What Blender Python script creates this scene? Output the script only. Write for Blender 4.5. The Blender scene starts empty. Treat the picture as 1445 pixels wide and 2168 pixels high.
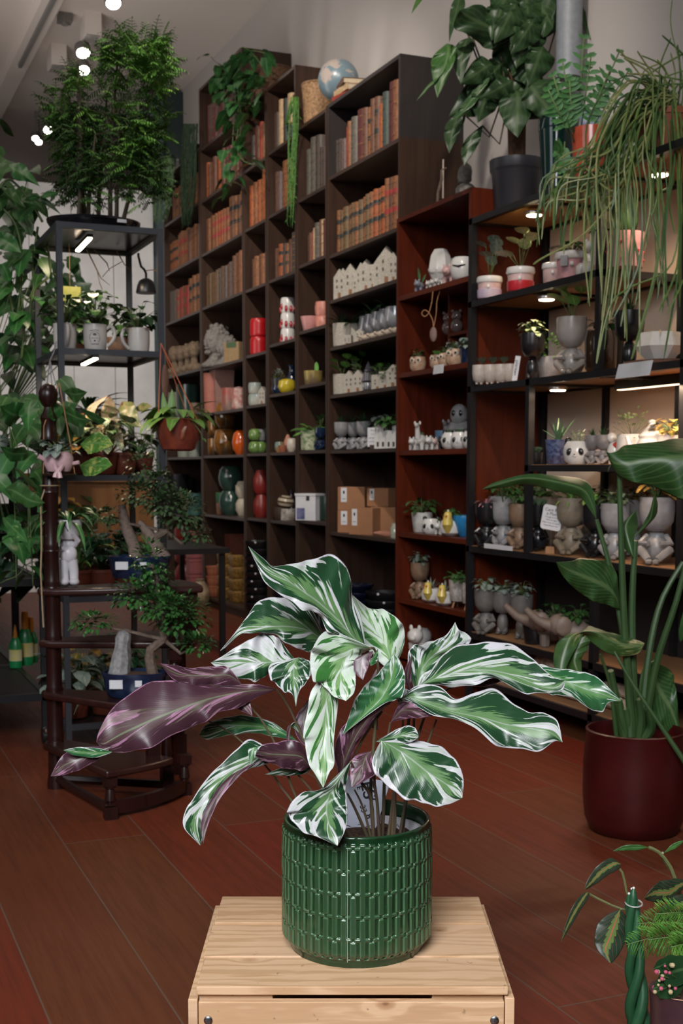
import bpy, math, random
from mathutils import Vector as V, Matrix, noise as NZ
random.seed(7)
PI=math.pi; sin=math.sin; cos=math.cos
scene=bpy.context.scene
col=scene.collection
# ---------------------------------------------------------------- camera
FPX=2629.; CX=722.5; CY=1234.; CAMH=1.05
YAW=math.radians(22.8); PIT=math.atan(240/FPX)
cam=bpy.data.objects.new('camera',bpy.data.cameras.new('camera')); col.objects.link(cam); scene.camera=cam
cam.location=(0,0,CAMH); cam.rotation_euler=(PI/2-PIT,0,-YAW)
cam.data.sensor_fit='VERTICAL'; cam.data.sensor_height=36; cam.data.lens=FPX/2168*36; cam.data.shift_y=(CY-1084)/2168
cam.data.clip_start=.05
cam.data.dof.use_dof=True; cam.data.dof.focus_distance=1.86; cam.data.dof.aperture_fstop=12
# ---------------------------------------------------------------- look
scene.view_settings.view_transform='Standard'; scene.view_settings.look='None'; scene.view_settings.gamma=1
scene.view_settings.use_curve_mapping=False; scene.view_settings.exposure=0.0
w=bpy.data.worlds.new('world'); scene.world=w; w.use_nodes=True
w.node_tree.nodes['Background'].inputs[0].default_value=(.8,.88,1,1); w.node_tree.nodes['Background'].inputs[1].default_value=.012
def area(name,loc,target,sx,sy,power,color=(1,1,1),spread=180):
    l=bpy.data.lights.new(name,'AREA'); l.shape='RECTANGLE'; l.size=sx; l.size_y=sy; l.energy=power; l.color=color; l.spread=math.radians(spread)
    o=bpy.data.objects.new(name,l); col.objects.link(o); o.location=loc
    o.rotation_euler=(V(target)-V(loc)).to_track_quat('-Z','Y').to_euler(); return o
area('added_key_light',(-1.2,-1.1,3.1),(.8,1.9,.7),2.0,1.8,60,(.95,.97,1),72)  # unseen key light added behind and above the camera to brighten the foreground
area('ceiling_bounce_fill',(-1.4,7.0,3.4),(-.6,7.3,4.4),1.0,7.0,75,(1,.93,.87),160)  # unseen fill added to brighten the ceiling, standing in for bounced light
area('assumed_side_daylight',(-2.4,3.0,2.6),(2.7,6.5,2.2),1.6,1.8,15,(.84,.90,1),150)  # cool window light assumed on the unseen left side; no window is built
# ---------------------------------------------------------------- pixel helpers (surveying only: a point of the place seen at a pixel)
R_=V((cos(YAW),-sin(YAW),0)); FH=V((sin(YAW),cos(YAW),0)); Z_=V((0,0,1))
F_=FH*cos(PIT)-Z_*sin(PIT); U_=Z_*cos(PIT)+FH*sin(PIT); C_=V((0,0,CAMH))
def ray(x,y): return F_*FPX+R_*(x-CX)+U_*(CY-y)
def aX(x,y,X): d=ray(x,y); return C_+d*(X/d.x)
def aY(x,y,Y): d=ray(x,y); return C_+d*(Y/d.y)
def aZ(x,y,z): d=ray(x,y); return C_+d*((z-CAMH)/d.z)
def aD(x,y,D): d=ray(x,y); return C_+d*(D/d.dot(FH))
def pj(P):
    v=V(P)-C_; q=v.dot(F_); return CX+FPX*v.dot(R_)/q, CY-FPX*v.dot(U_)/q, q
def yAt(px,X,z):                       # the Y at which a point (X,Y,z) shows in column px
    Y=aX(px,CY-150,X).y
    for k in range(5):
        Y-= (pj((X,Y,z))[0]-px)/((pj((X,Y+.01,z))[0]-pj((X,Y,z))[0])/.01)
    return Y
# ---------------------------------------------------------------- node helpers
def newmat(name):
    m=bpy.data.materials.new(name); m.use_nodes=True; nt=m.node_tree; b=nt.nodes['Principled BSDF']; return m,nt,b
def N(nt,t,**k):
    n=nt.nodes.new(t)
    for a,v in k.items():
        if a.startswith('i_'): n.inputs[a[2:]].default_value=v
        elif a.startswith('n_'): n.inputs[int(a[2:])].default_value=v
        else: setattr(n,a,v)
    return n
def L(nt,a,b): nt.links.new(a,b)
def M_(nt,op,a,b=None,c=None,clamp=False):
    n=nt.nodes.new('ShaderNodeMath'); n.operation=op; n.use_clamp=clamp
    for i,x in enumerate((a,b,c)):
        if x is None: continue
        if isinstance(x,(int,float)): n.inputs[i].default_value=x
        else: L(nt,x,n.inputs[i])
    return n.outputs[0]
def MIX(nt,f,a,b):
    n=nt.nodes.new('ShaderNodeMix'); n.data_type='RGBA'
    for i,x in ((0,f),(6,a),(7,b)):
        if isinstance(x,(int,float)): n.inputs[i].default_value=x
        elif isinstance(x,tuple): n.inputs[i].default_value=x if len(x)==4 else (*x,1)
        else: L(nt,x,n.inputs[i])
    return n.outputs[2]
def STEP(nt,x,lo,hi):
    n=nt.nodes.new('ShaderNodeMapRange'); n.interpolation_type='SMOOTHSTEP'; n.inputs[1].default_value=lo; n.inputs[2].default_value=hi
    L(nt,x,n.inputs[0]); return n.outputs[0]
def NOISE(nt,vec,scale,detail=3,rough=.5,dist=0):
    n=N(nt,'ShaderNodeTexNoise',i_Scale=scale,i_Detail=detail,i_Roughness=rough,i_Distortion=dist)
    if vec is not None: L(nt,vec,n.inputs['Vector'])
    return n.outputs['Fac']
def MAPV(nt,vec,scale=(1,1,1),loc=(0,0,0),rot=(0,0,0)):
    n=nt.nodes.new('ShaderNodeMapping'); n.inputs['Scale'].default_value=scale; n.inputs['Location'].default_value=loc; n.inputs['Rotation'].default_value=rot
    L(nt,vec,n.inputs[0]); return n.outputs[0]
def BUMP(nt,b,h,strength=.3,dist=.01):
    n=N(nt,'ShaderNodeBump',i_Strength=strength,i_Distance=dist); L(nt,h,n.inputs['Height']); L(nt,n.outputs[0],b.inputs['Normal'])
_mc={}
def mat(name,c,r=.5,metal=0,c2=None,ns=40,coat=0,spec=.5,bump=0,em=None,ems=0,alpha=1,trans=0,sub=0):
    if name in _mc: return _mc[name]
    m,nt,b=newmat(name); _mc[name]=m
    b.inputs['Base Color'].default_value=(*c,1); b.inputs['Roughness'].default_value=r; b.inputs['Metallic'].default_value=metal
    b.inputs['Coat Weight'].default_value=coat; b.inputs['Coat Roughness'].default_value=.08; b.inputs['Specular IOR Level'].default_value=spec
    if trans: b.inputs['Transmission Weight'].default_value=trans
    if em: b.inputs['Emission Color'].default_value=(*em,1); b.inputs['Emission Strength'].default_value=ems
    tc=nt.nodes.new('ShaderNodeTexCoord'); f=NOISE(nt,tc.outputs['Object'],ns,4,.6)
    if c2 is None: c2=tuple(x*.82 for x in c)
    L(nt,MIX(nt,STEP(nt,f,.3,.7),c,c2),b.inputs['Base Color'])
    if bump: BUMP(nt,b,f,bump,.004)
    return m
def wood(name,c1,c2,axis='Z',scale=1.,r=.45,coat=0,bump=.08):
    if name in _mc: return _mc[name]
    m,nt,b=newmat(name); _mc[name]=m
    tc=nt.nodes.new('ShaderNodeTexCoord'); s=[22*scale]*3; s['XYZ'.index(axis)]=1.6*scale
    v=MAPV(nt,tc.outputs['Object'],tuple(s))
    a=NOISE(nt,v,1.6,5,.6,.6); w2=NOISE(nt,MAPV(nt,v,(3,3,3)),2.,3,.6)
    L(nt,MIX(nt,M_(nt,'MULTIPLY_ADD',w2,.35,M_(nt,'MULTIPLY',STEP(nt,a,.3,.7),.75),clamp=True),c1,c2),b.inputs['Base Color'])
    b.inputs['Roughness'].default_value=r; b.inputs['Coat Weight'].default_value=coat; b.inputs['Coat Roughness'].default_value=.15
    b.inputs['Specular IOR Level'].default_value=.35
    BUMP(nt,b,a,bump,.003); return m
def leafmat(name,c,c2,mid=None,var=None,vs=9,vt=(.52,.6),r=.35,sub=.0,vein=0,edge=None):
    """leaf: UV.x across 0..1, UV.y along; c/c2 blend by noise, mid = midrib colour, var = variegation colour"""
    if name in _mc: return _mc[name]
    m,nt,b=newmat(name); _mc[name]=m
    tc=nt.nodes.new('ShaderNodeTexCoord'); uv=nt.nodes.new('ShaderNodeUVMap'); uv.uv_map='UVMap'
    sp=nt.nodes.new('ShaderNodeSeparateXYZ'); L(nt,uv.outputs[0],sp.inputs[0])
    u=M_(nt,'ABSOLUTE',M_(nt,'MULTIPLY_ADD',sp.outputs[0],2.,-1.))
    n1=NOISE(nt,tc.outputs['Object'],26,3)
    cc=MIX(nt,STEP(nt,n1,.3,.7),c,c2)
    if var:
        vv=M_(nt,'MULTIPLY_ADD',u,-.6,M_(nt,'MULTIPLY',sp.outputs[1],2.2))
        cb=nt.nodes.new('ShaderNodeCombineXYZ'); L(nt,M_(nt,'MULTIPLY',sp.outputs[0],1.3),cb.inputs[0]); L(nt,vv,cb.inputs[1])
        n2=NOISE(nt,cb.outputs[0],vs*.4,4,.7,.8); n3=NOISE(nt,tc.outputs['Object'],vs,2)
        k=M_(nt,'MULTIPLY_ADD',n2,.6,M_(nt,'MULTIPLY',n3,.4))
        cc=MIX(nt,STEP(nt,k,*vt),cc,var)
    if vein:
        vv=M_(nt,'SINE',M_(nt,'MULTIPLY',M_(nt,'MULTIPLY_ADD',u,-.45,sp.outputs[1]),vein))
        cc=MIX(nt,M_(nt,'MULTIPLY',STEP(nt,vv,.6,1.),.6),cc,mid or c)
    if mid: cc=MIX(nt,STEP(nt,u,.16,.04),cc,mid)
    if edge: cc=MIX(nt,STEP(nt,u,.8,.92),cc,edge)
    L(nt,cc,b.inputs['Base Color']); b.inputs['Roughness'].default_value=r; b.inputs['Specular IOR Level'].default_value=.4
    if sub: b.inputs['Subsurface Weight'].default_value=sub
    return m
# ---------------------------------------------------------------- mesh builder
class MB:
    def __init__(s): s.v=[]; s.f=[]; s.m=[]; s.uv=[]; s.X=None
    def add(s,vs,fs,mi=0,uvs=None):
        o=len(s.v)
        for p in vs:
            p=V(p); s.v.append(s.X@p if s.X is not None else p)
        s.uv+= uvs if uvs else [(.5,.5)]*len(vs)
        for f in fs: s.f.append([o+i for i in f]); s.m.append(mi)
        return s
    def box(s,x0,x1,y0,y1,z0,z1,mi=0):
        if x0>x1: x0,x1=x1,x0
        if y0>y1: y0,y1=y1,y0
        return s.add([(x0,y0,z0),(x1,y0,z0),(x1,y1,z0),(x0,y1,z0),(x0,y0,z1),(x1,y0,z1),(x1,y1,z1),(x0,y1,z1)],
          [(3,2,1,0),(4,5,6,7),(0,1,5,4),(1,2,6,5),(2,3,7,6),(3,0,4,7)],mi)
    def lathe(s,prof,n=20,c=(0,0,0),mi=0,sx=1,sy=1,a0=0):
        vs=[];fs=[]
        for r,z in prof:
            for i in range(n):
                a=2*PI*i/n+a0; vs.append((c[0]+r*sx*cos(a),c[1]+r*sy*sin(a),c[2]+z))
        for j in range(len(prof)-1):
            for i in range(n):
                k=(i+1)%n; fs.append((j*n+i,j*n+k,(j+1)*n+k,(j+1)*n+i))
        if prof[0][0]>1e-5: fs.append(tuple(range(n-1,-1,-1)))
        if prof[-1][0]>1e-5: fs.append(tuple((len(prof)-1)*n+i for i in range(n)))
        return s.add(vs,fs,mi)
    def ball(s,c,r,n=12,mi=0,rot=None,m=None):
        if not isinstance(r,(tuple,list)): r=(r,r,r)
        m=m or max(4,n//2+1); vs=[];fs=[]
        Rm=Matrix.Rotation(rot[0],3,rot[1]) if rot else None
        for j in range(m+1):
            t=PI*j/m
            for i in range(n):
                a=2*PI*i/n; p=V((r[0]*sin(t)*cos(a),r[1]*sin(t)*sin(a),-r[2]*cos(t)))
                if Rm: p=Rm@p
                vs.append(p+V(c))
        for j in range(m):
            for i in range(n):
                k=(i+1)%n; fs.append((j*n+i,j*n+k,(j+1)*n+k,(j+1)*n+i))
        return s.add(vs,fs,mi)
    def tube(s,pts,r,n=6,mi=0):
        pts=[V(p) for p in pts]; k=len(pts); rs=r if isinstance(r,(list,tuple)) else [r]*k
        vs=[];fs=[]; up=V((0,0,1)); prev=None
        for i,p in enumerate(pts):
            d=(pts[min(i+1,k-1)]-pts[max(i-1,0)]).normalized()
            if prev is None:
                a=d.cross(up if abs(d.z)<.95 else V((1,0,0))).normalized()
            else:
                a=(prev-d*prev.dot(d)); a=a.normalized() if a.length>1e-6 else d.orthogonal().normalized()
            prev=a; b=d.cross(a)
            for j in range(n):
                t=2*PI*j/n; vs.append(p+(a*cos(t)+b*sin(t))*rs[i])
        for i in range(k-1):
            for j in range(n):
                q=(j+1)%n; fs.append((i*n+j,i*n+q,(i+1)*n+q,(i+1)*n+j))
        fs.append(tuple(range(n-1,-1,-1))); fs.append(tuple((k-1)*n+j for j in range(n)))
        return s.add(vs,fs,mi,[(.5,i/(k-1)) for i in range(k) for j in range(n)])
    def leaf(s,base,d,up,Ln,W,droop=.3,fold=.15,shape='ovate',n=4,mi=0,cup=0):
        """leaf blade from base along d, bending down by droop"""
        d=V(d).normalized(); up=V(up); sd=d.cross(up)
        if sd.length<1e-4: sd=d.orthogonal()
        sd.normalize(); nn=sd.cross(d).normalized()
        P=SH[shape]; vs=[];uv=[];fs=[]; p=V(base); dd=d.copy()
        for i in range(n+1):
            t=i/n; wd=W*.5*P(t)
            a=dd.cross(sd).normalized()*-1
            vs+=[p-sd*wd+a*(fold*wd),p+a*cup*0,p+sd*wd+a*(fold*wd)]; uv+=[(0,t),(.5,t),(1,t)]
            dd=(dd+V((0,0,-1))*(droop/n)*1.6).normalized(); p=p+dd*(Ln/n)
        for i in range(n):
            q=i*3; fs+=[(q,q+1,q+4,q+3),(q+1,q+2,q+5,q+4)]
        return s.add(vs,fs,mi,uv)
    def build(s,name,mats,parent=None,smooth=40,loc=None):
        me=bpy.data.meshes.new(name); me.from_pydata([tuple(p) for p in s.v],[],s.f)
        if not isinstance(mats,(list,tuple)): mats=[mats]
        for m in mats: me.materials.append(m)
        if any(s.m): me.polygons.foreach_set('material_index',s.m)
        l=me.uv_layers.new(name='UVMap'); idx=[0]*len(me.loops); me.loops.foreach_get('vertex_index',idx)
        l.data.foreach_set('uv',[c for i in idx for c in s.uv[i]])
        if smooth:
            me.polygons.foreach_set('use_smooth',[True]*len(me.polygons)); me.set_sharp_from_angle(angle=math.radians(smooth))
        me.update(); o=bpy.data.objects.new(name,me); col.objects.link(o)
        if parent: o.parent=parent
        if loc: o.location=loc
        return o
SH={'ovate':lambda t: (sin(PI*min(1,t**.8*1.0))**.8 if 0<t<1 else 0.02),
    'heart':lambda t: 1.0*(max(0,(1-t))**.6)*(min(1,t*6+.55)) if t<1 else 0.01,
    'lance':lambda t: sin(PI*(.08+.92*t))**.9 if t<1 else .01,
    'strap':lambda t: (1-t**3)*.95+.03 ,
    'round':lambda t: max(.03,math.sqrt(max(0,1-(2*t-1)**2))),
    'spike':lambda t: (1-t)*.95+.04}
def tag(o,label,cat,group=None,kind=None):
    if label: o['label']=label
    if cat: o['category']=cat
    if group: o['group']=group
    if kind: o['kind']=kind
    return o
def thing(name,label,cat,loc=(0,0,0),rz=0,group=None,scale=1):
    o=bpy.data.objects.new(name,None); col.objects.link(o); o.location=loc; o.rotation_euler=(0,0,rz); o.scale=(scale,)*3
    o.empty_display_size=.05
    return tag(o,label,cat,group)
def struct(name,mb,m,smooth=0):
    o=mb.build(name,m,None,smooth); o['kind']='structure'; return o
def dup(root,loc,rz,label,group=None,scale=None):
    r=root.copy(); col.objects.link(r); r.location=loc; r.rotation_euler=(0,0,rz); r['label']=label
    if group: r['group']=group
    if scale: r.scale=(scale,)*3
    for ch in list(root.children):
        c=ch.copy(); col.objects.link(c); c.parent=r
        for g in list(ch.children):
            q=g.copy(); col.objects.link(q); q.parent=c
    return r
def ordn(i): return ['first','second','third','fourth','fifth','sixth','seventh','eighth','ninth','tenth','eleventh','twelfth','thirteenth','fourteenth','fifteenth','sixteenth','seventeenth','eighteenth','nineteenth','twentieth'][i]
def textobj(body,name,parent,loc,rot,size,m,align='CENTER',ext=.0003):
    c=bpy.data.curves.new(name,'FONT'); c.body=body; c.size=size; c.align_x=align; c.align_y='CENTER'; c.extrude=ext
    tmp=bpy.data.objects.new('tmp_text',c); col.objects.link(tmp); bpy.context.view_layer.update(); dg=bpy.context.evaluated_depsgraph_get(); me=bpy.data.meshes.new_from_object(tmp.evaluated_get(dg)); bpy.data.objects.remove(tmp)
    me.materials.clear(); me.materials.append(m); me.name=name; o=bpy.data.objects.new(name,me); col.objects.link(o); o.parent=parent; o.location=loc; o.rotation_euler=rot; return o
# ================================================================ ROOM
XF=2.73; XW=3.09; CEIL=4.39; YFAR=16.5
# floor : reddish planks running along Y
m,nt,b=newmat('floor_planks'); FLOOR=m
tc=nt.nodes.new('ShaderNodeTexCoord')
v=MAPV(nt,tc.outputs['Object'],(1,1,1),(0,0,0),(0,0,PI/2))   # x'=-y , y'=x
br=N(nt,'ShaderNodeTexBrick',offset=.37,i_Scale=1.,n_1=(.0,.0,.0,1),n_2=(1,1,1,1),n_3=(.5,.5,.5,1)); 
br.inputs['Brick Width'].default_value=2.3; br.inputs['Row Height'].default_value=.232; br.inputs['Mortar Size'].default_value=.0022; br.inputs['Mortar Smooth'].default_value=.2
v2=MAPV(nt,v,(1,1,1),(1.15,-.604+.232*5,0)); L(nt,v2,br.inputs['Vector'])
g=NOISE(nt,MAPV(nt,tc.outputs['Object'],(26,1.3,1)),2.2,6,.62,.4)
g2=NOISE(nt,tc.outputs['Object'],.9,3,.5); g3=NOISE(nt,MAPV(nt,tc.outputs['Object'],(120,7,1)),2,3,.6)
base=MIX(nt,br.outputs['Color'],(.160,.017,.007),(.112,.036,.013))
dark=MIX(nt,M_(nt,'MULTIPLY',STEP(nt,g,.36,.8),.6),base,(.050,.012,.006))
d2=MIX(nt,M_(nt,'MULTIPLY',STEP(nt,g2,.35,.65),.35),dark,(.10,.026,.010))
d3=MIX(nt,M_(nt,'MULTIPLY',STEP(nt,g3,.45,.75),.22),d2,(.045,.016,.010))
L(nt,MIX(nt,br.outputs['Fac'],d3,(.11,.065,.045)),b.inputs['Base Color'])
L(nt,M_(nt,'MULTIPLY_ADD',g,.2,.42),b.inputs['Roughness']); b.inputs['Specular IOR Level'].default_value=.25
BUMP(nt,b,M_(nt,'SUBTRACT',M_(nt,'MULTIPLY',g3,.15),br.outputs['Fac']),.25,.002)
struct('floor',MB().box(-3,XW,-2.9,YFAR,-.05,0),FLOOR)
WALL=mat('painted_wall',(.50,.465,.445),.9,c2=(.485,.455,.435),ns=2)
WALLB=mat('warm_wall',(.74,.60,.49),.9,c2=(.72,.59,.48),ns=2)
CEILM=mat('painted_ceiling',(.80,.73,.68),.95,c2=(.78,.715,.66),ns=1)
struct('wall_right',MB().box(XW,XW+.12,-2.9,YFAR,0,CEIL),WALL)
struct('wall_back',MB().box(-3,XW+.12,YFAR,YFAR+.12,0,CEIL),mat('back_wall',(.50,.49,.47),.9,ns=2))
struct('wall_left',MB().box(-3.12,-3,-2.9,YFAR,0,CEIL),WALL)
struct('ceiling',MB().box(-3.12,XW+.12,-2.9,YFAR+.12,CEIL,CEIL+.1),CEILM)
# boxed beam on the ceiling with the track under it
struct('trim_1',MB().box(1.55,1.69,-2.0,YFAR,CEIL-.10,CEIL),CEILM)
# dark green boxed duct in the far corner and the grey door panel below
GD=mat('duct_green',(.028,.05,.05),.6)
x0=aY(346,600,10.95).x; x1=aY(326,600,10.9).x
struct('trim_3',MB().box(x0,XW,10.95,11.4,0,CEIL-.03),GD)
struct('trim_4',MB().box(x1,x0,10.9,11.35,0,CEIL-.10),mat('column_teal',(.10,.15,.16),.5))
xa=aY(-30,600,10.85).x; t=thing('sliding_door','tall pale grey panelled sliding door beyond the metal plant tower','door',(xa,10.82,0)); W_=x1-xa-.02
GP=mat('sliding_panel2',(.78,.79,.80),.5,ns=3)
for i in range(4): MB().box(i*W_/4+.004,(i+1)*W_/4-.004,0,.03,0,3.45).build('panel',GP,t,0)
MB().box(0,W_,.03,.05,0,3.45).build('backing',GP,t,0)
# ================================================================ BOOKCASES
DK=wood('dark_oak',(.046,.023,.014),(.026,.013,.008),'Z',1.,.42)
DKB=wood('dark_oak_top',(.030,.024,.023),(.020,.016,.016),'Z',1.,.45)
DKS=wood('dark_oak_shelf',(.052,.032,.025),(.032,.019,.015),'Y',1.,.40)
T=.019
SHELF={}
CASES={ # name: (Y0,Y1,top z, shelf tops)
 'A':(5.745,6.700,3.10,[.075,.69,1.16,1.475,1.745,2.01,2.265,2.70]),
 'C':(6.715,7.195,3.09,[.075,.74,1.165,1.56,1.885,2.28,2.67]),
 'D':(7.210,7.735,3.47,[.075,.72,1.16,1.535,1.855,2.265,2.675,3.07]),
 'E':(7.750,8.215,3.47,[.075,.72,1.16,1.485,1.825,2.265,2.67,3.06]),
 'F':(8.230,9.250,3.88,[.075,.71,1.155,1.475,1.815,2.27,2.665,3.06,3.44]),
 'G':(9.265,10.32,3.46,[.075,.68,1.15,1.49,1.825,2.265,2.67,3.07])}
CN={'A':'wide case beside the red bookcase','C':'narrow case topped by the woven basket','D':'narrow case left of the basket case','E':'narrow case under the big vine','F':'tall wide case with the stone heads','G':'leftmost wide case'}
NMIN={'A':'near wide','C':'basket-topped','D':'tall narrow','E':'vine-topped narrow','F':'tallest wide','G':'leftmost wide'}
for k,(y0,y1,zt,sh) in CASES.items():
    t=thing('bookcase','dark brown wooden bookcase, the '+{'A':'widest near one beside the red bookcase','C':'narrow one carrying the woven basket','D':'narrow tall one left of the basket','E':'narrow one under the dark vine basket','F':'wide tallest one with books above stone heads','G':'leftmost wide one with the stone busts'}[k],'bookcase',(XF,y0,0),0,None)
    D=XW-XF-.004; W=y1-y0
    body=MB()
    zs=2.70 if k=='A' else zt
    body.box(0,D,0,T,0,zs).box(0,D,W-T,W,0,zs).box(.012,D,T,W-T,.0,.055).box(D-.006,D,T,W-T,.055,zs)
    if k!='A': body.box(0,D,T,W-T,zt-T,zt)
    body.build('carcass',DK,t,0)
    if k=='A':
        MB().box(0,D,0,T,2.70,zt).box(0,D,W-T,W,2.70,zt).box(0,D,T,W-T,zt-T,zt).box(D-.006,D,T,W-T,2.70,zt-T).build('top_box',DKB,t,0)
    for z in sh: MB().box(.004,D-.006,T,W-T,z-T,z).build('shelf',DKS,t,0)
    SHELF[k]=sh
# ---- red-brown case
RD=wood('mahogany',(.105,.016,.004),(.055,.008,.003),'Z',.8,.38)
RDS=wood('mahogany_shelf',(.115,.019,.005),(.065,.010,.003),'Y',.8,.38)
RX=2.70; R0=4.948; R1=5.715
t=thing('bookcase','reddish mahogany bookcase with shelves of small animal planters','bookcase',(RX,R0,0))
D=XW-RX-.004; W=R1-R0; tt=.02
MB().box(0,D,0,tt,0,2.29).box(0,D,W-tt,W,0,2.29).box(.0,D,tt,W-tt,0,.08).box(0,D,tt,W-tt,2.29-tt,2.29).box(D-.006,D,tt,W-tt,.08,2.27).build('carcass',RD,t,0)
RS=[.12,.40,.735,1.145,1.53,1.91]
for z in RS: MB().box(.004,D-.006,tt,W-tt,z-.024,z).build('shelf',RDS,t,0)
MB().box(.14,D-.006,W-.30,W-.288,1.53,1.886).box(.14,D-.006,tt,W-.30,1.69,1.705).box(.14,D-.006,.28,.292,1.53,1.69).build('cubby_divider',RDS,t,0)
# ---- black steel shelving
BK=mat('black_steel',(.010,.010,.012),.38,metal=.0,ns=8)
OAK=wood('oak_board',(.36,.19,.09),(.24,.12,.055),'Y',1.,.5)
BX=2.685; P=.028
def sb(mb,x0,x1,y0,y1,z): mb.box(x0,x1,y0,y1,z-.03,z)
t=thing('shelving_unit','black steel shelving unit with oak boards and staggered bays','shelf',(0,0,0))
fr=MB(); BD=XW-.005-BX
def post(y,z0,z1,x=BX): fr.box(x,x+P,y-P/2,y+P/2,z0,z1)
YL=4.925; Y2=4.43; Y3=3.945; Y4=3.44; YE=2.55
post(YL,0,2.15); post(Y2,.71,1.42); post(Y3,1.42,2.15); post(Y3,0,.71); post(Y4,.71,1.42); post(Y4,1.42+.0,2.15+.4); post(YE,0,2.15)
xr=BX+BD-P
for y,z0,z1 in ((YL,0,2.15),(Y2,.71,1.42),(Y3,0,2.15),(Y4,0,2.15),(YE,0,2.15)): post(y,z0,z1,xr)
BSH=[(.12,YL,YE),(.32,YL,YE),(.71,YL,YE),(1.07,Y2,YE),(1.42,YL,YE),(1.79,YL,Y3),(2.15,YL,YE)]
for z,ya,yb in BSH:
    fr.box(BX,BX+P,yb,ya,z-.028,z-.002); fr.box(xr,xr+P,yb,ya,z-.028,z-.002)
    for y in (ya,yb): fr.box(BX,BX+BD,y-P/2,y+P/2,z-.028,z-.002)
    for y in (Y2,Y3,Y4):
        if yb<y<ya: fr.box(BX+P,xr,y-P/2,y+P/2,z-.03,z-.020)
fr.build('steel_frame',BK,t,0)
for z,ya,yb in BSH: MB().box(BX+P*.6,xr+P*.4,yb+.012,ya-.012,z-.018,z).build('oak_shelf',OAK,t,0)
# warm painted panel behind the black shelving
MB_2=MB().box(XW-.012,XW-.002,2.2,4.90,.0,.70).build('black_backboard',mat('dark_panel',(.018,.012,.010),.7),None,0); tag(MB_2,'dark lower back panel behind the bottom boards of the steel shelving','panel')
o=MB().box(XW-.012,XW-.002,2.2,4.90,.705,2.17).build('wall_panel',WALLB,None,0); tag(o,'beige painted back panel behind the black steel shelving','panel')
# puck lights under boards and bar light
LW=mat('lamp_warm',(1,.9,.75),.5,em=(1,.80,.55),ems=22); LMT=mat('lamp_rim',(.6,.55,.5),.3,metal=.8)
def puck(px,py,z,X,label,pw=1.4,grp='puck lights under the black shelving boards'):
    c=aZ(px,py,z-.035); c.x=max(c.x,BX+.07)
    q=thing('puck_light',label,'lamp',(c.x,c.y,z-.019))
    MB().lathe([(.034,-.0),(.038,-.004),(.038,-.012),(.034,-.016)],24).build('housing',LMT,q)
    MB().lathe([(.031,-.0165),(.030,-.0185)],24).build('diffuser',LW,q)
    l=bpy.data.lights.new('puck_lamp','SPOT'); l.energy=pw; l.color=(1,.74,.50); l.spot_size=math.radians(150); l.spot_blend=.6; l.shadow_soft_size=.03
    lo=bpy.data.objects.new('puck_lamp',l); col.objects.link(lo); lo.location=(c.x,c.y,z-.045); return q
puck(1130,456,2.132,0,'round puck light under the top board, above the purple mug',5)
puck(1395,371,2.132,0,'round puck light glowing behind the trailing cactus stems',10)
puck(1147,634,1.772,0,'round puck light under the second board near the black bust',5)
puck(1098,824,1.402,0,'small round puck light beside the red case panel',4)
q=thing('bar_light','long black bar light under the oak board above the beige panel','lamp',(BX+.26,3.55,1.40))
MB().box(-.018,.018,-.75,.62,-.035,-.0).build('housing',BK,q,0); MB().box(-.012,.012,-.74,.61,-.038,-.035).build('diffuser',mat('bar_diffuser',(1,.9,.8),.5,em=(1,.72,.48),ems=3),q,0)
area('bar_lamp',(BX+.26,3.5,1.355),(BX+.30,3.5,.7),.03,1.2,17,(1,.72,.50),170)
# ================================================================ GREY STEEL TOWER (left)
GS=mat('grey_steel',(.045,.050,.060),.42,metal=.1,ns=8)
GX0,GX1,GY0,GY1=.822,1.215,4.60,5.12; gp=.021
TS=[.10,.58,1.03,1.49,1.94]
t=thing('plant_tower','grey steel plant tower with five levels and slim square posts','shelf',(GX0,GY0,0))
fr=MB(); W=GX1-GX0; D=GY1-GY0
for x in (0,W-gp):
    for y in (0,D-gp): fr.box(x,x+gp,y,y+gp,0,1.94)
for z in TS:
    e_=.0006
    fr.box(gp,W-gp,e_,gp-e_,z-.022,z-.0004).box(gp,W-gp,D-gp+e_,D-e_,z-.022,z-.0004).box(e_,gp-e_,gp,D-gp,z-.022,z-.0004).box(W-gp+e_,W-e_,gp,D-gp,z-.022,z-.0004)
fr.build('steel_frame',GS,t,0)
GM=mat('smoked_board',(.012,.012,.013),.25)
for z in TS: MB().box(gp*.5,W-gp*.5,gp*.5,D-gp*.5,z-.010,z-.003).build('board',GM,t,0)
LWS=mat('lamp_strip',(1,.9,.8),.5,em=(1,.78,.55),ems=26)
for (px,py,z,dx,lab) in ((176,513,1.94,.0,'slim warm strip lamp under the top board of the grey tower'),(188,760,1.49,.0,'slim warm strip lamp under the mug shelf of the grey tower')):
    c=aZ(px,py,z-.03); q=thing('strip_lamp',lab,'lamp',(c.x,c.y,z-.024),math.radians(-2))
    MB().box(-.010,.010,-.16,.14,-.014,-.002).build('housing',BK,q,0)
    MB().box(-.008,.008,-.15,.13,-.020,-.014).build('diffuser',LWS,q,0)
    area('strip_lamp_light',(c.x,c.y,z-.05),(c.x,c.y+.02,z-.4),.03,.20,1.5,(1,.78,.55),170)
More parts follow.
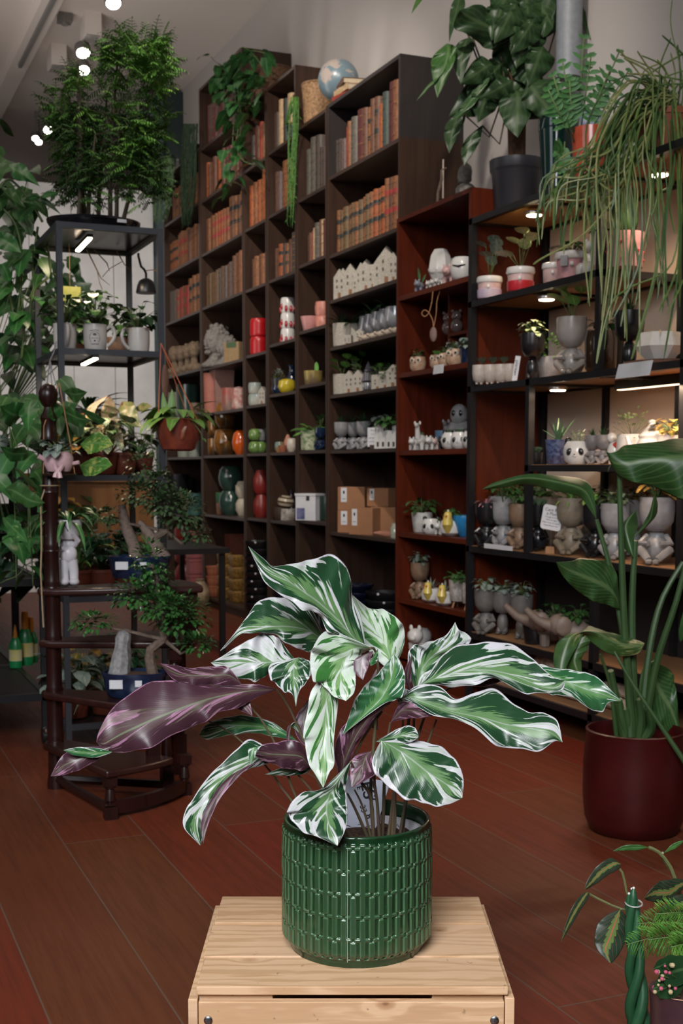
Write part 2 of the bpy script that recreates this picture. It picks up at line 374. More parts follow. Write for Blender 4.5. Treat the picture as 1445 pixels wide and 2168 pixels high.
# black gridded rack further left
t=thing('plant_rack','long low black steel rack on castors left of the wooden steps','shelf',(0,0,0))
fr=MB(); RX0,RX1,RY0,RY1=.10,.785,4.75,9.3
for z in (.20,.64,1.02):
    fr.box(RX1-.025,RX1,RY0,RY1,z-.028,z).box(RX0,RX0+.025,RY0,RY1,z-.028,z)
    for y in (RY0,5.5,6.6,7.9,RY1-.025): fr.box(RX0,RX1,y,y+.025,z-.028,z)
for y in (RY0,5.5,6.6,7.9,RY1-.025):
    fr.box(RX1-.025,RX1,y,y+.025,.06,1.02).box(RX0,RX0+.025,y,y+.025,.06,1.02)
fr.build('steel_frame',BK,t,0)
for z in (.20,.64,1.02): MB().box(RX0+.01,RX1-.01,RY0+.01,RY1-.01,z-.012,z-.004).build('tray',mat('rack_tray',(.020,.016,.013),.6),t,0)
for y in (4.78,6.62):
    c=MB(); c.X=Matrix.Translation((RX1-.012,y,.03))@Matrix.Rotation(PI/2,4,'Y'); c.lathe([(.028,-.012),(.03,-.01),(.03,.01),(.028,.012)],16); c.X=None
    c.lathe([(.014,.055),(.016,.06)],12,(RX1-.012,y,0)); cc=c.build('castor',BK,t); 
    MB().lathe([(.0,0),(.010,0),(.012,.014),(.006,.02)],12,(RX1-.012,y-.03,.05)).build('castor_bolt',mat('chrome',(.6,.6,.62),.2,metal=1),t)
# orange-brown wooden panel behind the tower
o=MB().box(1.0,1.75,6.9,6.93,.62,1.03).box(1.0,1.75,6.88,6.93,.98,1.03).build('pine_panel',wood('orange_pine',(.22,.10,.035),(.15,.065,.022),'Z',1.,.5),None,0); tag(o,'orange pine panel standing on the table behind the grey tower','panel')
t=thing('low_table','black steel table far behind the grey tower','table',(1.0,6.6,0))
MB().box(-.1,1.1,0,.9,.585,.615).build('tabletop',BK,t,0)
for x in (-.08,1.05):
    for y in (.02,.85): MB().box(x,x+.03,y,y+.03,0,.585).build('leg',BK,t,0)
# ================================================================ SPOTLIGHTS ON TRACK
LWC=mat('lamp_spot',(1,.95,.9),.5,em=(1,.93,.85),ems=30); WHT=mat('grey_enamel',(.20,.19,.18),.4)
MB_=MB().box(1.60,1.63,-1.0,10.5,CEIL-.13,CEIL-.10); o=MB_.build('light_track',WHT,None,0); tag(o,'pale lighting track running along the ceiling beam','track')
for i,(px,py,s) in enumerate(((240,7,1.),(176,112,1.),(177,149,.9),(105,275,1.),(75,293,.8),(82,301,.7),(8,420,1.2))):
    c=aZ(px,py,CEIL-.24-.02*(i==2)); s=[30,27,24,24,14,14,22][i]/2*pj(c)[2]/FPX/.040
    q=thing('spotlight',['white ceiling spotlight at the top edge, nearest of the row','white track spotlight tilted, above the fern tree top','white track spotlight just below the tilted one','bright track spotlight left of the feathery tree','small far track spotlight, upper of the far pair','small far track spotlight, lower of the far pair','bright round lamp glowing through the far left vines'][i],'lamp',c)
    hb=MB(); hb.X=Matrix.Rotation(-.55,4,'X')
    hb.lathe([(.045*s,.0),(.05*s,.01),(.05*s,.06),(.03*s,.07)],16); hb.X=None; hb.box(-.006,.006,-.036,-.024,.04,max(.10,CEIL-c.z))
    hb.build('housing',WHT,q); fb=MB(); fb.X=Matrix.Rotation(-.55,4,'X'); fb.lathe([(.040*s,-.003),(.040*s,.002)],16); fb.build('diffuser',LWC,q)
for i,(x,y,z,pw,tg,an) in enumerate(((1.30,3.2,4.05,215,(2.75,6.4,1.6),68),(1.30,5.0,4.05,235,(2.75,8.3,1.6),74),(1.30,7.2,4.05,95,(2.75,9.9,1.7),76),(1.3,1.6,4.05,60,(2.9,5.5,2.1),48),(1.25,4.25,4.2,42,(1.02,4.95,2.5),44),(.5,3.2,4.05,45,(.95,4.8,1.2),50))):  # unseen spots without fixtures: assumed for the bookcases, added to brighten the rest
    l=bpy.data.lights.new('unseen_spot','SPOT'); l.energy=pw; l.color=(1,.90,.80); l.spot_size=math.radians(an); l.spot_blend=.7; l.shadow_soft_size=.05
    lo=bpy.data.objects.new('unseen_spot',l); col.objects.link(lo); lo.location=(x,y,z)
    lo.rotation_euler=(V(tg)-V((x,y,z))).to_track_quat('-Z','Y').to_euler()
o=MB().box(-.05,.05,-.05,.05,-.06,0).lathe([(.0,-.085),(.025,-.08),(.03,-.06)],12).build('ceiling_sensor',WHT,None,30); o.location=aZ(137,30,CEIL)+V((0,0,0)); o.location.z=CEIL; tag(o,'small white box sensor fixed on the ceiling','sensor')
for i,(px,py) in enumerate(((192,70),(45,262))):
    c=aZ(px,py,CEIL-.12); q=thing('ceiling_vent',['slatted grey vent box beside the ceiling beam','pale vent box near the far left ceiling'][i],'vent',(c.x,min(c.y,10.3),CEIL-.2))
    MB().box(-.06,.06,-.10,.10,.04,.2).build('box',CEILM,q,0)
    sm=MB()
    for k in range(5): sm.box(-.05,.05,-.09+k*.04,-.075+k*.04,.034,.04)
    sm.build('slats',mat('vent_slat',(.25,.24,.23),.5),q,0)
# ================================================================ CRATE (slatted pine) in the foreground
def catmull(P,k):
    """resample a list of tuples to k points with a Catmull-Rom spline"""
    n=len(P); out=[]
    for i in range(k):
        s=i*(n-1)/(k-1); j=min(int(s),n-2); t=s-j
        p0=P[max(j-1,0)];p1=P[j];p2=P[j+1];p3=P[min(j+2,n-1)]
        out.append(tuple(.5*((2*b)+(-a+c)*t+(2*a-5*b+4*c-d)*t*t+(-a+3*b-3*c+d)*t**3) for a,b,c,d in zip(p0,p1,p2,p3)))
    return out
m,nt,b=newmat('pine'); PINE=m
tc=nt.nodes.new('ShaderNodeTexCoord'); ob=nt.nodes.new('ShaderNodeObjectInfo')
ad=N(nt,'ShaderNodeVectorMath',operation='ADD'); L(nt,tc.outputs['Object'],ad.inputs[0])
cb=nt.nodes.new('ShaderNodeCombineXYZ'); L(nt,M_(nt,'MULTIPLY',ob.outputs['Random'],7.),cb.inputs[0]); L(nt,M_(nt,'MULTIPLY',ob.outputs['Random'],3.),cb.inputs[1]); L(nt,cb.outputs[0],ad.inputs[1])
pv=ad.outputs[0]
# knots: sparse voronoi cells bend and darken the grain
vk=N(nt,'ShaderNodeTexVoronoi',i_Scale=1.,i_Randomness=.9); L(nt,MAPV(nt,pv,(6.5,11,11)),vk.inputs['Vector'])
kd=vk.outputs['Distance']; knot=STEP(nt,kd,.055,.02); kwarp=STEP(nt,kd,.30,.0)
gy=nt.nodes.new('ShaderNodeSeparateXYZ'); L(nt,pv,gy.inputs[0])
nz=NOISE(nt,MAPV(nt,pv,(2.2,14,14)),1.3,4,.55,.3)
rings=M_(nt,'SINE',M_(nt,'ADD',M_(nt,'MULTIPLY',nz,22.),M_(nt,'ADD',M_(nt,'MULTIPLY',gy.outputs[1],240.),M_(nt,'MULTIPLY',kwarp,6.))))
fine=NOISE(nt,MAPV(nt,pv,(9,180,180)),1.5,4,.6)
c=MIX(nt,STEP(nt,rings,-.2,1.),(.62,.405,.245),(.50,.305,.165))
c=MIX(nt,M_(nt,'MULTIPLY',STEP(nt,fine,.4,.8),.35),c,(.42,.24,.12))
c=MIX(nt,M_(nt,'MULTIPLY',STEP(nt,NOISE(nt,pv,5,2),.45,.75),.4),c,(.52,.36,.25))
c=MIX(nt,M_(nt,'MULTIPLY',STEP(nt,kd,.13,.05),.45),c,(.33,.15,.07))
c=MIX(nt,M_(nt,'MULTIPLY',knot,.75),c,(.16,.07,.035))
sp_=NOISE(nt,pv,70,2); c=MIX(nt,M_(nt,'MULTIPLY',STEP(nt,sp_,.72,.78),.6),c,(.18,.10,.06))
L(nt,c,b.inputs['Base Color']); b.inputs['Roughness'].default_value=.62; b.inputs['Specular IOR Level'].default_value=.3
BUMP(nt,b,M_(nt,'ADD',M_(nt,'MULTIPLY',rings,.4),fine),.12,.001)
def bevel(o,w=.0015,seg=2):
    md=o.modifiers.new('bevel','BEVEL'); md.width=w; md.segments=seg; md.limit_method='ANGLE'; return o
cc=aZ(745.5,2089,.31); cc.z=0
KX=R_.copy(); KY=V((sin(YAW),cos(YAW),0))
crate=thing('wooden_crate','slatted pale pine crate, upturned, carrying the green planter','crate',(cc.x,cc.y,0),-YAW)
def slat(name,x0,x1,y0,y1,z0,z1,rz=0):
    cx,cy,cz=(x0+x1)/2,(y0+y1)/2,(z0+z1)/2
    o=MB().box(x0-cx,x1-cx,y0-cy,y1-cy,z0-cz,z1-cz).build(name,PINE,crate,40,(cx,cy,cz)); o.rotation_euler=(0,0,rz); return bevel(o)
slat('slat',-.2240,.2240,.000,.106,.297,.310)
slat('slat',-.2265,.2255,.1125,.245,.297,.310,.003)
slat('slat',-.2235,.2235,.2535,.379,.297,.310,-.004)
slat('side_slat',-.221,.218,-.004,.010,.200,.289)
slat('side_slat',-.221,.218,-.004,.010,.095,.190); slat('side_slat',-.221,.218,-.004,.010,.0,.085)
slat('side_slat',-.221,.218,.372,.386,.19,.289); slat('side_slat',-.221,.218,.372,.386,.06,.16)
slat('end_board',-.236,-.2225,-.002,.385,.0,.292); slat('end_board',.2195,.233,-.002,.385,.0,.294)
slat('cleat',-.2215,-.115,.011,.050,.270,.2955); slat('cleat',.115,.2185,.011,.050,.270,.2955)
slat('cleat',-.2215,-.115,.332,.371,.270,.2955); slat('cleat',.115,.2185,.332,.371,.270,.2955)
SCR=mat('screw_steel',(.55,.56,.58),.25,metal=1)
for x in (-.207,.204):
    for z in (.262,.04):
        s=MB(); s.X=Matrix.Translation((x,-.0042,z))@Matrix.Rotation(PI/2,4,'X'); s.lathe([(.0068,-.0002),(.0062,.0018),(.0035,.0032),(.0005,.0034)],20,mi=0)
        s.box(-.004,.004,-.0007,.0007,.0030,.0036,1).box(-.0007,.0007,-.004,.004,.0030,.0036,1); s.build('screw',[SCR,mat('screw_slot',(.03,.03,.03),.6)],crate)
# ================================================================ GREEN RELIEF PLANTER
PR=.1155; PH=.198; d0=1.893
pc=C_+ray(755,1900)*(d0/ray(755,1900).dot(FH)); pc.z=.3105
pot=thing('ceramic_planter','glossy dark green ceramic planter with raised bamboo-like relief on the crate','planter',pc,-YAW)
m,nt,b=newmat('green_glaze'); GLZ=m
at=N(nt,'ShaderNodeAttribute',attribute_name='ridge'); tc=nt.nodes.new('ShaderNodeTexCoord')
gn=NOISE(nt,tc.outputs['Object'],45,4,.6)
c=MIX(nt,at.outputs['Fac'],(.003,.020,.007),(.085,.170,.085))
c=MIX(nt,M_(nt,'MULTIPLY',STEP(nt,gn,.35,.7),.35),c,(.012,.058,.018))
L(nt,c,b.inputs['Base Color']); b.inputs['Roughness'].default_value=.22; b.inputs['Coat Weight'].default_value=.25; b.inputs['Coat Roughness'].default_value=.05
def sst(a,b,x): t=max(0,min(1,(x-a)/(b-a))); return t*t*(3-2*t)
NA,NZ_=936,170; cols=52; pitch=.0345; z0r=.012; nrow=5.15
vs=[];fs=[];rid=[]
prof=[]
def body_r(z):
    if z<.010: return PR*.90+ (PR*.02)*sst(0,.010,z)
    if z<.024: return PR*(.92+.075*sst(.010,.024,z))
    return PR*(.995-.012*sst(.15,PH,z))
for j in range(NZ_+1):
    z=PH*j/NZ_; br_=body_r(z)
    for i in range(NA):
        a=2*PI*i/NA; A=i/NA*cols; ci=math.floor(A); fa=abs(A-ci-.5)
        B=(z-z0r)/pitch; rj=round(B); db=abs(B-rj)
        inz=sst(.010,.014,z)*(1-sst(PH-.009,PH-.006,z))
        wob=.04*NZ.noise(V((ci*1.7,B*.9,3)))
        jt=(ci+rj)%2==0
        hb=(1-sst(.22+wob,.34+wob,fa))*(1 if jt else sst(.07,.12,db))
        # horizontal arm across joint reaching into neighbours
        # distance to nearest joint column centre
        dj=min(abs(A-(ci+.5)) if jt else 9, abs(A-(ci-.5)) if not jt else 9, abs(A-(ci+1.5)) if not jt else 9)
        ha=(1-sst(.045,.085,db))*(1-sst(.78,.88,dj))
        h=max(hb,ha)*inz
        wb_=(1-sst(.17+wob,.36+wob,fa))*(1 if jt else sst(.06,.15,db)); wa_=(1-sst(.03,.10,db))*(1-sst(.72,.92,dj)); q_=max(wb_,wa_); e0=4*q_*(1-q_)*inz
        e=0
        if inz>0:
            d1=abs(fa-.27) ; ed=max(0,1-d1/.11) if (jt or db>.09) else 0
            d2=abs(db-.05)/.035; ed2=max(0,1-d2) if dj<.86 else 0
            d3=abs(db-.12)/.04; ed3=max(0,1-d3) if (not jt and fa<.3) else 0
            e=max(ed,ed2*.9,ed3)*inz
            if hb>.5 and db<.09 and ed2>0 and fa<.2 and jt: e*=.15
        lump=.0005*NZ.noise(V((cos(a)*9,sin(a)*9,z*70)))
        r=br_+.0026*h+lump; vs.append((r*cos(a),r*sin(a),z)); 
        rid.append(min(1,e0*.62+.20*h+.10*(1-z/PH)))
for j in range(NZ_):
    for i in range(NA):
        k=(i+1)%NA; fs.append((j*NA+i,j*NA+k,(j+1)*NA+k,(j+1)*NA+i))
# rim and inner wall
ip=[(PR*.985,PH+.0022),(PR*.965,PH+.0040),(PR*.940,PH+.0030),(PR*.925,PH-.002),(PR*.915,PH-.03),(PR*.905,PH-.12),(PR*.88,.012),(0.0001,.010)]
for r,z in ip:
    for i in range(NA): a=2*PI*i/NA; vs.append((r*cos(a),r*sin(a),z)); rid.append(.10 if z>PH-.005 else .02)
for j in range(NZ_,NZ_+len(ip)):
    for i in range(NA):
        k=(i+1)%NA; fs.append((j*NA+i,j*NA+k,(j+1)*NA+k,(j+1)*NA+i))
fs.append(tuple(range(NA-1,-1,-1)))
mb=MB(); mb.v=vs; mb.f=fs; mb.m=[0]*len(fs); mb.uv=[(.5,.5)]*len(vs)
o=mb.build('pot_body',GLZ,pot,60)
at_=o.data.attributes.new('ridge','FLOAT','POINT'); at_.data.foreach_set('value',rid)
mb=MB(); mb.tube([((PR*1.006+.0012)*cos(-PI/2-.13)*1,(PR*1.006+.0012)*sin(-PI/2-.13),z) for z in (.014,.06,.12,PH-.012)],.0006,5).build('mould_seam',mat('seam_pale',(.30,.38,.28),.3),pot)
# ================================================================ CALATHEA
def fusion(name,green,lgreen,white,purple=False,wthr=.552,seed=0):
    m,nt,b=newmat(name); uv=nt.nodes.new('ShaderNodeUVMap'); uv.uv_map='UVMap'
    oi=nt.nodes.new('ShaderNodeObjectInfo'); sp=nt.nodes.new('ShaderNodeSeparateXYZ'); L(nt,uv.outputs[0],sp.inputs[0])
    su=M_(nt,'MULTIPLY_ADD',sp.outputs[0],2.,-1.); u=M_(nt,'ABSOLUTE',su); v=sp.outputs[1]
    side=M_(nt,'GREATER_THAN',su,0.)
    q=M_(nt,'MULTIPLY_ADD',M_(nt,'POWER',u,.8),-.42,v)              # vein coordinate
    rnd=M_(nt,'MULTIPLY',oi.outputs['Random'],37.)
    def band(fq,fu,off,det=3,dist=.6):
        cb=nt.nodes.new('ShaderNodeCombineXYZ'); L(nt,M_(nt,'MULTIPLY',q,fq),cb.inputs[0]); L(nt,M_(nt,'MULTIPLY',u,fu),cb.inputs[1])
        L(nt,M_(nt,'ADD',M_(nt,'MULTIPLY_ADD',side,5.3,off),rnd),cb.inputs[2]); return NOISE(nt,cb.outputs[0],1.,det,.62,dist)
    big=band(5.6,.8,1.,2,.7); mid=band(13.,1.6,4.,3,.8); fine=band(46.,2.6,9.,3,.5)
    # light feathering from the midrib outwards
    fe=M_(nt,'ADD',u,M_(nt,'MULTIPLY_ADD',fine,.8,M_(nt,'MULTIPLY_ADD',mid,.9,-.85)))
    lg=STEP(nt,fe,.36,.24)
    c=MIX(nt,M_(nt,'MULTIPLY',lg,.9),green,lgreen)
    c=MIX(nt,M_(nt,'MULTIPLY',STEP(nt,fine,.5,.75),.25),c,tuple(x*.6 for x in green))
    wb=M_(nt,'ADD',M_(nt,'MULTIPLY',big,.80),M_(nt,'ADD',M_(nt,'MULTIPLY',mid,.16),M_(nt,'MULTIPLY_ADD',fine,.06,M_(nt,'MULTIPLY',u,.06))))
    wm=STEP(nt,wb,wthr,wthr+.018)
    pale=MIX(nt,STEP(nt,mid,.45,.62),white,tuple(.6*w+.4*g*1.6 for w,g in zip(white,lgreen)))
    c=MIX(nt,wm,c,pale)
    ed=M_(nt,'ADD',u,M_(nt,'MULTIPLY_ADD',mid,.16,-.08)); c=MIX(nt,STEP(nt,ed,.93,.955),c,white)
    c=MIX(nt,M_(nt,'MULTIPLY',STEP(nt,u,.05 if purple else .035,.02 if purple else .015),.85 if purple else .6),c,(.12,.15,.085) if purple else tuple(.5*(a+b_) for a,b_ in zip(lgreen,white)))
    if purple: c=MIX(nt,M_(nt,'MULTIPLY',STEP(nt,M_(nt,'MULTIPLY',mid,big),.30,.36),.6),c,(.07,.075,.035))
    ver=M_(nt,'SINE',M_(nt,'MULTIPLY',q,260.))
    L(nt,c,b.inputs['Base Color']); b.inputs['Roughness'].default_value=.36; b.inputs['Specular IOR Level'].default_value=.4
    b.inputs['Subsurface Weight'].default_value=0
    BUMP(nt,b,M_(nt,'ADD',ver,M_(nt,'MULTIPLY',M_(nt,'SINE',M_(nt,'MULTIPLY',q,60.)),2.5)),.03 if purple else .07,.0012); return m
FG=fusion('calathea_top',(.010,.042,.016),(.095,.185,.070),(.45,.44,.465))
FGP=fusion('calathea_top_pale',(.030,.12,.025),(.17,.29,.12),(.44,.48,.44),wthr=.50)
FGD=fusion('calathea_top_green',(.018,.085,.030),(.08,.19,.06),(.46,.48,.48),wthr=.60)
FPU=fusion('calathea_underside',(.042,.016,.024),(.065,.034,.036),(.27,.13,.21),wthr=.60,purple=True)
STM=mat('calathea_stem',(.075,.075,.035),.45,c2=(.10,.060,.045),ns=30)
cal=thing('potted_calathea','calathea with green, white and purple streaked leaves in the green planter','plant',pc+V((0,0,.008)),-YAW)
INV=(Matrix.Translation(pc+V((0,0,.008)))@Matrix.Rotation(-YAW,4,'Z')).inverted()
def hero(st,base,tipd,based,top,under,wave=.006,curl=.0,bow=.0,nu=9,nv=46,flip=False):
    """st: stations tip->base of (Lx,Ly,Mx,My,Rx,Ry[,dL,dM,dR]); depth runs from tipd to based, edges curl by curl"""
    tip=st[0]; rows=[(tip[0],tip[1])*3+(0,0,0)]
    for s_ in st[1:]: rows.append(tuple(s_)+((0,0,0) if len(s_)==6 else ()))
    rows.append((base[0],base[1])*3+(0,0,0))
    rows=catmull(rows,nv); mb=MB(); vs=[];uv=[]
    sd=random.random()*50
    for i,r in enumerate(rows):
        t=i/(nv-1); D=tipd+(based-tipd)*t+bow*sin(PI*t)
        Lp=aD(r[0],r[1],D+r[6]+curl*sin(PI*min(1,t*1.1))); Mp=aD(r[2],r[3],D+r[7]); Rp=aD(r[4],r[5],D+r[8]+curl*.6*sin(PI*min(1,t*1.1)))
        wid=(Rp-Lp).length
        for j in range(nu):
            s_=j/(nu-1)*2-1
            a=abs(s_); E=Lp if s_<0 else Rp
            p=Mp.lerp(E,a)
            # belly: quadratic fold, gentle ripples towards the margins
            rip=wave*a**1.5*(1.5*sin(t*21+sd+(2 if s_>0 else 0))+.8*sin(t*47+sd*2+(1 if s_>0 else 0)))*min(1,wid*12)*sin(PI*min(1,max(0,t*1.02)))
            p=p+FH*(rip*1.6- .12*wid*(a-a*a)*(1 if not flip else -1))
            p=p+Z_*rip*.22
            vs.append(INV@p); uv.append((j/(nu-1),1-t))
    fs=[]
    for i in range(nv-1):
        for j in range(nu-1):
            q=i*nu+j; fs.append((q,q+1,q+nu+1,q+nu))
    mb.add(vs,fs,0,uv); o=mb.build('leaf',[top,under],cal,180)
    sm=o.modifiers.new('thickness','SOLIDIFY'); sm.thickness=.0007; sm.offset=0; sm.material_offset=1; sm.material_offset_rim=0; sm.use_rim=True
    ss=o.modifiers.new('sub','SUBSURF'); ss.levels=1; ss.render_levels=1
    return o
def H(st,base,tipd,based,kind='g',**k):
    top,und={'g':(FG,FPU),'p':(FGP,FPU),'d':(FGD,FPU),'u':(FPU,FG)}[kind]
    o=hero(st,base,tipd,based,top,und,**k)
    # front face must look at the camera: flip so that first material faces it
    me=o.data; c0=sum(((p.normal.dot((INV@C_)-p.center))*p.area for p in me.polygons),0)
    if c0<0: me.flip_normals()
    if kind=='u': o['label']='purple underside of a calathea leaf'
    return o
# 2 tall pale blade behind
H([(746,1260),(742,1300,768,1296,779,1286,0,.01,.03),(744,1335,792,1332,812,1291,0,.01,.03),(768,1362,812,1362,850,1316,0,.01,.04),(790,1390,825,1392,856,1362,0,.0,.03)],(830,1425),1.93,1.92,'p',wave=.003)
H([(963,1317),(945,1342,958,1345,972,1334),(914,1360,936,1370,998,1352,0,0,.02),(880,1362,912,1392,962,1385,0,0,.02),(863,1388,893,1418,925,1418),(866,1425,885,1445,905,1440)],(880,1470),1.98,1.93,'g')
# 1 the big top leaf
H([(525,1156),(543,1197,552,1192,560,1184),(560,1232,578,1212,582,1200,-.01,0,.01),(590,1260,612,1233,630,1190,-.02,0,.03),(625,1281,640,1254,660,1180,-.02,0,.05),(652,1291,665,1273,700,1175,-.02,0,.05),(672,1302,690,1295,728,1190,-.015,0,.05),(688,1330,718,1320,743,1222,-.01,0,.05),(705,1342,740,1343,746,1265,-.01,0,.035),(735,1352,758,1362,765,1310,0,0,.02)],(775,1378),1.80,1.86,'g',wave=.005)
# 3 left second
H([(466,1378),(484,1366,488,1356,492,1346),(512,1342,516,1338,520,1308,0,0,.02),(552,1340,553,1332,548,1272,0,0,.03),(590,1350,592,1328,588,1261,0,0,.04),(622,1370,630,1330,630,1274,0,0,.04),(652,1382,662,1340,662,1292,0,0,.03)],(692,1365),1.88,1.93,'g',wave=.004)
# 4
H([(446,1403),(478,1430,478,1408,480,1383),(520,1441,520,1404,524,1354,0,0,.02),(552,1438,553,1404,556,1342,0,0,.03),(575,1425,580,1403,585,1345,0,0,.03),(598,1408,602,1400,604,1370,0,0,.02)],(625,1398),1.87,1.90,'g',wave=.004)
# 14 far right
H([(1314,1484),(1288,1488,1285,1473,1290,1458),(1272,1508,1258,1464,1268,1437,0,0,.01),(1246,1502,1232,1456,1240,1422,0,0,.02),(1216,1478,1206,1446,1205,1418,0,0,.02),(1182,1474,1180,1438,1172,1414,0,0,.02),(1155,1466,1150,1430,1142,1406,0,0,.02)],(1105,1420),1.90,1.92,'d',wave=.003)
# 12 right upper
H([(1196,1440),(1190,1462,1178,1455,1172,1434,-.005,0,.01),(1165,1468,1148,1456,1150,1415,-.01,0,.02),(1128,1468,1112,1442,1122,1388,-.01,0,.03),(1090,1460,1065,1426,1082,1365,-.01,0,.04),(1052,1440,1015,1420,1030,1356,-.01,0,.045),(1000,1448,970,1424,978,1363,-.01,0,.045),(952,1456,932,1434,938,1385,0,0,.04),(925,1450,912,1441,914,1415,0,0,.02)],(890,1450),1.82,1.88,'g',wave=.004)
H([(1060,1442),(1035,1452,1038,1442,1042,1432),(1000,1454,1005,1440,1010,1430)],(960,1447),1.875,1.89,'u',wave=.001,nv=16)
# 15 right lower
H([(1190,1572),(1172,1570,1168,1553,1180,1526),(1136,1592,1132,1544,1156,1512,-.01,0,.01),(1100,1588,1098,1538,1122,1506,-.02,0,.02),(1066,1586,1064,1532,1090,1488,-.02,0,.03),(1026,1556,1030,1524,1055,1464,-.02,0,.035),(984,1532,992,1516,1012,1463,-.01,0,.03),(946,1522,955,1507,966,1478,-.01,0,.015),(905,1508,922,1497,935,1456,-.01,0,.02),(876,1492,892,1487,898,1448,0,0,.015),(856,1484,868,1476,870,1458)],(850,1480),1.76,1.86,'g',wave=.005)
H([(938,1512),(892,1520,890,1508,890,1496),(858,1522,852,1504,850,1484)],(826,1530),1.83,1.85,'u',wave=.002,nv=20)
# 7 right of centre with its purple underside
H([(833,1386),(818,1404,834,1400,846,1398),(800,1424,830,1425,857,1428,0,0,-.01),(778,1446,822,1452,856,1460,0,0,-.02),(752,1475,806,1480,842,1482,0,0,-.02),(740,1510,782,1505,808,1492,0,0,-.01)],(724,1556),1.84,1.83,'d',wave=.003)
H([(842,1476),(795,1500,812,1498,822,1492),(756,1516,782,1520,800,1512),(722,1542,758,1552,775,1545),(708,1580,740,1588,756,1576),(708,1612,728,1618,742,1606)],(720,1650),1.83,1.85,'u',wave=.002)
# 6 central pale rounded
H([(732,1484),(706,1474,730,1467,750,1466),(682,1453,724,1448,753,1442,0,.01,.01),(660,1432,722,1426,752,1415,0,.02,.02),(655,1392,728,1402,752,1396,0,.02,.03),(668,1355,742,1385,766,1388,0,.02,.04),(700,1336,754,1372,778,1378,.01,.02,.03)],(790,1372),1.79,1.83,'p',wave=.006)
# 5 small drooping
H([(626,1496),(618,1470,625,1466,634,1462),(597,1462,622,1445,650,1444),(574,1440,622,1425,658,1424),(571,1408,624,1405,655,1399)],(632,1392),1.78,1.84,'g',wave=.004)
# 8 centre vertical
H([(684,1668),(668,1642,685,1638,698,1634),(651,1612,687,1605,708,1618,0,.01,0),(644,1572,689,1570,706,1572,0,.015,.0),(641,1548,690,1535,710,1540,0,.015,.01),(650,1505,691,1495,716,1485,0,.01,.01),(658,1462,690,1455,712,1452)],(690,1425),1.775,1.82,'p',wave=.003)
# 9 lower front at the rim
H([(714,1791),(682,1777,704,1770,726,1768),(646,1762,697,1745,734,1746,0,.01,.01),(614,1738,693,1722,736,1718,0,.015,.02),(607,1712,694,1702,734,1692,0,.02,.02),(634,1682,701,1678,732,1664,0,.015,.02),(682,1668,714,1655,737,1640,0,0,.01)],(742,1612),1.742,1.80,'g',wave=.003)
# 10 right lower round
H([(978,1690),(948,1704,960,1672,981,1656),(912,1706,936,1654,977,1632,0,.01,.015),(878,1699,907,1636,962,1602,0,.015,.03),(838,1679,880,1614,932,1582,0,.02,.04),(802,1652,852,1592,886,1566,0,.02,.04),(786,1614,828,1578,850,1560,0,.01,.03)],(806,1568),1.72,1.79,'g',wave=.003)
H([(886,1560),(870,1572,868,1556,878,1540),(845,1571,848,1558,856,1537,0,0,.01),(822,1572,826,1564,832,1548)],(795,1570),1.79,1.81,'g',wave=.003,nv=24)
# 17 the long purple one to the left, its tip twisting green
H([(205,1572),(226,1590,222,1574,208,1550,0,0,.01),(264,1596,255,1556,236,1500,0,0,.02),(318,1580,298,1536,280,1464,0,0,.03),(372,1556,350,1514,336,1441,0,0,.03),(424,1536,402,1493,388,1438,0,0,.03),(462,1508,450,1478,440,1444,0,0,.02),(505,1500,500,1466,490,1448,0,0,.02),(545,1476,545,1461,542,1448)],(586,1460),1.72,1.85,'u',wave=.004)
H([(107,1644),(140,1640,132,1622,128,1604),(172,1628,165,1608,150,1588,0,0,.01),(206,1610,200,1594,186,1580,0,0,.01)],(238,1580),1.70,1.725,'u',wave=.003,nv=24)
H([(134,1588),(160,1600,162,1592,165,1582),(205,1604,205,1594,208,1584)],(238,1592),1.70,1.715,'d',wave=.002,nv=20)
H([(338,1404),(372,1444,374,1426,377,1410),(408,1448,410,1430,412,1414,0,0,.02),(448,1450,450,1430,452,1410,0,0,.02),(486,1452,486,1430,484,1414)],(512,1450),1.80,1.84,'u',wave=.004,nv=28)
H([(534,1516),(516,1508,520,1498,530,1490),(494,1496,500,1480,520,1468),(484,1474,494,1464,508,1456)],(500,1440),1.83,1.85,'u',wave=.002,nv=20)
# 20 mid-left green
H([(421,1556),(440,1566,444,1550,436,1534),(480,1558,482,1540,476,1518,0,0,.01),(522,1552,522,1536,520,1515,0,0,.015),(566,1557,566,1542,566,1524,0,0,.015),(604,1564,602,1554,600,1545)],(632,1570),1.86,1.91,'d',wave=.003)
# 22 dark purple and its neighbours
H([(528,1592),(560,1612,563,1596,558,1576),(602,1626,604,1598,600,1569,0,0,.01),(636,1632,637,1602,634,1570)],(656,1624),1.81,1.86,'u',wave=.003,nv=30)
H([(531,1620),(526,1600,534,1596,545,1590),(528,1584,540,1582,556,1578)],(565,1582),1.79,1.80,'d',wave=.001,nv=16)
H([(560,1640),(600,1642,602,1632,604,1622),(640,1640,640,1630,640,1618)],(662,1626),1.85,1.87,'g',wave=.002,nv=20)
# 21 lower-left drooping, half green half purple
H([(424,1790),(388,1750,412,1762,430,1772),(392,1716,414,1732,440,1738),(408,1690,430,1702,452,1700),(432,1655,452,1668,474,1668,0,-.01,0),(466,1618,482,1640,508,1638,0,-.01,0),(502,1584,522,1616,548,1624,0,-.01,0),(536,1566,556,1600,582,1612)],(604,1608),1.73,1.86,'g',wave=.004)
H([(430,1786),(424,1758,430,1756,438,1754),(428,1728,440,1726,450,1722),(444,1696,456,1692,468,1688),(466,1662,482,1656,498,1652),(500,1634,515,1626,530,1622)],(560,1608),1.722,1.80,'u',wave=.001,nv=28)
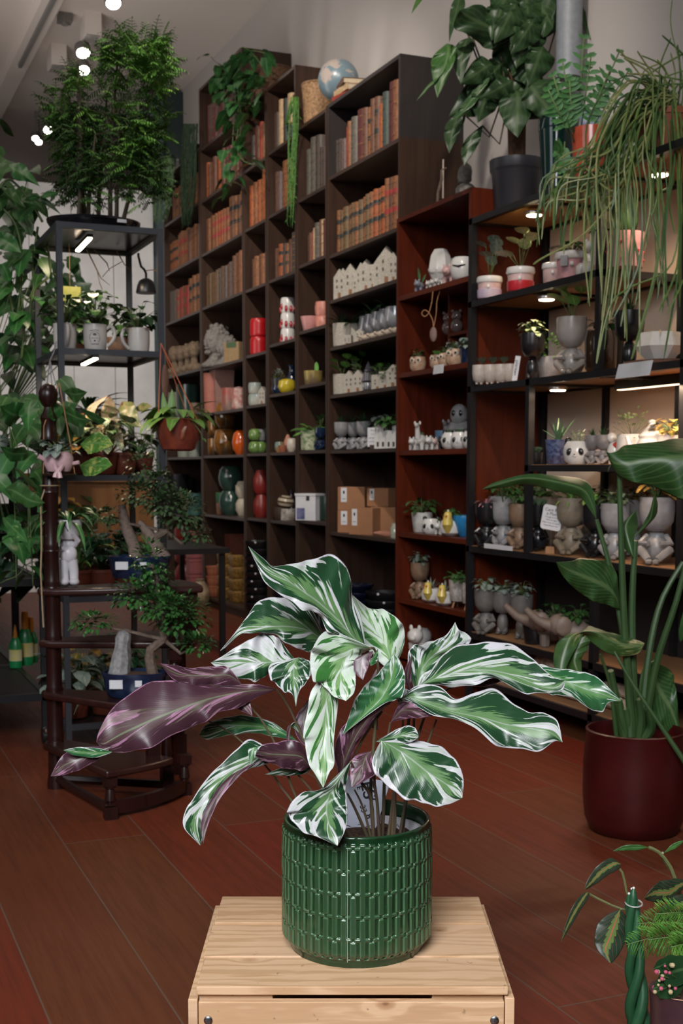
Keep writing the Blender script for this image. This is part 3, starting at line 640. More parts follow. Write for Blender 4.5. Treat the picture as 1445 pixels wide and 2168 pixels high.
# 23 purple low centre and dark fillers inside the clump
H([(744,1668),(740,1640,758,1640,778,1650),(742,1612,768,1618,794,1640),(756,1598,774,1602,790,1612)],(786,1590),1.80,1.83,'u',wave=.002,nv=20)
H([(668,1600),(628,1560,645,1550,660,1548),(626,1518,645,1510,664,1505)],(664,1468),1.86,1.88,'u',wave=.002,nv=24)
H([(612,1576),(606,1560,612,1548,616,1534),(612,1536,622,1530,632,1532)],(640,1560),1.85,1.87,'d',wave=.002,nv=18)
H([(800,1546),(775,1530,786,1520,800,1512),(770,1480,790,1476,808,1470),(780,1446,795,1440,806,1436)],(800,1410),1.89,1.91,'u',wave=.002,nv=24)
H([(768,1440),(752,1425,765,1420,778,1416),(750,1396,768,1392,784,1396)],(790,1378),1.80,1.82,'u',wave=.001,nv=18)
H([(800,1372),(788,1392,794,1386,800,1392),(780,1402,786,1394,796,1404)],(784,1410),1.785,1.79,'d',wave=.001,nv=14)
H([(872,1384),(856,1420,862,1430,870,1444),(860,1450,868,1456,878,1470)],(875,1490),1.89,1.90,'u',wave=.002,nv=20)
H([(838,1455),(840,1478,852,1474,864,1460),(846,1500,860,1495,876,1480)],(866,1520),1.88,1.88,'g',wave=.002,nv=18)
# nursery pot, soil, tag
ip=pc+V((0,0,.008)); pxs=aD(800,1760,1.90)
mb=MB(); off=(.018,.0,0)
mb.lathe([(.070,.002),(.083,.160),(.0875,.162),(.0875,.172),(.083,.172),(.082,.158),(.0001,.150)],48,off); mb.build('nursery_pot',mat('white_plastic',(.62,.62,.66),.35),cal)
m,nt,b=newmat('coir_soil'); SOIL=m; tc=nt.nodes.new('ShaderNodeTexCoord'); vz=N(nt,'ShaderNodeTexVoronoi',i_Scale=220.); L(nt,tc.outputs['Object'],vz.inputs['Vector'])
L(nt,MIX(nt,NOISE(nt,tc.outputs['Object'],160,4,.7),(.018,.008,.005),(.13,.06,.035)),b.inputs['Base Color']); b.inputs['Roughness'].default_value=.95; BUMP(nt,b,vz.outputs['Distance'],1.,.006)
mb=MB(); nn=26
vs=[];fs=[]
for j in range(9):
    for i in range(nn):
        a=2*PI*i/nn; r=.0815*j/8; vs.append((off[0]+r*cos(a),r*sin(a),.158+.005*NZ.noise(V((r*cos(a)*60,r*sin(a)*60,1)))))
for j in range(8):
    for i in range(nn): k=(i+1)%nn; fs.append((j*nn+i,j*nn+k,(j+1)*nn+k,(j+1)*nn+i))
mb.add(vs,fs)
for i in range(150):
    a=random.random()*6.28; r=.078*math.sqrt(random.random()); p=V((off[0]+r*cos(a),r*sin(a),.160)); q=p+V((random.uniform(-.008,.008),random.uniform(-.008,.008),random.uniform(-.001,.006)))
    mb.tube([p,q],.0005,3)
mb.build('soil',SOIL,cal,60)
# stems (petioles) : pixel polyline down to the soil
def stem(pts,D0,D1,r=.0026):
    P=catmull([(x,y,0) for x,y in pts],10); k=len(P)
    MB().tube([INV@aD(p[0],p[1],D0+(D1-D0)*i/(k-1)) for i,p in enumerate(P)],[r*(.6+.5*i/(k-1)) for i in range(k)],8).build('stem',STM,cal)
stem([(585,1460),(610,1494),(645,1574),(676,1662),(712,1730),(745,1775)],1.85,1.89)
stem([(500,1474),(545,1512),(590,1590),(612,1650),(632,1698),(700,1775)],1.84,1.90,.0022)
stem([(440,1526),(500,1560),(570,1630),(612,1690),(690,1770)],1.87,1.90,.002)
stem([(600,1608),(630,1640),(680,1700),(730,1772)],1.86,1.90,.002)
stem([(784,1372),(796,1380),(800,1440),(792,1560),(784,1680),(792,1775)],1.82,1.89,.0028)
stem([(742,1612),(760,1650),(785,1690),(790,1770)],1.80,1.88,.0026)
stem([(735,1680),(755,1720),(778,1774)],1.85,1.89,.0026)
stem([(750,1672),(768,1710),(785,1774)],1.86,1.89,.002)
stem([(806,1570),(792,1640),(798,1700),(803,1774)],1.80,1.89,.0026)
stem([(826,1530),(815,1600),(812,1700),(808,1776)],1.86,1.90,.003)
stem([(924,1522),(905,1572),(880,1640),(858,1700),(846,1770)],1.88,1.90,.0024)
stem([(876,1500),(874,1570),(862,1660),(850,1772)],1.89,1.91,.003)
stem([(853,1500),(850,1580),(836,1660),(822,1770)],1.88,1.90,.0024)
stem([(838,1570),(836,1670),(830,1774)],1.86,1.89,.003)
stem([(722,1650),(750,1600),(770,1560),(808,1505)],1.86,1.86,.0022)
stem([(930,1450),(905,1462),(885,1470),(868,1500),(858,1600)],1.89,1.90,.0026)
stem([(836,1690),(837,1735),(834,1772)],1.86,1.88,.0016)
stem([(1105,1422),(1020,1448),(960,1452),(905,1500),(880,1580)],1.92,1.91,.0022)
# plant label (white card wrapped in the pot)
TAGM=mat('tag_white',(.60,.63,.74),.5,ns=3); INK=mat('ink',(.02,.02,.025),.6)
tp=[INV@aD(x,y,1.955) for x,y in ((728,1788),(785,1788),(826,1655),(722,1640))]
mb=MB(); nrm=V((0,-.0006,0))
mb.add([p for p in tp]+[p-nrm*1.5 for p in tp],[(0,1,2,3),(7,6,5,4),(0,4,5,1),(1,5,6,2),(2,6,7,3),(3,7,4,0)]); o=mb.build('plant_tag',TAGM,cal,0)
def tagtext(body,px,py,size,rot=0):
    p=INV@aD(px,py,1.9535); textobj(body,'tag_writing',o,p,(PI/2,rot,0),size,INK)
tagtext('ES',778,1672,.030,1.35); tagtext('3',787,1690,.018,1.35); tagtext('E',760,1668,.012,1.35); tagtext('33',768,1712,.013,1.3); tagtext('8',780,1728,.014,1.2)
# ================================================================ FOLIAGE BUILDERS
rnd=random.uniform
LG=leafmat('leaf_mid',(.020,.068,.016),(.038,.105,.024),(.08,.16,.055))
LD=leafmat('leaf_dark',(.008,.030,.010),(.016,.050,.016),(.04,.085,.03),r=.35)
LB=leafmat('leaf_bright',(.07,.22,.03),(.13,.32,.06),(.22,.40,.12))
LY=leafmat('leaf_variegated_yellow',(.05,.17,.03),(.09,.24,.04),(.14,.28,.07),(.42,.46,.12),vt=(.50,.58))
LP=leafmat('leaf_pothos',(.022,.095,.022),(.04,.14,.035),(.08,.20,.06),(.22,.36,.12),vt=(.60,.68),r=.3)
LCR=leafmat('leaf_cream',(.03,.10,.03),(.06,.14,.04),(.30,.36,.20),(.55,.52,.38),vt=(.48,.56))
LCO=leafmat('leaf_croton',(.10,.12,.03),(.20,.14,.04),(.5,.3,.08),(.60,.30,.06),vt=(.46,.56))
LS=leafmat('leaf_silver',(.14,.19,.16),(.22,.27,.23),(.30,.34,.30),(.06,.10,.07),vt=(.52,.58),r=.5)
LSU=leafmat('leaf_succulent',(.08,.14,.08),(.13,.19,.11),None,r=.5)
LPK=leafmat('leaf_pink',(.30,.12,.16),(.42,.22,.25),(.20,.22,.14),(.16,.20,.12),r=.5)
LST=leafmat('leaf_striped',(.010,.045,.020),(.020,.07,.03),(.12,.20,.10),(.20,.28,.17),vt=(.55,.60))
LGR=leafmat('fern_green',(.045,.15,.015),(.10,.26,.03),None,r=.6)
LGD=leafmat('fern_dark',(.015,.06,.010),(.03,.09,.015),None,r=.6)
TRUNK=mat('bark',(.09,.06,.045),.9,c2=(.16,.12,.09),ns=60,bump=.6); VINE=mat('vine_stem',(.10,.16,.05),.6); VINEB=mat('vine_brown',(.16,.10,.05),.7)
BROWNST=mat('brown_stem',(.07,.05,.03),.7)
def rdir(up=0.,spread=1.):
    a=rnd(0,2*PI); return V((cos(a)*spread,sin(a)*spread,up))
def bush(mb,n,c,rad,h,Ln,W,shape='ovate',droop=.5,up=(.1,1.2),stem=True,mi=0,ms=1,flat=1.,fold=.15):
    c=V(c)
    for i in range(n):
        a=rnd(0,2*PI); k=math.sqrt(rnd(0.05,1)); z=h*rnd(.25,1)*(1-.35*k)
        p=c+V((cos(a)*rad*k,sin(a)*rad*k*flat,z)); d=V((cos(a),sin(a)*flat,rnd(*up)-.4))
        if stem: mb.tube([c+V((0,0,0)),c.lerp(p,.5)+V((0,0,h*.12)),p],[.0022,.0016,.001],3,ms)
        s=rnd(.75,1.15); mb.leaf(p,d,Z_,Ln*s,W*s,droop*rnd(.6,1.4),fold,shape,4,mi)
def rosette(mb,c,R,n=18,W=.012,rings=3,up=.25,mi=0,droop=-.3,shape='ovate'):
    for j in range(rings):
        for i in range(n):
            a=2*PI*(i+.5*(j%2))/n; f=1-j/(rings+.3)
            mb.leaf(V(c)+V((0,0,.004*j)),V((cos(a),sin(a),up+j*.5)),Z_,R*f,W,droop,.3,shape,3,mi)
def spray(mb,c,n,Ln,W,up=1.2,droop=1.2,shape='lance',mi=0,spread=1.,seg=7):
    for i in range(n):
        a=2*PI*i/n+rnd(-.25,.25); s=rnd(.7,1.1)
        mb.leaf(V(c),V((cos(a)*spread,sin(a)*spread,up*rnd(.5,1.5))),Z_,Ln*s,W*s,droop*rnd(.7,1.3),.25,shape,seg,mi)
def fern(mb,c,n,Ln,up=1.,droop=1.2,pin=.03,mi=0,ms=1,seg=12,dens=1):
    for i in range(n):
        a=2*PI*i/n+rnd(-.3,.3); d=V((cos(a),sin(a),up*rnd(.4,1.5))).normalized(); p=V(c); L_=Ln*rnd(.7,1.1); pts=[p.copy()]
        for k in range(seg):
            d=(d+V((0,0,-droop/seg*rnd(.9,1.5)))).normalized(); q=p+d*(L_/seg); sd=d.cross(Z_).normalized() if abs(d.z)<.98 else V((1,0,0))
            s=pin*(sin(PI*(k+.7)/(seg+.7))**.7)
            for t in (1,-1):
                for e in range(dens): mb.leaf(p.lerp(q,e/dens),sd*t+d*.5,Z_,s,s*.32,.5,.0,'lance',2,mi)
            p=q; pts.append(p.copy())
        mb.tube(pts,.0012,3,ms)
def frondflat(mb,p,d,Ln,mi=0,ms=1,seg=6,w=.5,W=.018):
    """flat feathery spray like asparagus fern: thin twig with small side twigs of needles"""
    d=V(d).normalized(); sd=d.cross(Z_)
    sd=sd.normalized() if sd.length>.1 else V((1,0,0)); p=V(p); pts=[p.copy()]
    for k in range(seg):
        q=p+d*(Ln/seg); s=Ln*w*sin(PI*(k+.8)/(seg+1.2))
        for t in (1,-1): mb.leaf(p,sd*t*1.+d*.9,Z_,s,W,.5,.1,'lance',3,mi)
        p=q; d=(d+V((0,0,-.10))).normalized(); pts.append(p.copy())
    mb.leaf(p,d,Z_,Ln*.25,W*.8,.4,.1,'lance',2,mi)
    mb.tube(pts,.0012,3,ms)
def vine(mb,pts,every,Ln,W,shape='heart',mi=0,ms=1,r=.0022,k=24,droop=.7,jit=.5,side=None):
    P=[V(p) for p in catmull([tuple(p) for p in pts],k)]; mb.tube(P,r,4,ms); acc=0
    for i in range(1,k):
        acc+=(P[i]-P[i-1]).length
        if acc>=every:
            acc=0; a=rnd(0,2*PI); d=V((cos(a),sin(a),rnd(-.5,.4))); 
            if side is not None: d=(d*jit+V(side)).normalized()
            s=rnd(.7,1.15); q=P[i]+d*Ln*.35; mb.tube([P[i],q],r*.5,3,ms); mb.leaf(q,d+V((0,0,-.2)),Z_,Ln*s,W*s,droop,.12,shape,4,mi)
def soil(mb,r,z,mi=0,c=(0,0,0)): mb.lathe([(r,z-.004),(r*.7,z+.002),(.0001,z+.004)],16,c,mi)
TERRA=mat('terracotta',(.30,.095,.045),.7,ns=20); BLKP=mat('black_plastic',(.012,.012,.014),.35,ns=12); WCER=mat('white_ceramic',(.60,.585,.56),.22,c2=(.56,.545,.52)); BLUG=mat('navy_glaze',(.006,.012,.034),.14,c2=(.010,.024,.06),ns=18,coat=.3)
CARD=mat('white_card',(.62,.62,.64),.7,ns=3)
def potprof(r,h,tap=.8,rim=.0,th=.06):
    return [(r*tap*.92,0),(r*tap,.003),(r*(tap+(1-tap)*.55),h*.55),(r,h*(.86 if rim else .97))]+([(r*1.0,h*.86),(r*(1+rim),h*.87)] if rim else [])+[(r*(1+rim),h),(r*(1+rim)-r*th,h),(r*.90,h*.88),(.0001,h*.87)]
# ================================================================ SPIRAL LIBRARY STEPS
MH=wood('dark_mahogany',(.024,.006,.005),(.012,.004,.003),'Z',1.,.32,coat=.05)
MHT=wood('mahogany_tread',(.034,.011,.008),(.020,.007,.006),'X',1.,.30,coat=.15)
SX,SY=.695,4.09
st=thing('library_steps','dark mahogany spiral library steps with a turned pole','steps',(SX,SY,0))
pr=[(.030,0),(.034,.01),(.030,.03)]
def ringz(z): return [(.025,z-.02),(.028,z-.014),(.026,z-.007),(.0285,z),(.0255,z+.010)]
pr=[(.030,0),(.030,.02),(.0255,.05)]+[q for z in (.17,.33,.50,.68,.80,.99,1.15) for q in ringz(z)]+[(.024,1.20),(.028,1.215),(.018,1.235),(.014,1.25),(.022,1.258),(.030,1.275),(.031,1.295),(.024,1.315),(.010,1.325),(.0001,1.327)]
MB().lathe(pr,24).build('pole',MH,st)
def tread(name,a0,a1,z,R0=.0,R1=.40,th=.024,Rf=None):
    mb=MB(); n=10; bot=[];top=[]
    pts=[(.045*cos(a0-1.4),.045*sin(a0-1.4)),(R1*cos(a0),R1*sin(a0))]
    for i in range(1,n+1):
        a=a0+(a1-a0)*i/n; pts.append((R1*cos(a),R1*sin(a)))
    pts.append((.045*cos(a1+1.4),.045*sin(a1+1.4)))
    for k in range(4):
        a=a1+1.6+k*.5; pts.append((.048*cos(a),.048*sin(a)))
    m_=len(pts); vs=[(x,y,z-th) for x,y in pts]+[(x,y,z) for x,y in pts]
    mb.add(vs,[tuple(range(m_-1,-1,-1)),tuple(range(m_,2*m_))]+[(i,(i+1)%m_,m_+(i+1)%m_,m_+i) for i in range(m_)])
    o=mb.build(name,MHT,st,30); bevel(o,.008,3); return o
def leg(x,y,z0,z1,s=.019):
    mb=MB(); mb.box(x-s,x+s,y-s,y+s,z0,z0+(z1-z0)*.30).box(x-s,x+s,y-s,y+s,z1-(z1-z0)*.22,z1)
    a=z0+(z1-z0)*.30; b_=z1-(z1-z0)*.22; d=b_-a
    mb.lathe([(s*.8,a),(s*1.05,a+d*.06),(s*.6,a+d*.14),(s*.95,a+d*.3),(s*.8,a+d*.6),(s*.6,a+d*.84),(s*1.05,a+d*.92),(s*.8,b_)],14,(x,y,0)).build('leg',MH,st)
def ap(px,py,z): p=aZ(px,py,z); return p.x-SX,p.y-SY
import math as _m
def ang(px,py,z): x,y=ap(px,py,z); return _m.atan2(y,x),_m.hypot(x,y)
# treads fan from front (low) to the right/back (high)
tread('tread',-1.43,-.88,.155,R1=.475)
tread('tread',-1.12,-.55,.325,R1=.43)
tread('tread',-.50,.12,.495,R1=.47)
tread('tread',-.26,.30,.665,R1=.49)
for a,z0,z1,R in ((-1.38,0,.131,.445),(-.60,0,.131,.445),(-.90,.155,.301,.40),(-.60,.0,.301,.385),(-.56,.325,.471,.41),(.06,0,.471,.43),(-.18,.495,.641,.45),(.26,0,.641,.45)): leg(R*cos(a),R*sin(a),z0,z1)
mb=MB()
P=[(.45*cos(-1.38+(.78)*i/10),.45*sin(-1.38+.78*i/10),.035) for i in range(11)]
for i in range(10):
    a,b_=V(P[i]),V(P[i+1]); mb.add([a*.97+V((0,0,-.02)),a*1.02+V((0,0,-.02)),b_*1.02+V((0,0,-.02)),b_*.97+V((0,0,-.02)),a*.97+V((0,0,.02)),a*1.02+V((0,0,.02)),b_*1.02+V((0,0,.02)),b_*.97+V((0,0,.02))],[(3,2,1,0),(4,5,6,7),(0,1,5,4),(1,2,6,5),(2,3,7,6),(3,0,4,7)])
mb.build('curved_rail',MH,st)
mb=MB().tube([(0,0,.03),(.44*cos(-1.38),.44*sin(-1.38),.03)],.014,6).tube([(0,0,.03),(.44*cos(-.6),.44*sin(-.6),.03)],.014,6); mb.build('bottom_stretcher',MH,st)
mb=MB().tube([(-.005,.0,1.02),(-.036,-.03,.95),(-.037,-.03,.80),(-.042,-.034,.72),(-.038,-.03,.60),(-.036,-.03,.54)],.0028,5).tube([(.032*cos(a*.4),.032*sin(a*.4),.998) for a in range(17)],.002,4)
mb.build('twine',mat('jute',(.36,.25,.15),.9,ns=80),st)
# ================================================================ BONSAI TREES
def bonsai(name,label,cx,cy,cz,rz,h,potw,seedv,lean,grp=None,stone=True,leafM=LG):
    random.seed(seedv); t=thing(name,label,'bonsai',(cx,cy,cz),rz,grp)
    w=potw; mb=MB().lathe([(w*.86,0),(w*.9,.004),(w*.98,.03),(w*1.03,.062),(w*1.06,.066),(w*1.06,.078),(w*.98,.078),(w*.94,.06),(.0001,.058)],40,sy=.72); mb.build('bonsai_pot',BLUG,t,50)
    MB().lathe([(w*.95,.062),(w*.6,.072),(.0001,.078)],24,sy=.70).build('soil',SOIL,t)
    MB().box(-w*.70,-w*.28,-.0,.002,.034,.062).build('price_label',CARD,t,0,(0,-w*.72-.003,0)); MB().box(w*.12,w*.34,-.0,.002,.040,.060).build('price_label',CARD,t,0,(0,-w*.72-.003,0))
    if stone:
        s=MB(); 
        for k in range(1): s.lathe([(.040,.060),(.034,.085),(.032,.12),(.024,.16),(.026,.19),(.016,.212),(.0001,.217)],9,(-w*.52,0,0),sx=1.0)
        s.v=[p+V((.02*(p.z-.06)/.15+.004*NZ.noise(p*60),.004*NZ.noise(p*55+V((3,3,3))),0)) for p in s.v]; s.build('standing_stone',mat('grey_stone',(.30,.29,.28),.9,c2=(.14,.135,.14),ns=55,bump=.8),t,30)
    br=MB(); top=V((lean,0,h)); tr=catmull([(.06*1,0,.06),(.05,0,.06+h*.18),(.10,.0,h*.42),(.05+lean*.4,.01,h*.66),(lean,0,h*.92)],12)
    br.tube(tr,[.019*(1-.75*i/11) for i in range(12)],8)
    pads=[((lean-.01,0,h*.93),.055,.07,60),((.02,.0,h*.70),.10,.05,110),((-.13,-.01,h*.52),.07,.03,60),((.15,0,h*.55),.09,.07,150),((.10,-.04,h*.62),.08,.05,110),((.20,0,h*.36),.05,.03,60),((.07,.02,h*.80),.055,.05,70)]
    fo=MB()
    for (x,y,z),r,hh,n in pads:
        br.tube([V(tr[5]),V(((x+tr[5][0])/2,y,z-.03)),V((x,y,z-.01))],[.007,.005,.002],5)
        for i in range(int(n*2.6)):
            d=V((rnd(-1,1),rnd(-1,1),rnd(-.6,1))).normalized(); p=V((x,y,z))+V((d.x*r,d.y*r*.9,d.z*hh))*rnd(.45,1.1)
            fo.leaf(p,d+V((0,0,rnd(-.3,.3))),Z_,rnd(.014,.024),rnd(.011,.016),.4,.25,'ovate',3)
    br.build('trunk',TRUNK,t); fo.build('foliage',leafM,t,180); return t
SHINY=leafmat('leaf_glossy',(.018,.075,.018),(.04,.13,.03),(.08,.17,.05),r=.16)
p=aZ(312,1497,.333); bonsai('bonsai_tree','bonsai with glossy leaves and a grey stone in navy pot, on the second step','p',0,0,0,0,1,1,0) if False else None
p=aZ(290,1478,.327); bonsai('bonsai_tree','bonsai with glossy leaves and a grey standing stone in a navy pot',p.x+.005,p.y+.050,.327,-.38,.46,.098,3,.06,leafM=SHINY)
p=aZ(306,1226,.667); t2=bonsai('bonsai_tree','taller bonsai with thick pale trunk in a wide blue pot on the top step',p.x,p.y+.07,.667,-.38,.42,.105,11,.02,stone=False,leafM=leafmat('leaf_olive',(.035,.075,.025),(.06,.11,.045),(.10,.15,.08)))
mb=MB().tube([(-.01,0,.06),(-.02,-.01,.12),(-.05,0,.19),(-.06,0,.26)],[.026,.022,.020,.012],10).tube([(.085,0,.065),(.06,0,.11),(.03,0,.16),(.0,0,.2)],[.030,.024,.018,.01],9); mb.build('old_trunk',mat('pale_bark',(.22,.16,.13),.9,c2=(.12,.085,.07),ns=50,bump=.6),t2)
random.seed(21)
# ================================================================ FIGURE PLANTERS ON THE STEPS
WF=mat('figure_white',(.62,.60,.63),.35,c2=(.58,.56,.59)); PKF=mat('figure_pink',(.58,.38,.40),.4,c2=(.54,.35,.37))
p=aZ(146,1241,.667); t=thing('figure_planter','white standing figure planter with spider plant head on the top step','planter',(p.x+.004,p.y+.02,.667),-.3)
mb=MB(); mb.ball((-.014,-.004,.013),(.017,.026,.013),12).ball((.018,-.004,.013),(.017,.026,.013),12)
mb.tube([(-.014,.006,.01),(-.016,.004,.05),(-.011,.0,.085)],[.014,.016,.018],10).tube([(.016,.006,.01),(.016,.004,.05),(.011,.0,.085)],[.014,.016,.018],10)
mb.ball((0,0,.105),(.029,.024,.034),14).ball((0,0,.135),(.022,.018,.022),12).tube([(-.024,0,.14),(-.036,-.012,.115),(-.012,-.026,.125)],[.010,.009,.008],8).tube([(.022,-.002,.135),(.034,-.02,.150),(.018,-.036,.178)],[.010,.009,.008],8)
mb.build('body',WF,t); MB().lathe([(.008,.150),(.030,.156),(.044,.178),(.046,.208),(.043,.218),(.040,.218),(.038,.20),(.0001,.198)],24).build('head_bowl',WF,t)
MB().tube([(-.010,-.044,.213),(.006,-.046,.182)],.0016,5).build('mouth_line',mat('black_ink',(.01,.01,.01),.5),t); 
mb=MB(); spray(mb,(0,0,.205),40,.16,.017,1.4,1.5,'lance'); mb.build('spider_plant',leafmat('leaf_spider',(.03,.12,.03),(.05,.16,.04),(.30,.38,.22)),t,180)
p=aD(124,1008,4.02); t=thing('hanging_planter','pink round planter with little legs sitting on a hanging saucer','planter',(p.x,p.y-.01,p.z),-.3)
MB().lathe([(.001,0),(.05,.0),(.055,.004),(.055,.008),(.001,.008)],28).build('swing_saucer',MHT,t)
mb=MB().lathe([(.018,.009),(.036,.015),(.048,.040),(.046,.062),(.034,.078),(.028,.078),(.027,.066),(.0001,.064)],28); mb.tube([(-.006,-.044,.036),(-.002,-.062,.024),(.010,-.070,.008),(.012,-.072,-.006)],[.009,.008,.007,.008],8).tube([(.014,-.043,.032),(.010,-.064,.020),(-.002,-.072,.006),(-.004,-.074,-.004)],[.009,.008,.007,.008],8)
mb.tube([(-.042,-.01,.052),(-.062,-.016,.064)],[.007,.009],8).tube([(.044,-.01,.040),(.066,-.014,.044)],[.006,.007],8); mb.build('pot_body',PKF,t)
TW=mat('twine_orange',(.40,.20,.09),.8)
MB().tube([(-.05,0,.004),(-.045,0,.16),(0,.05,.30)],.0016,4).tube([(.05,0,.004),(.035,0,.12),(0,.05,.30)],.0016,4).build('string',TW,t)
mb=MB(); bush(mb,34,(0,0,.066),.055,.065,.042,.030,'ovate',.5); mb.build('foliage',[LS,VINE],t,180)
# hanging terracotta bowl on the right front post of the tower
p=aY(378,955,4.56); t=thing('hanging_pot','glazed terracotta hanging pot with trailing vine, strung from the grey tower','planter',(p.x,4.555,p.z),-.3)
mb=MB().lathe([(.045,0),(.060,.006),(.078,.05),(.086,.10),(.090,.118),(.084,.120),(.078,.10),(.0001,.098)],36); mb.build('pot_body',mat('red_brown_glaze',(.26,.055,.028),.22,c2=(.14,.03,.02),ns=14,coat=.3),t)
MB().tube([(.012,-.072,.045),(.020,-.080,.072),(.030,-.082,.090)],[.010,.012,.006],6).build('painted_leaf',mat('leaf_motif',(.30,.13,.06),.4,c2=(.22,.03,.02),ns=60),t)
tp_=aY(340,727,4.56); tv=V((tp_.x-p.x,0,tp_.z-p.z)); tv=Matrix.Rotation(.3,3,'Z')@tv
MB().tube([(-.075,-.02,.112),tv],.0022,5).tube([(.07,-.04,.114),tv],.0022,5).tube([(.04,.07,.112),tv],.0018,5).build('cord',mat('orange_cord',(.42,.10,.035),.6),t)
mb=MB(); bush(mb,34,(0,0,.10),.09,.08,.095,.06,'heart',.7,fold=.1); mb.leaf((-.03,0,.10),(.05,0,1),(0,1,0),.13,.035,.1,.1,'strap',5); mb.leaf((-.045,0,.10),(-.1,0,1),(0,1,0),.12,.03,.1,.1,'strap',5)
vine(mb,[(-.08,-.03,.10),(-.10,-.05,.06),(-.09,-.05,-.02),(-.07,-.05,-.06)],.05,.03,.02); vine(mb,[(.05,-.07,.11),(.08,-.09,.07),(.09,-.09,.04)],.08,.02,.015); mb.build('foliage',[leafmat('leaf_syngonium',(.09,.20,.03),(.14,.26,.06),(.18,.32,.10),r=.3),VINE],t,180)
o=MB().lathe([(.001,.0),(.010,.01),(.014,.05),(.014,.09),(.006,.12),(.001,.125)],8,sy=.4).build('wooden_tag',mat('brown_tag',(.13,.06,.035),.7,ns=60),None); o.location=aY(350,842,4.585); tag(o,'brown carved wooden tag hanging on the tower post','tag')
# ================================================================ LARGE RED PLANTER + banana-like plant
q=aZ(1340,1787,0); dq=q.dot(FH); rr=.143
c0=aD(1341,1700,dq+rr); c0.z=0
t=thing('potted_strelitzia','tall plant with long stalks in a large dark red planter on the floor','plant',c0,-YAW)
REDG=mat('oxblood_glaze',(.045,.004,.004),.35,c2=(.030,.003,.003),ns=6,spec=.3)
MB().lathe([(.118,0),(.128,.006),(.142,.04),(.148,.10),(.148,.20),(.140,.29),(.143,.298),(.135,.300),(.131,.285),(.132,.25),(.0001,.248)],56).build('planter_body',REDG,t)
MB().lathe([(.130,.250),(.06,.258),(.0001,.26)],32).build('soil',SOIL,t)
INV2=(Matrix.Translation(c0)@Matrix.Rotation(-YAW,4,'Z')).inverted()
BGL=leafmat('leaf_banana',(.014,.048,.011),(.022,.066,.015),(.07,.12,.04),r=.42,vein=70); BGV=leafmat('leaf_banana_marbled',(.022,.062,.016),(.04,.09,.02),(.09,.13,.05),(.22,.23,.09),vt=(.54,.60),r=.4)
BSTM=mat('banana_stalk',(.022,.058,.013),.5,c2=(.032,.07,.02),ns=14)
def bigleaf(st,base,tipd,based,m,wave=.006,curl=.02):
    global INV,cal
    a,b_=INV,cal; INV,cal=INV2,t; o=hero(st,base,tipd,based,m,m,wave=wave,curl=curl,nv=26,nu=7); INV,cal=a,b_; return o
def bstem(pts,D0,D1,r):
    P=catmull([(x,y,0) for x,y in pts],14); MB().tube([INV2@aD(p[0],p[1],D0+(D1-D0)*i/13) for i,p in enumerate(P)],[r*(.55+.6*i/13) for i in range(14)],8).build('stalk',BSTM,t)
dc=dq+rr
bigleaf([(1020,1036),(1046,1035,1048,1028,1050,1020),(1110,1026,1112,1012,1120,1003),(1170,1038,1180,1020,1188,1008,0,0,.03),(1225,1052,1232,1036,1235,1016,0,0,.04),(1242,1072,1250,1062,1256,1042)],(1262,1100),dc-.05,dc,BGL,.004)
bigleaf([(1280,950),(1310,1008,1300,980,1292,958),(1380,1030,1360,975,1340,940,0,0,.05),(1450,1060,1430,965,1420,930,0,0,.1),(1520,1040,1500,970,1500,935,0,0,.1)],(1560,1000),dc-.10,dc-.2,BGL,.01)
bigleaf([(1286,1000),(1292,985,1300,975,1306,960),(1330,985,1335,965,1338,948)],(1318,1010),dc-.12,dc-.05,BGL,.002)
bigleaf([(1176,1190),(1192,1222,1200,1205,1205,1188),(1225,1255,1238,1222,1245,1182,0,0,.04),(1262,1276,1278,1240,1290,1190,0,0,.05),(1295,1285,1300,1260,1306,1225,0,0,.02)],(1312,1290),dc-.15,dc-.02,BGL,.006)
bigleaf([(1185,1440),(1170,1400,1190,1390,1215,1380),(1185,1350,1215,1345,1240,1332,0,.0,.04),(1225,1345,1260,1338,1265,1330,0,0,.05),(1290,1385,1305,1360,1300,1342,0,0,.05),(1345,1388,1350,1368,1340,1352,0,0,.03)],(1364,1362),dc-.16,dc-.05,BGV,.006)
bigleaf([(1232,1445),(1200,1420,1215,1400,1232,1392),(1196,1380,1222,1370,1250,1360)],(1238,1345),dc-.13,dc-.1,BGV,.004)
bigleaf([(1385,1040),(1375,1080,1380,1075,1392,1070),(1360,1110,1372,1105,1384,1098)],(1340,1140),dc-.08,dc-.02,BGL,.001)
bigleaf([(1340,1180),(1320,1160,1330,1150,1342,1140),(1310,1120,1325,1110,1350,1110,0,0,.02)],(1345,1080),dc-.04,dc,BGL,.002)
bigleaf([(1440,1560),(1395,1540,1420,1500,1430,1460),(1360,1480,1390,1450,1420,1420,0,0,.04)],(1380,1400),dc+.05,dc+.05,BGL,.004)
bigleaf([(1460,1310),(1440,1360,1450,1350,1470,1340),(1436,1330,1450,1320,1470,1310)],(1450,1280),dc,dc,BGL,.002)
bstem([(1262,1100),(1290,1200),(1318,1340),(1330,1450),(1335,1560)],dc,dc-.02,.011)
bstem([(1310,985),(1314,1140),(1320,1300),(1330,1450),(1338,1562)],dc-.08,dc-.01,.012)
bstem([(1345,1145),(1338,1260),(1338,1400),(1345,1562)],dc-.02,dc,.013)
bstem([(1445,1190),(1400,1270),(1375,1370),(1362,1480),(1355,1565)],dc+.03,dc+.01,.012)
bstem([(1500,970),(1440,1240),(1390,1400),(1360,1562)],dc-.1,dc+.03,.011)
bstem([(1300,1380),(1340,1450),(1400,1540),(1460,1630)],dc-.12,dc-.16,.007)
bstem([(1270,1385),(1290,1450),(1305,1565)],dc-.1,dc-.04,.006)
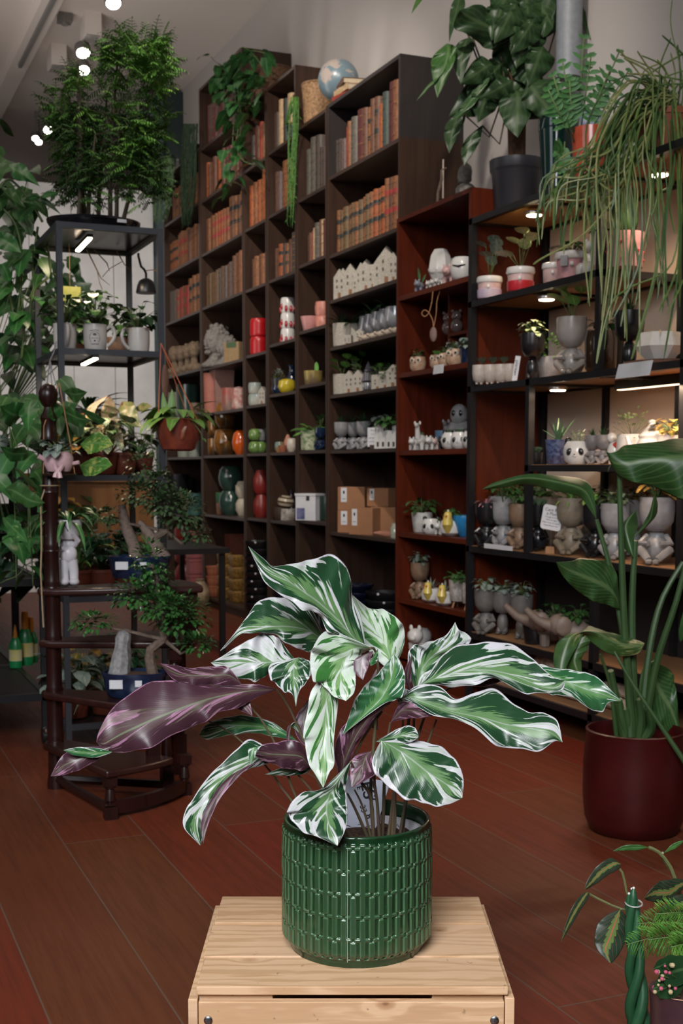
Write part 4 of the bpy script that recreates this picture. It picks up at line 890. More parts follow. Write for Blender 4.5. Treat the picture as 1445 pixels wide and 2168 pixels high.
bstem([(1385,1400),(1360,1430),(1350,1560)],dc+.05,dc+.02,.008)
for i,(x,y) in enumerate(((1292,1420),(1310,1480),(1325,1500),(1350,1480),(1372,1500))): bstem([(x,y),(x+6,y+40),(1325+i*8,1565)],dc-.03,dc,.016)
# ================================================================ FRONT RIGHT CORNER PLANTS
def maranta(): 
    m,nt,b=newmat('leaf_prayer_plant'); uv=nt.nodes.new('ShaderNodeUVMap'); uv.uv_map='UVMap'; sp=nt.nodes.new('ShaderNodeSeparateXYZ'); L(nt,uv.outputs[0],sp.inputs[0])
    u=M_(nt,'ABSOLUTE',M_(nt,'MULTIPLY_ADD',sp.outputs[0],2.,-1.)); q=M_(nt,'MULTIPLY_ADD',u,-.35,sp.outputs[1])
    saw=M_(nt,'ABSOLUTE',M_(nt,'SINE',M_(nt,'MULTIPLY',q,30.)))
    c=MIX(nt,STEP(nt,M_(nt,'MULTIPLY_ADD',saw,-.14,u),.20,.17),(.010,.028,.013),(.085,.14,.035))
    c=MIX(nt,M_(nt,'MULTIPLY',STEP(nt,saw,.12,.03),.75),c,(.30,.05,.05)); c=MIX(nt,STEP(nt,u,.06,.03),c,(.32,.09,.05))
    L(nt,c,b.inputs['Base Color']); b.inputs['Roughness'].default_value=.45; return m
MAR=maranta()
gp_=aZ(1440,2168,0.0); mc=aD(1470,2140,1.93); mc.z=0
t=thing('potted_maranta','prayer plant with red-veined dark leaves at the lower right edge','plant',mc,-YAW)
MB().lathe(potprof(.075,.13,.8,.04),28).build('pot_body',BLKP,t); mb=MB(); soil(mb,.068,.118); mb.build('soil',SOIL,t)
INV3=(Matrix.Translation(mc)@Matrix.Rotation(-YAW,4,'Z')).inverted()
def mleaf(st,base,a,b_,m=None,wave=.002,par=None,inv=None):
    global INV,cal
    A,B=INV,cal; INV,cal=(inv or INV3),(par or t); o=hero(st,base,a,b_,m or MAR,m or MAR,wave=wave,nv=20,nu=7); INV,cal=A,B; return o
mleaf([(1237,1883),(1248,1880,1250,1870,1244,1860),(1280,1858,1272,1845,1265,1832),(1308,1840,1300,1828,1292,1816)],(1314,1830),1.85,1.88)
mleaf([(1186,1996),(1204,1968,1200,1960,1198,1952),(1228,1928,1222,1920,1216,1910),(1246,1900,1240,1892,1236,1890)],(1246,1890),1.80,1.86)
mleaf([(1292,2040),(1262,2010,1280,2010,1305,2028),(1258,1975,1290,1985,1328,1980,0,0,.01),(1275,1942,1302,1952,1328,1945,0,0,.01)],(1312,1925),1.80,1.84)
mleaf([(1296,1802),(1320,1801,1322,1796,1320,1790),(1350,1800,1352,1794,1350,1788)],(1372,1794),1.95,1.95,LG)
mleaf([(1450,1778),(1430,1796,1428,1790,1424,1786)],(1404,1806),1.95,1.95,LG)
mleaf([(1362,1902),(1375,1908,1385,1890,1388,1870),(1410,1910,1415,1890,1412,1862),(1440,1888,1442,1872,1438,1860)],(1462,1868),1.88,1.92)
mleaf([(1390,1950),(1400,1920,1420,1930,1450,1945),(1430,1895,1450,1912,1470,1930)],(1480,1890),1.84,1.90)
mleaf([(1418,2010),(1425,1980,1445,1995,1470,2010),(1440,1968,1460,1980,1480,1990)],(1490,1970),1.83,1.86)
def mst(pts,D,r=.002,m=None,par=None,inv=None,name='stalk'):
    P=catmull([(x,y,0) for x,y in pts],10); MB().tube([(inv or INV3)@aD(p_[0],p_[1],D) for p_ in P],r,6).build(name,m or mat('maranta_stalk',(.12,.13,.05),.5),par or t)
mst([(1246,1892),(1290,1915),(1345,1935),(1400,1960),(1450,2040),(1462,2090)],1.88)
mst([(1300,1828),(1318,1850),(1330,1900),(1380,1990),(1462,2090)],1.88)
mst([(1312,1925),(1330,1932),(1400,2000),(1462,2092)],1.86,.0018)
mst([(1372,1794),(1396,1806),(1425,1850),(1455,1960),(1470,2085)],1.94,.003)
mst([(1404,1806),(1400,1812),(1425,1850)],1.95,.003)
# braided snake plant in coir
bc=aD(1352,2110,1.82); bc.z=0
t=thing('braided_sansevieria','braided green cylindrical snake plant standing in a coir-topped pot','plant',bc,-YAW)
MB().lathe(potprof(.058,.105,.8,.03),28).build('pot_body',BLKP,t)
mb=MB(); soil(mb,.054,.100)
for i in range(160):
    a=rnd(0,6.28); r=.056*math.sqrt(rnd(0,1)); p_=V((r*cos(a),r*sin(a),.100)); mb.tube([p_,p_+V((rnd(-.016,.016),rnd(-.016,.016),rnd(0,.014)))],.0006,3)
mb.build('coir_mulch',mat('coir',(.20,.11,.07),.9,c2=(.10,.05,.03),ns=90),t)
INV4=(Matrix.Translation(bc)@Matrix.Rotation(-YAW,4,'Z')).inverted(); SANS=mat('snake_green',(.012,.060,.025),.4,c2=(.02,.085,.035),ns=16)
for k,(ph,top) in enumerate(((0,1885),(2.1,1893),(4.2,1880))):
    pts=[]
    for i in range(26):
        tt_=i/25; y=2165-(2165-top)*tt_; amp=.0112*(1-.55*tt_) if tt_<.95 else .004; A=ph+tt_*7.5
        bp=INV4@aD(1350-14*tt_ + (0),y,1.82); bp=V((bp.x+amp*cos(A),amp*sin(A),bp.z)); pts.append(bp)
    pts=[V((0.012*cos(ph),.012*sin(ph),.098))]+[p_ for p_ in pts if p_.z>.11]; n_=len(pts)
    MB().tube(pts,[.0092*(1-.45*i/(n_-1)) if i<n_-1 else .0022 for i in range(n_)],12).build('stem',SANS,t)
    MB().ball(pts[-1]+V((0,0,.001)),.0022,8).build('white_tip',WCER,t)
q=INV4@aD(1341,1912,1.82); MB().tube([(q.x+.0125*cos(a*.5),q.y+.0125*sin(a*.5),q.z+.002*sin(a*.5)) for a in range(13)],.0013,5).build('wire_tie',mat('wire_grey',(.35,.36,.33),.4),t)
# asparagus fern
ac=aD(1475,2150,1.70); ac.z=0
t=thing('asparagus_fern','bright feathery asparagus fern in a pot at the right frame edge','plant',ac,-YAW)
MB().lathe(potprof(.060,.10,.8,.03),28).build('pot_body',TERRA,t); mb=MB(); soil(mb,.055,.09); mb.build('soil',SOIL,t)
mb=MB(); IV=(Matrix.Translation(ac)@Matrix.Rotation(-YAW,4,'Z')).inverted()
for (x,y,x2,y2,D) in ((1470,1960,1325,2000,1.70),(1480,1950,1350,1955,1.72),(1480,1975,1370,1990,1.68),(1470,1930,1385,1935,1.72),(1490,2080,1400,2120,1.68),(1480,1990,1420,2005,1.66),(1480,2110,1420,2095,1.68)):
    a=IV@aD(x,y,D); b_=IV@aD(x2,y2,D-.03); d=(b_-a); n_=22
    mb.tube([V((0,0,.09)),a],.0012,4,1)
    for k in range(n_):
        p_=a+d*(k/n_); s=.030*sin(PI*(k+1)/(n_+1))**.6; dn=d.normalized(); sd=dn.cross(V((0,-1,.3))).normalized()
        for u_ in (1,-1):
            for e in range(2): 
                dd=(sd*u_+dn*.8+V((rnd(-.2,.2),rnd(-.3,.3),rnd(-.2,.2)))).normalized(); mb.tube([p_,p_+dd*s*.6,p_+dd*s+V((0,0,-.003))],[.0006,.0005,.0003],3)
    mb.tube([a,b_],.0008,3,1)
mb.build('foliage',[LGR,VINE],t,180)
# pink flower pot
kc=aD(1440,2150,1.60); kc.z=0
t=thing('kalanchoe_pot','small pot of pink budding flowers at the right frame edge','plant',kc,-YAW); IV=(Matrix.Translation(kc)@Matrix.Rotation(-YAW,4,'Z')).inverted()
top=IV@aD(1440,2080,1.60); MB().lathe([(.030,0),(.034,.004),(.040,top.z*.9),(.042,top.z-.01),(.038,top.z-.01),(.0001,top.z-.02)],24).build('pot_body',mat('plum_plastic',(.05,.02,.025),.4),t)
mb=MB()
for i in range(34):
    p_=IV@aD(rnd(1384,1430),rnd(2040,2105),1.57+rnd(-.02,.02)); mb.ball(p_,rnd(.0016,.0034),7,0 if rnd(0,1)<.6 else 1)
    if i%3==0: mb.tube([(0,0,top.z-.02),(p_.x*.5,p_.y*.5,(p_.z+top.z)/2),p_],.0007,3,2)
mb.build('buds',[mat('pink_bud',(.50,.09,.16),.5),mat('cream_bud',(.45,.36,.20),.5),VINE],t)
mb=MB(); 
for x,y in ((1438,2075),(1452,2050),(1420,2035),(1405,2042)): mb.leaf(IV@aD(x+14,y,1.585),(-1,-.3,.1),(0,-1,.2),.026 if x<1430 else .05,.02 if x<1430 else .04,.2,.1,'round',5)
mb.build('foliage',[LD],t,180)
mb=MB(); mb.tube([(0.0+.036*cos(a*.35),.030*sin(a*.35),top.z-.012) for a in range(19)],.0009,4); mb.build('wire_hoop',mat('copper_wire',(.45,.25,.16),.4),t)
# ================================================================ FERN TREE ON THE GREY TOWER
random.seed(5)
c=V(((GX0+GX1)/2+.0,(GY0+GY1)/2+.03,1.941))
t=thing('asparagus_tree','tall feathery bright green fern tree in a wide black bowl','plant',c,0)
MB().lathe([(.13,0),(.15,.006),(.165,.030),(.178,.050),(.180,.062),(.168,.064),(.155,.05),(.0001,.048)],44,sy=.8).build('bowl',mat('black_glaze',(.008,.008,.010),.15,coat=.3),t)
MB().box(.06,.095,-.1405,-.1385,.040,.052).build('label_sticker',CARD,t,0,(0,-.0,.0))
mb=MB(); soil(mb,.155,.055); mb.build('soil',SOIL,t)
tk=MB(); lf=MB(); INV5=Matrix.Translation(c).inverted()
hubs=[]
for i in range(9):
    a=rnd(0,6.28); r=rnd(.02,.12); b0=V((r*cos(a),r*.7*sin(a),.05)); H_=rnd(.30,.62); top=b0*1.5+V((rnd(-.05,.05),rnd(-.05,.05),H_))
    pts=[V(q_) for q_ in catmull([tuple(b0),tuple(b0.lerp(top,.4)+V((rnd(-.012,.012),0,0))),tuple(top)],7)]; tk.tube(pts,[.010*(1-.6*j/6) for j in range(7)],6)
    hubs+= [(pts[3],.8),(pts[4],1),(pts[5],1),(pts[6],1)]
# target silhouette of the crown, given as pixel rows (y, x left, x right)
rows=[(75,238,350),(110,215,345),(150,160,360),(190,120,370),(215,92,388),(250,110,350),(290,115,345),(330,112,345),(395,118,345)]
n_=0
def crownx(y):
    for r0,r1 in zip(rows,rows[1:]):
        if r0[0]<=y<=r1[0]:
            u_=(y-r0[0])/(r1[0]-r0[0]); return r0[1]+(r1[1]-r0[1])*u_, r0[2]+(r1[2]-r0[2])*u_
    return 150,330
for k in range(165):
    y=rnd(78,400) if k<120 else rnd(260,425); xl,xr=crownx(min(y,394)); e=rnd(-1,1); e=math.copysign(abs(e)**.75,e); x=(xl+xr)/2+(xr-xl)/2*e*.93
    ctr=INV5@aD(x,y,4.95+rnd(-.17,.17)); hb=min(hubs,key=lambda q_: (q_[0]-ctr).length)[0]
    tk.tube([hb,hb.lerp(ctr,.5)+V((0,0,.02)),ctr],[.003,.002,.001],3)
    upper=(400-y)/320; lit=rnd(0,1)<upper*1.25  # lighter greens towards the crown top paint in light from above
    for j in range(13):
        d=V((rnd(-1,1),rnd(-1,1),rnd(-.5,1.0))).normalized(); d=(d+V((ctr.x,ctr.y,.1))*.9).normalized()
        q=ctr+V((rnd(-1,1),rnd(-1,1),rnd(-1,1)))*.028
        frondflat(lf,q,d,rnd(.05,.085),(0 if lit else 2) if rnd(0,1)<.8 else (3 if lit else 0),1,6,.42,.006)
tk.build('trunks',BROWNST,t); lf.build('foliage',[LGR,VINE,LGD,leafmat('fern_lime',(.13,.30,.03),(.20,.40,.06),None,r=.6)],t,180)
# ================================================================ BOOKS
random.seed(99)
def bk(n,c,c2): return mat('leather_'+n,c,.55,c2=c2,ns=60,bump=.2)
LEA={'tan':bk('tan',(.235,.088,.028),(.10,.036,.013)),'orange':bk('orange',(.30,.075,.016),(.15,.036,.010)),'brown':bk('brown',(.12,.048,.022),(.065,.026,.013)),
 'dark':bk('dark',(.035,.026,.022),(.06,.04,.03)),'grey':bk('grey',(.055,.050,.042),(.10,.085,.065)),'maroon':bk('maroon',(.085,.014,.012),(.05,.009,.008)),
 'red':bk('red',(.28,.035,.02),(.16,.02,.012)),'cream':bk('cream',(.46,.33,.19),(.30,.19,.09)),'green':bk('green',(.02,.032,.026),(.035,.05,.04)),'mauve':bk('mauve',(.12,.075,.07),(.07,.045,.045)),'olive':bk('olive',(.14,.085,.035),(.08,.05,.02))}
PAGES=mat('book_pages',(.42,.34,.24),.9,ns=90); GILT=mat('gilt_line',(.42,.24,.08),.4,metal=.4)
LBL={'black':mat('spine_label_black',(.012,.014,.012),.5),'red':mat('spine_label_red',(.26,.02,.018),.5),'brown':mat('spine_label_brown',(.05,.02,.01),.5)}
_bkc={}
def bookmesh(W,Hh,D,c,style):
    """spine faces -X (front), width along Y"""
    key=(round(W,4),round(Hh,3),c,style)
    cov=MB(); r=W*.32; n=6
    vs=[];prof=[]
    for i in range(n+1):
        a=-PI/2+PI*i/n; prof.append((-cos(a)*r*1.0,W/2+sin(a)*W/2))
    prof+= [(D,W),(D,W-.0025),(.004,W-.0025),(.004,.0025),(D,.0025),(D,0)]
    k=len(prof); vs=[(x,y,0) for x,y in prof]+[(x,y,Hh) for x,y in prof]
    fs=[(i,(i+1)%k,k+(i+1)%k,k+i) for i in range(k)]
    # caps as strips
    for zz in (0,k):
        f=[tuple(zz+q for q in (list(range(0,n+1))+[n+4-0-0][:0])),]
        fs.append(tuple(zz+i for i in list(range(n+1))+[n+4,n+3][::-1]) if False else tuple(zz+i for i in range(n+1)))
        fs.append((zz+n,zz+n+1,zz+n+2,zz+n+3)); fs.append((zz+0,zz+n+4-0,zz+n+5,zz+n+6) if k>n+6 else (zz+0,zz+n+4,zz+n+5))
        fs.append((zz+n,zz+n+3,zz+n+4,zz+0))
    cov.add(vs,[f for f in fs if len(set(f))>2],0)
    nb=style%10
    def band(z,h,mi,e): 
        pts=[]; 
        for i in range(n+1):
            a=-PI/2+PI*i/n; pts.append((-cos(a)*r-e*cos(a),W/2+sin(a)*(W/2+.0002)))
        v=[(x,y,z) for x,y in pts]+[(x,y,z+h) for x,y in pts]; m_=n+1
        cov.add(v,[(i,i+1,m_+i+1,m_+i) for i in range(n)]+[tuple(range(m_)),tuple(range(2*m_-1,m_-1,-1))],mi)
    for i in range(nb): band(Hh*(.14+.74*i/max(1,nb-1)),Hh*.012,1 if style>=20 else 0,.0022)
    if nb<1:
        for i in range(4): band(Hh*(.12+.25*i),Hh*.006,1,.0008)
    if style//10%2: band(Hh*.68,Hh*.10,2,.0012); band(Hh*.36,Hh*.09,2,.0012)
    return cov
CELLN={}
def books(case,lev,specs,y0=None,y1=None,xo=.035,lean=None,desc=''):
    """specs: list of (leather, width, height, style, label colour) placed from the case's left (far) edge towards the camera"""
    Y0,Y1,zt,sh=CASES[case]; z=sh[lev]+.0005; y=(y1 if y1 is not None else Y1-T-.004); ymin=(y0 if y0 is not None else Y0+T+.003)
    lvn=len(sh)-lev
    for i,(c,W,Hh,st_,lb) in enumerate(specs):
        if y-W<ymin: break
        D=min(.20,.14+Hh*.2); x=XF+xo+rnd(-.006,.010)
        CN_={'tan':'tan','orange':'orange','brown':'brown','dark':'blackish','grey':'grey-brown','maroon':'maroon','red':'red','cream':'cream','green':'dark green','mauve':'mauve','olive':'olive'}[c]
        pos=ordn(min(i,19))
        t=thing('antique_book',f'{CN_} leather book, {pos} from left, {ordn(lvn-1)} shelf down, {NMIN[case]} case','book',(x+W*.32,y-W,z),0,f'antique books on shelf {ordn(lvn-1)} of the {NMIN[case]} case')
        cov=bookmesh(W-.0008,Hh,D,c,st_); cov.build('cover',[LEA[c],GILT,LBL[lb]],t,50)
        MB().box(.004,D-.004,.0026,W-.0034,.004,Hh-.005).build('pages',PAGES,t,0)
        y-=W
    return y
def run(c,n,w,h,styles=(4,),lab='black',jw=.15,jh=.03):
    cs=c if isinstance(c,(list,tuple)) else [c]
    return [(cs[i%len(cs)],w*rnd(1-jw,1+jw),h*rnd(1-jh,1+jh),random.choice(styles),lab) for i in range(n)]
# case A
books('A',7,[('dark',.045,.20,4,'black'),('dark',.04,.195,4,'black'),('dark',.03,.185,0,'black'),('mauve',.03,.185,4,'black'),('red',.035,.24,0,'black'),('tan',.035,.26,4,'black'),('grey',.07,.27,4,'black'),('maroon',.09,.29,0,'red'),('brown',.05,.28,5,'black'),('tan',.05,.27,14,'black'),('brown',.05,.30,4,'black'),('brown',.06,.295,15,'black'),('orange',.05,.245,0,'red'),('green',.06,.29,5,'black'),('maroon',.065,.325,5,'black'),('tan',.06,.315,4,'black')],y1=6.68)
books('A',6,run(['tan','olive'],10,.046,.245,(14,15),'black')+run(['tan','orange'],4,.048,.262,(15,),'black')+run(['tan','brown','tan'],3,.052,.28,(15,),'red')+run(['brown','maroon'],4,.052,.29,(15,),'red'))
# case C
books('C',6,[('grey',.07,.29,5,'black'),('grey',.10,.34,6,'black'),('dark',.075,.33,5,'black'),('dark',.05,.25,4,'black'),('dark',.04,.24,5,'black'),('brown',.05,.25,5,'black'),('brown',.05,.24,4,'black')],y1=7.17)
books('C',5,[('brown',.03,.17,6,'black'),('brown',.03,.18,5,'black'),('red',.018,.185,0,'red'),('cream',.04,.20,4,'black'),('grey',.06,.22,0,'black'),('brown',.03,.23,4,'black'),('cream',.05,.225,24,'black'),('maroon',.04,.215,4,'black'),('brown',.04,.2,4,'black')],y1=7.12)
# case D
books('D',7,[('brown',.05,.24,5,'black'),('dark',.04,.235,5,'black'),('cream',.06,.30,0,'black'),('maroon',.05,.29,4,'black'),('green',.045,.28,4,'black'),('cream',.07,.295,24,'black'),('brown',.06,.27,4,'black'),('tan',.07,.27,4,'black')])
books('D',6,[('brown',.06,.27,5,'black'),('mauve',.05,.26,4,'black'),('tan',.12,.31,6,'black'),('tan',.10,.30,5,'black'),('orange',.07,.28,5,'black'),('brown',.07,.27,4,'black')])
books('D',5,[('brown',.045,.20,6,'black'),('brown',.04,.19,4,'black'),('orange',.06,.215,10,'black'),('dark',.05,.21,6,'black'),('tan',.045,.20,14,'black'),('brown',.055,.22,5,'black'),('dark',.09,.25,26,'black'),('brown',.06,.24,24,'black')])
# case E
books('E',7,[('dark',.05,.22,4,'black'),('maroon',.06,.27,0,'red'),('brown',.05,.25,4,'black'),('red',.05,.27,4,'red'),('tan',.045,.25,4,'black'),('brown',.05,.30,25,'black'),('maroon',.06,.33,25,'black')],y1=8.16)
books('E',6,run(['orange','tan'],4,.065,.29,(5,),'black',.1)+[('orange',.07,.34,0,'red'),('orange',.06,.345,5,'black'),('orange',.05,.335,0,'red'),('tan',.06,.33,5,'black')])
books('E',5,[('brown',.05,.20,6,'black')]+run(['tan','brown','tan'],6,.06,.215,(5,4),'brown'),y1=8.15)
# case F
books('F',8,run(['maroon','dark','maroon'],11,.06,.28,(0,4),'black',.2,.1),y1=9.18)
books('F',7,run(['orange','brown','brown','maroon','brown','maroon'],16,.055,.27,(4,5),'black',.2,.08))
books('F',6,run(['brown','tan','brown'],3,.05,.26,(15,4),'red')+run(['tan','orange'],9,.046,.255,(15,),'red')+run(['tan','brown'],7,.06,.30,(14,),'black'))
books('F',5,run(['olive','brown'],7,.042,.24,(6,5),'black')+run(['mauve','grey','brown'],8,.045,.25,(6,5),'black')+run(['brown','tan'],6,.055,.29,(25,5),'red'))
# case G
books('G',7,run(['tan','brown'],8,.06,.25,(14,5),'brown')+run('tan',8,.06,.25,(5,),'brown'),y1=10.2)
books('G',6,run(['tan','orange'],5,.05,.25,(14,15),'black')+run('tan',6,.06,.285,(14,15),'red')+run(['brown','tan'],6,.06,.27,(5,),'black'))
books('G',5,run(['grey','mauve'],4,.05,.26,(5,))+run(['tan','brown','red'],6,.06,.25,(14,),'red')+run(['tan'],6,.065,.29,(14,),'black'))
# ================================================================ SMALL WARES
random.seed(4)
DEF=-.80
def put(case,lev,px,xo=.09,mg=.06):
    if case in CASES: ylo,yhi=CASES[case][0]+T+mg,CASES[case][1]-T-mg
    elif case=='R': ylo,yhi=R0+.02+mg,R1-.02-mg
    else: ylo,yhi=YE,YL-.03-mg
    z=(CASES[case][3][lev] if case in CASES else {'R':RS,'B':[b_[0] for b_ in BSH]}[case][lev])+.0008
    X0={'R':RX,'B':BX}.get(case,XF)
    while xo>.05 and yAt(px,X0+xo,z)>yhi: xo-=.006
    while xo<.28 and yAt(px,X0+xo,z)<ylo: xo+=.006
    X=X0+xo; return V((X,max(ylo,min(yhi,yAt(px,X,z))),z))
def mscale(P): return pj(P)[2]/FPX          # metres per photo pixel there
def simple(name,label,cat,P,prof,m,rz=DEF,group=None,n=28,sx=1,sy=1,pn='body'):
    t=thing(name,label,cat,P,rz,group); MB().lathe(prof,n,sx=sx,sy=sy).build(pn,m,t,50); return t
SPK=mat('speckled_stoneware',(.42,.39,.33),.6,c2=(.22,.20,.17),ns=240); STO=mat('stone_grey',(.24,.22,.20),.9,c2=(.13,.12,.11),ns=60,bump=.5)
GYF=mat('grey_figure',(.26,.26,.27),.35,c2=(.19,.185,.185),ns=30); BRF=mat('brown_figure',(.22,.14,.09),.4,c2=(.15,.095,.06),ns=30); BLF=mat('black_figure',(.010,.010,.012),.25); SLF=mat('sand_figure',(.20,.165,.12),.5,c2=(.14,.115,.085),ns=30)
GLS=[LG,VINE]
def succ(t,r,z,kind='rosette',m=None,s=1,name='succulent'):
    if s<.05: return
    mb=MB()
    if kind=='rosette':
        for k in range(5): a=k*1.26; rosette(mb,(r*.45*cos(a),r*.45*sin(a),z+r*.15*(k%2)+r*.1),r*.95*s,9,r*.40*s,3,.75)
    elif kind=='bush': bush(mb,int(22+10*s),(0,0,z),r*1.15*max(1,s*.8),r*1.9*s,r*.85*min(1.5,max(.8,s)),r*.6*min(1.4,max(.8,s)),'ovate',.6)
    elif kind=='spray': spray(mb,(0,0,z),16,r*2.4*s,r*.34,1.3,.9)
    elif kind=='aloe': spray(mb,(0,0,z),14,r*2.2*s,r*.42,1.7,.2,'spike',seg=4)
    elif kind=='fern': fern(mb,(0,0,z),13,r*3*s,1.2,1.2,r*.55)
    elif kind=='round': 
        for i in range(int(7*s)):
            a=rnd(0,6.28); h=r*rnd(1.2,3.0)*s; q=V((cos(a)*r*rnd(.2,1.2),sin(a)*r*rnd(.2,1.2),z+h)); mb.tube([(0,0,z),q*.6+V((0,0,z*.4)),q],.0015,3,1); mb.leaf(q-V((0,0,r*.3)),V((cos(a)*.4-.3,sin(a)*.4-.9,.6)),Z_,r*1.25,r*1.1,.2,.08,'round',5)
    elif kind=='fluff':
        for i in range(int(90*s)):
            d=V((rnd(-1,1),rnd(-1,1),rnd(-.1,1))).normalized(); q=V((0,0,z+r*.2))+V((d.x*r*1.5,d.y*r*1.5,d.z*r*1.8))*rnd(.6,1.05)*s; mb.leaf(q,d,Z_,r*.3,r*.24,.2,.2,'ovate',2); 
        for i in range(12): d=V((rnd(-1,1),rnd(-1,1),rnd(.3,1))).normalized(); mb.tube([(0,0,z),V((0,0,z))+d*r*1.5*s],.001,3,1)
    elif kind=='cactus':
        n_=10; pf=[(.001,0),(r*.5,r*.1),(r*.62,r*.8),(r*.6,r*1.8),(r*.4,r*2.4),(.0001,r*2.6)]
        mb.lathe(pf,20,(0,0,z-.005)); 
        for v_i,p_ in enumerate(mb.v): 
            f=1+.12*(1 if v_i%2 else -1); mb.v[v_i]=V((p_.x*f,p_.y*f,p_.z))
    mb.build(name,[m or LG,VINE],t,180)
def potted(label,P,r,h,pm,kind,fm=None,tap=.8,rz=DEF,s=1,cat='plant pot',name='potted_plant',group=None,rim=.0):
    t=thing(name,label,cat,P,rz,group); MB().lathe(potprof(r,h,tap,rim),28).build('pot',pm,t,50); mb=MB(); soil(mb,r*.9,h*.9); mb.build('soil',SOIL,t); succ(t,r,h*.9,kind,fm,s,'foliage'); return t
def mini_house(label,P,w,h,rz=DEF,plant=None,group=None,flat=False,d=None,name='ceramic_house'):
    t=thing(name,label,'ornament',P,rz,group); mb=MB(); d=d or w*.8; hw=w/2; e=h*.72
    if flat: mb.box(-hw,hw,-d/2,d/2,0,h)
    else:
        mb.add([(-hw,-d/2,0),(hw,-d/2,0),(hw,-d/2,e),(0,-d/2,h),(-hw,-d/2,e),(-hw,d/2,0),(hw,d/2,0),(hw,d/2,e),(0,d/2,h),(-hw,d/2,e)],[(0,1,2,3,4),(9,8,7,6,5),(0,5,6,1),(1,6,7,2),(2,7,8,3),(3,8,9,4),(4,9,5,0)])
    mb.build('walls',SPK,t,0); dm=mat('house_door',(.20,.09,.035),.6); wm=mat('house_window',(.08,.07,.06),.5)
    MB().box(-w*.10,w*.14,-d/2-.002,-d/2,.002,h*.22).build('door',dm,t,0); mb=MB()
    for zz in (.36,.56): 
        for xx in (-.26,.16): mb.box(w*xx,w*(xx+.12),-d/2-.0015,-d/2,h*zz,h*(zz+.09))
    mb.build('windows',wm,t,0)
    if plant: succ(t,w*.42,h*.6,plant,LB if plant=='round' else LG,1,'foliage')
    return t
def legpot(label,P,s,m,kind='spray',rz=DEF,fm=None,group=None,sit=True,cat='planter'):
    """face pot with a bowl head on a small seated body; s = total height"""
    t=thing('figure_planter',label,cat,P,rz,group); mb=MB()
    if sit:
        mb.ball((0,.01*s,.22*s),(.17*s,.15*s,.22*s),12).ball((0,.02*s,.36*s),(.13*s,.11*s,.14*s),10)
        for q in (-1,1):
            mb.tube([(q*.10*s,0,.10*s),(q*.20*s,-.14*s,.20*s),(q*.06*s,-.30*s,.07*s)],[.085*s,.07*s,.05*s],8); mb.ball((q*.05*s,-.34*s,.045*s),(.055*s,.09*s,.045*s),8)
            mb.tube([(q*.13*s,0,.40*s),(q*.22*s,-.10*s,.30*s),(q*.08*s,-.20*s,.30*s)],[.05*s,.042*s,.04*s],7)
    else:
        mb.ball((0,0,.24*s),(.13*s,.12*s,.24*s),12)
        for q in (-1,1): mb.tube([(q*.06*s,0,.18*s),(q*.07*s,-.05*s,.05*s)],[.06*s,.06*s],8); mb.ball((q*.07*s,-.10*s,.035*s),(.055*s,.10*s,.035*s),8)
    mb.build('body',m,t)
    z=.46*s; r=.25*s
    MB().lathe([(.07*s,z),(r*.62,z+.03*s),(r*.93,z+.15*s),(r,z+.30*s),(r,z+.50*s),(r*.92,z+.50*s),(r*.88,z+.42*s),(.0001,z+.41*s)],28).build('head_bowl',m,t)
    if kind: succ(t,r*.8,z+.44*s,kind,fm or LG,1,'foliage')
    return t
# ---- case A level 5 (z2.01): row of white ceramic houses
HW=[(712,.075,.17,0),(729,.075,.175,0),(744,.085,.18,0),(757,.05,.115,1),(766,.065,.165,0),(778,.095,.18,0),(792,.07,.13,1),(806,.08,.175,0),(820,.095,.20,0),(835,.06,.165,0)]
HN=['leftmost','second','third','short flat fourth','narrow fifth','wide sixth','low flat seventh','eighth','tallest ninth','rightmost']
for i,(px,w_,h_,fl) in enumerate(HW): mini_house(f'white ceramic house, {HN[i]} in the row above the goblet pots',put('A',5,px,.06+.02*(i%2)),w_*.92,h_,plant=None,group='row of white ceramic houses',flat=bool(fl),d=.045)
# level 4 (z1.745)
for px,lab in ((724,'left'),(751,'right')): potted(f'speckled stoneware cylinder pot, {lab} of the pair under the houses',put('A',4,px,.13),.055,.13,SPK,'spray',LD,.92,group='speckled cylinder pots')
mini_house('tiny white house in front of the speckled cylinder pots',put('A',4,736,.045),.05,.055,group=None,d=.03,flat=True); mini_house('small white gabled house right of the speckled cylinders',put('A',4,762,.04),.05,.07,d=.03)
SIL=mat('silver_glaze',(.30,.31,.34),.2,c2=(.40,.40,.42),ns=10,metal=.3)
for i,px in enumerate((779,791,806,822,836)):
    s_=.165; t=thing('goblet_pot',f'silver grey goblet-shaped pot, {["leftmost","second","third","fourth","rightmost"][i]} of five above the swans','planter',put('A',4,px,.16-.01*i),DEF,'silver goblet pots')
    MB().lathe([(.028,0),(.030,.008),(.012,.02),(.012,.045),(.034,.06),(.052,.09),(.054,.12),(.050,s_-.005),(.046,s_-.005),(.044,.14),(.0001,.138)],26).build('bowl',SIL,t)
    if i in (0,1,3): succ(t,.05,.15,'spray',LD)
for i,px in enumerate((774,790,806,822,838)):
    t=thing('ceramic_bird',f'pale ceramic bird lying in front of the goblet pots, {ordn(i)} from left','ornament',put('A',4,px,.045),DEF,'pale ceramic birds'); mb=MB().ball((0,0,.018),(.030,.018,.018),12).ball((-.030,-.006,.024),(.012,.010,.010),10).tube([(.02,0,.02),(.045,0,.03)],[.010,.003],6); mb.build('bird_body',mat('bird_cream',(.45,.38,.30),.4,c2=(.22,.16,.12),ns=60),t)
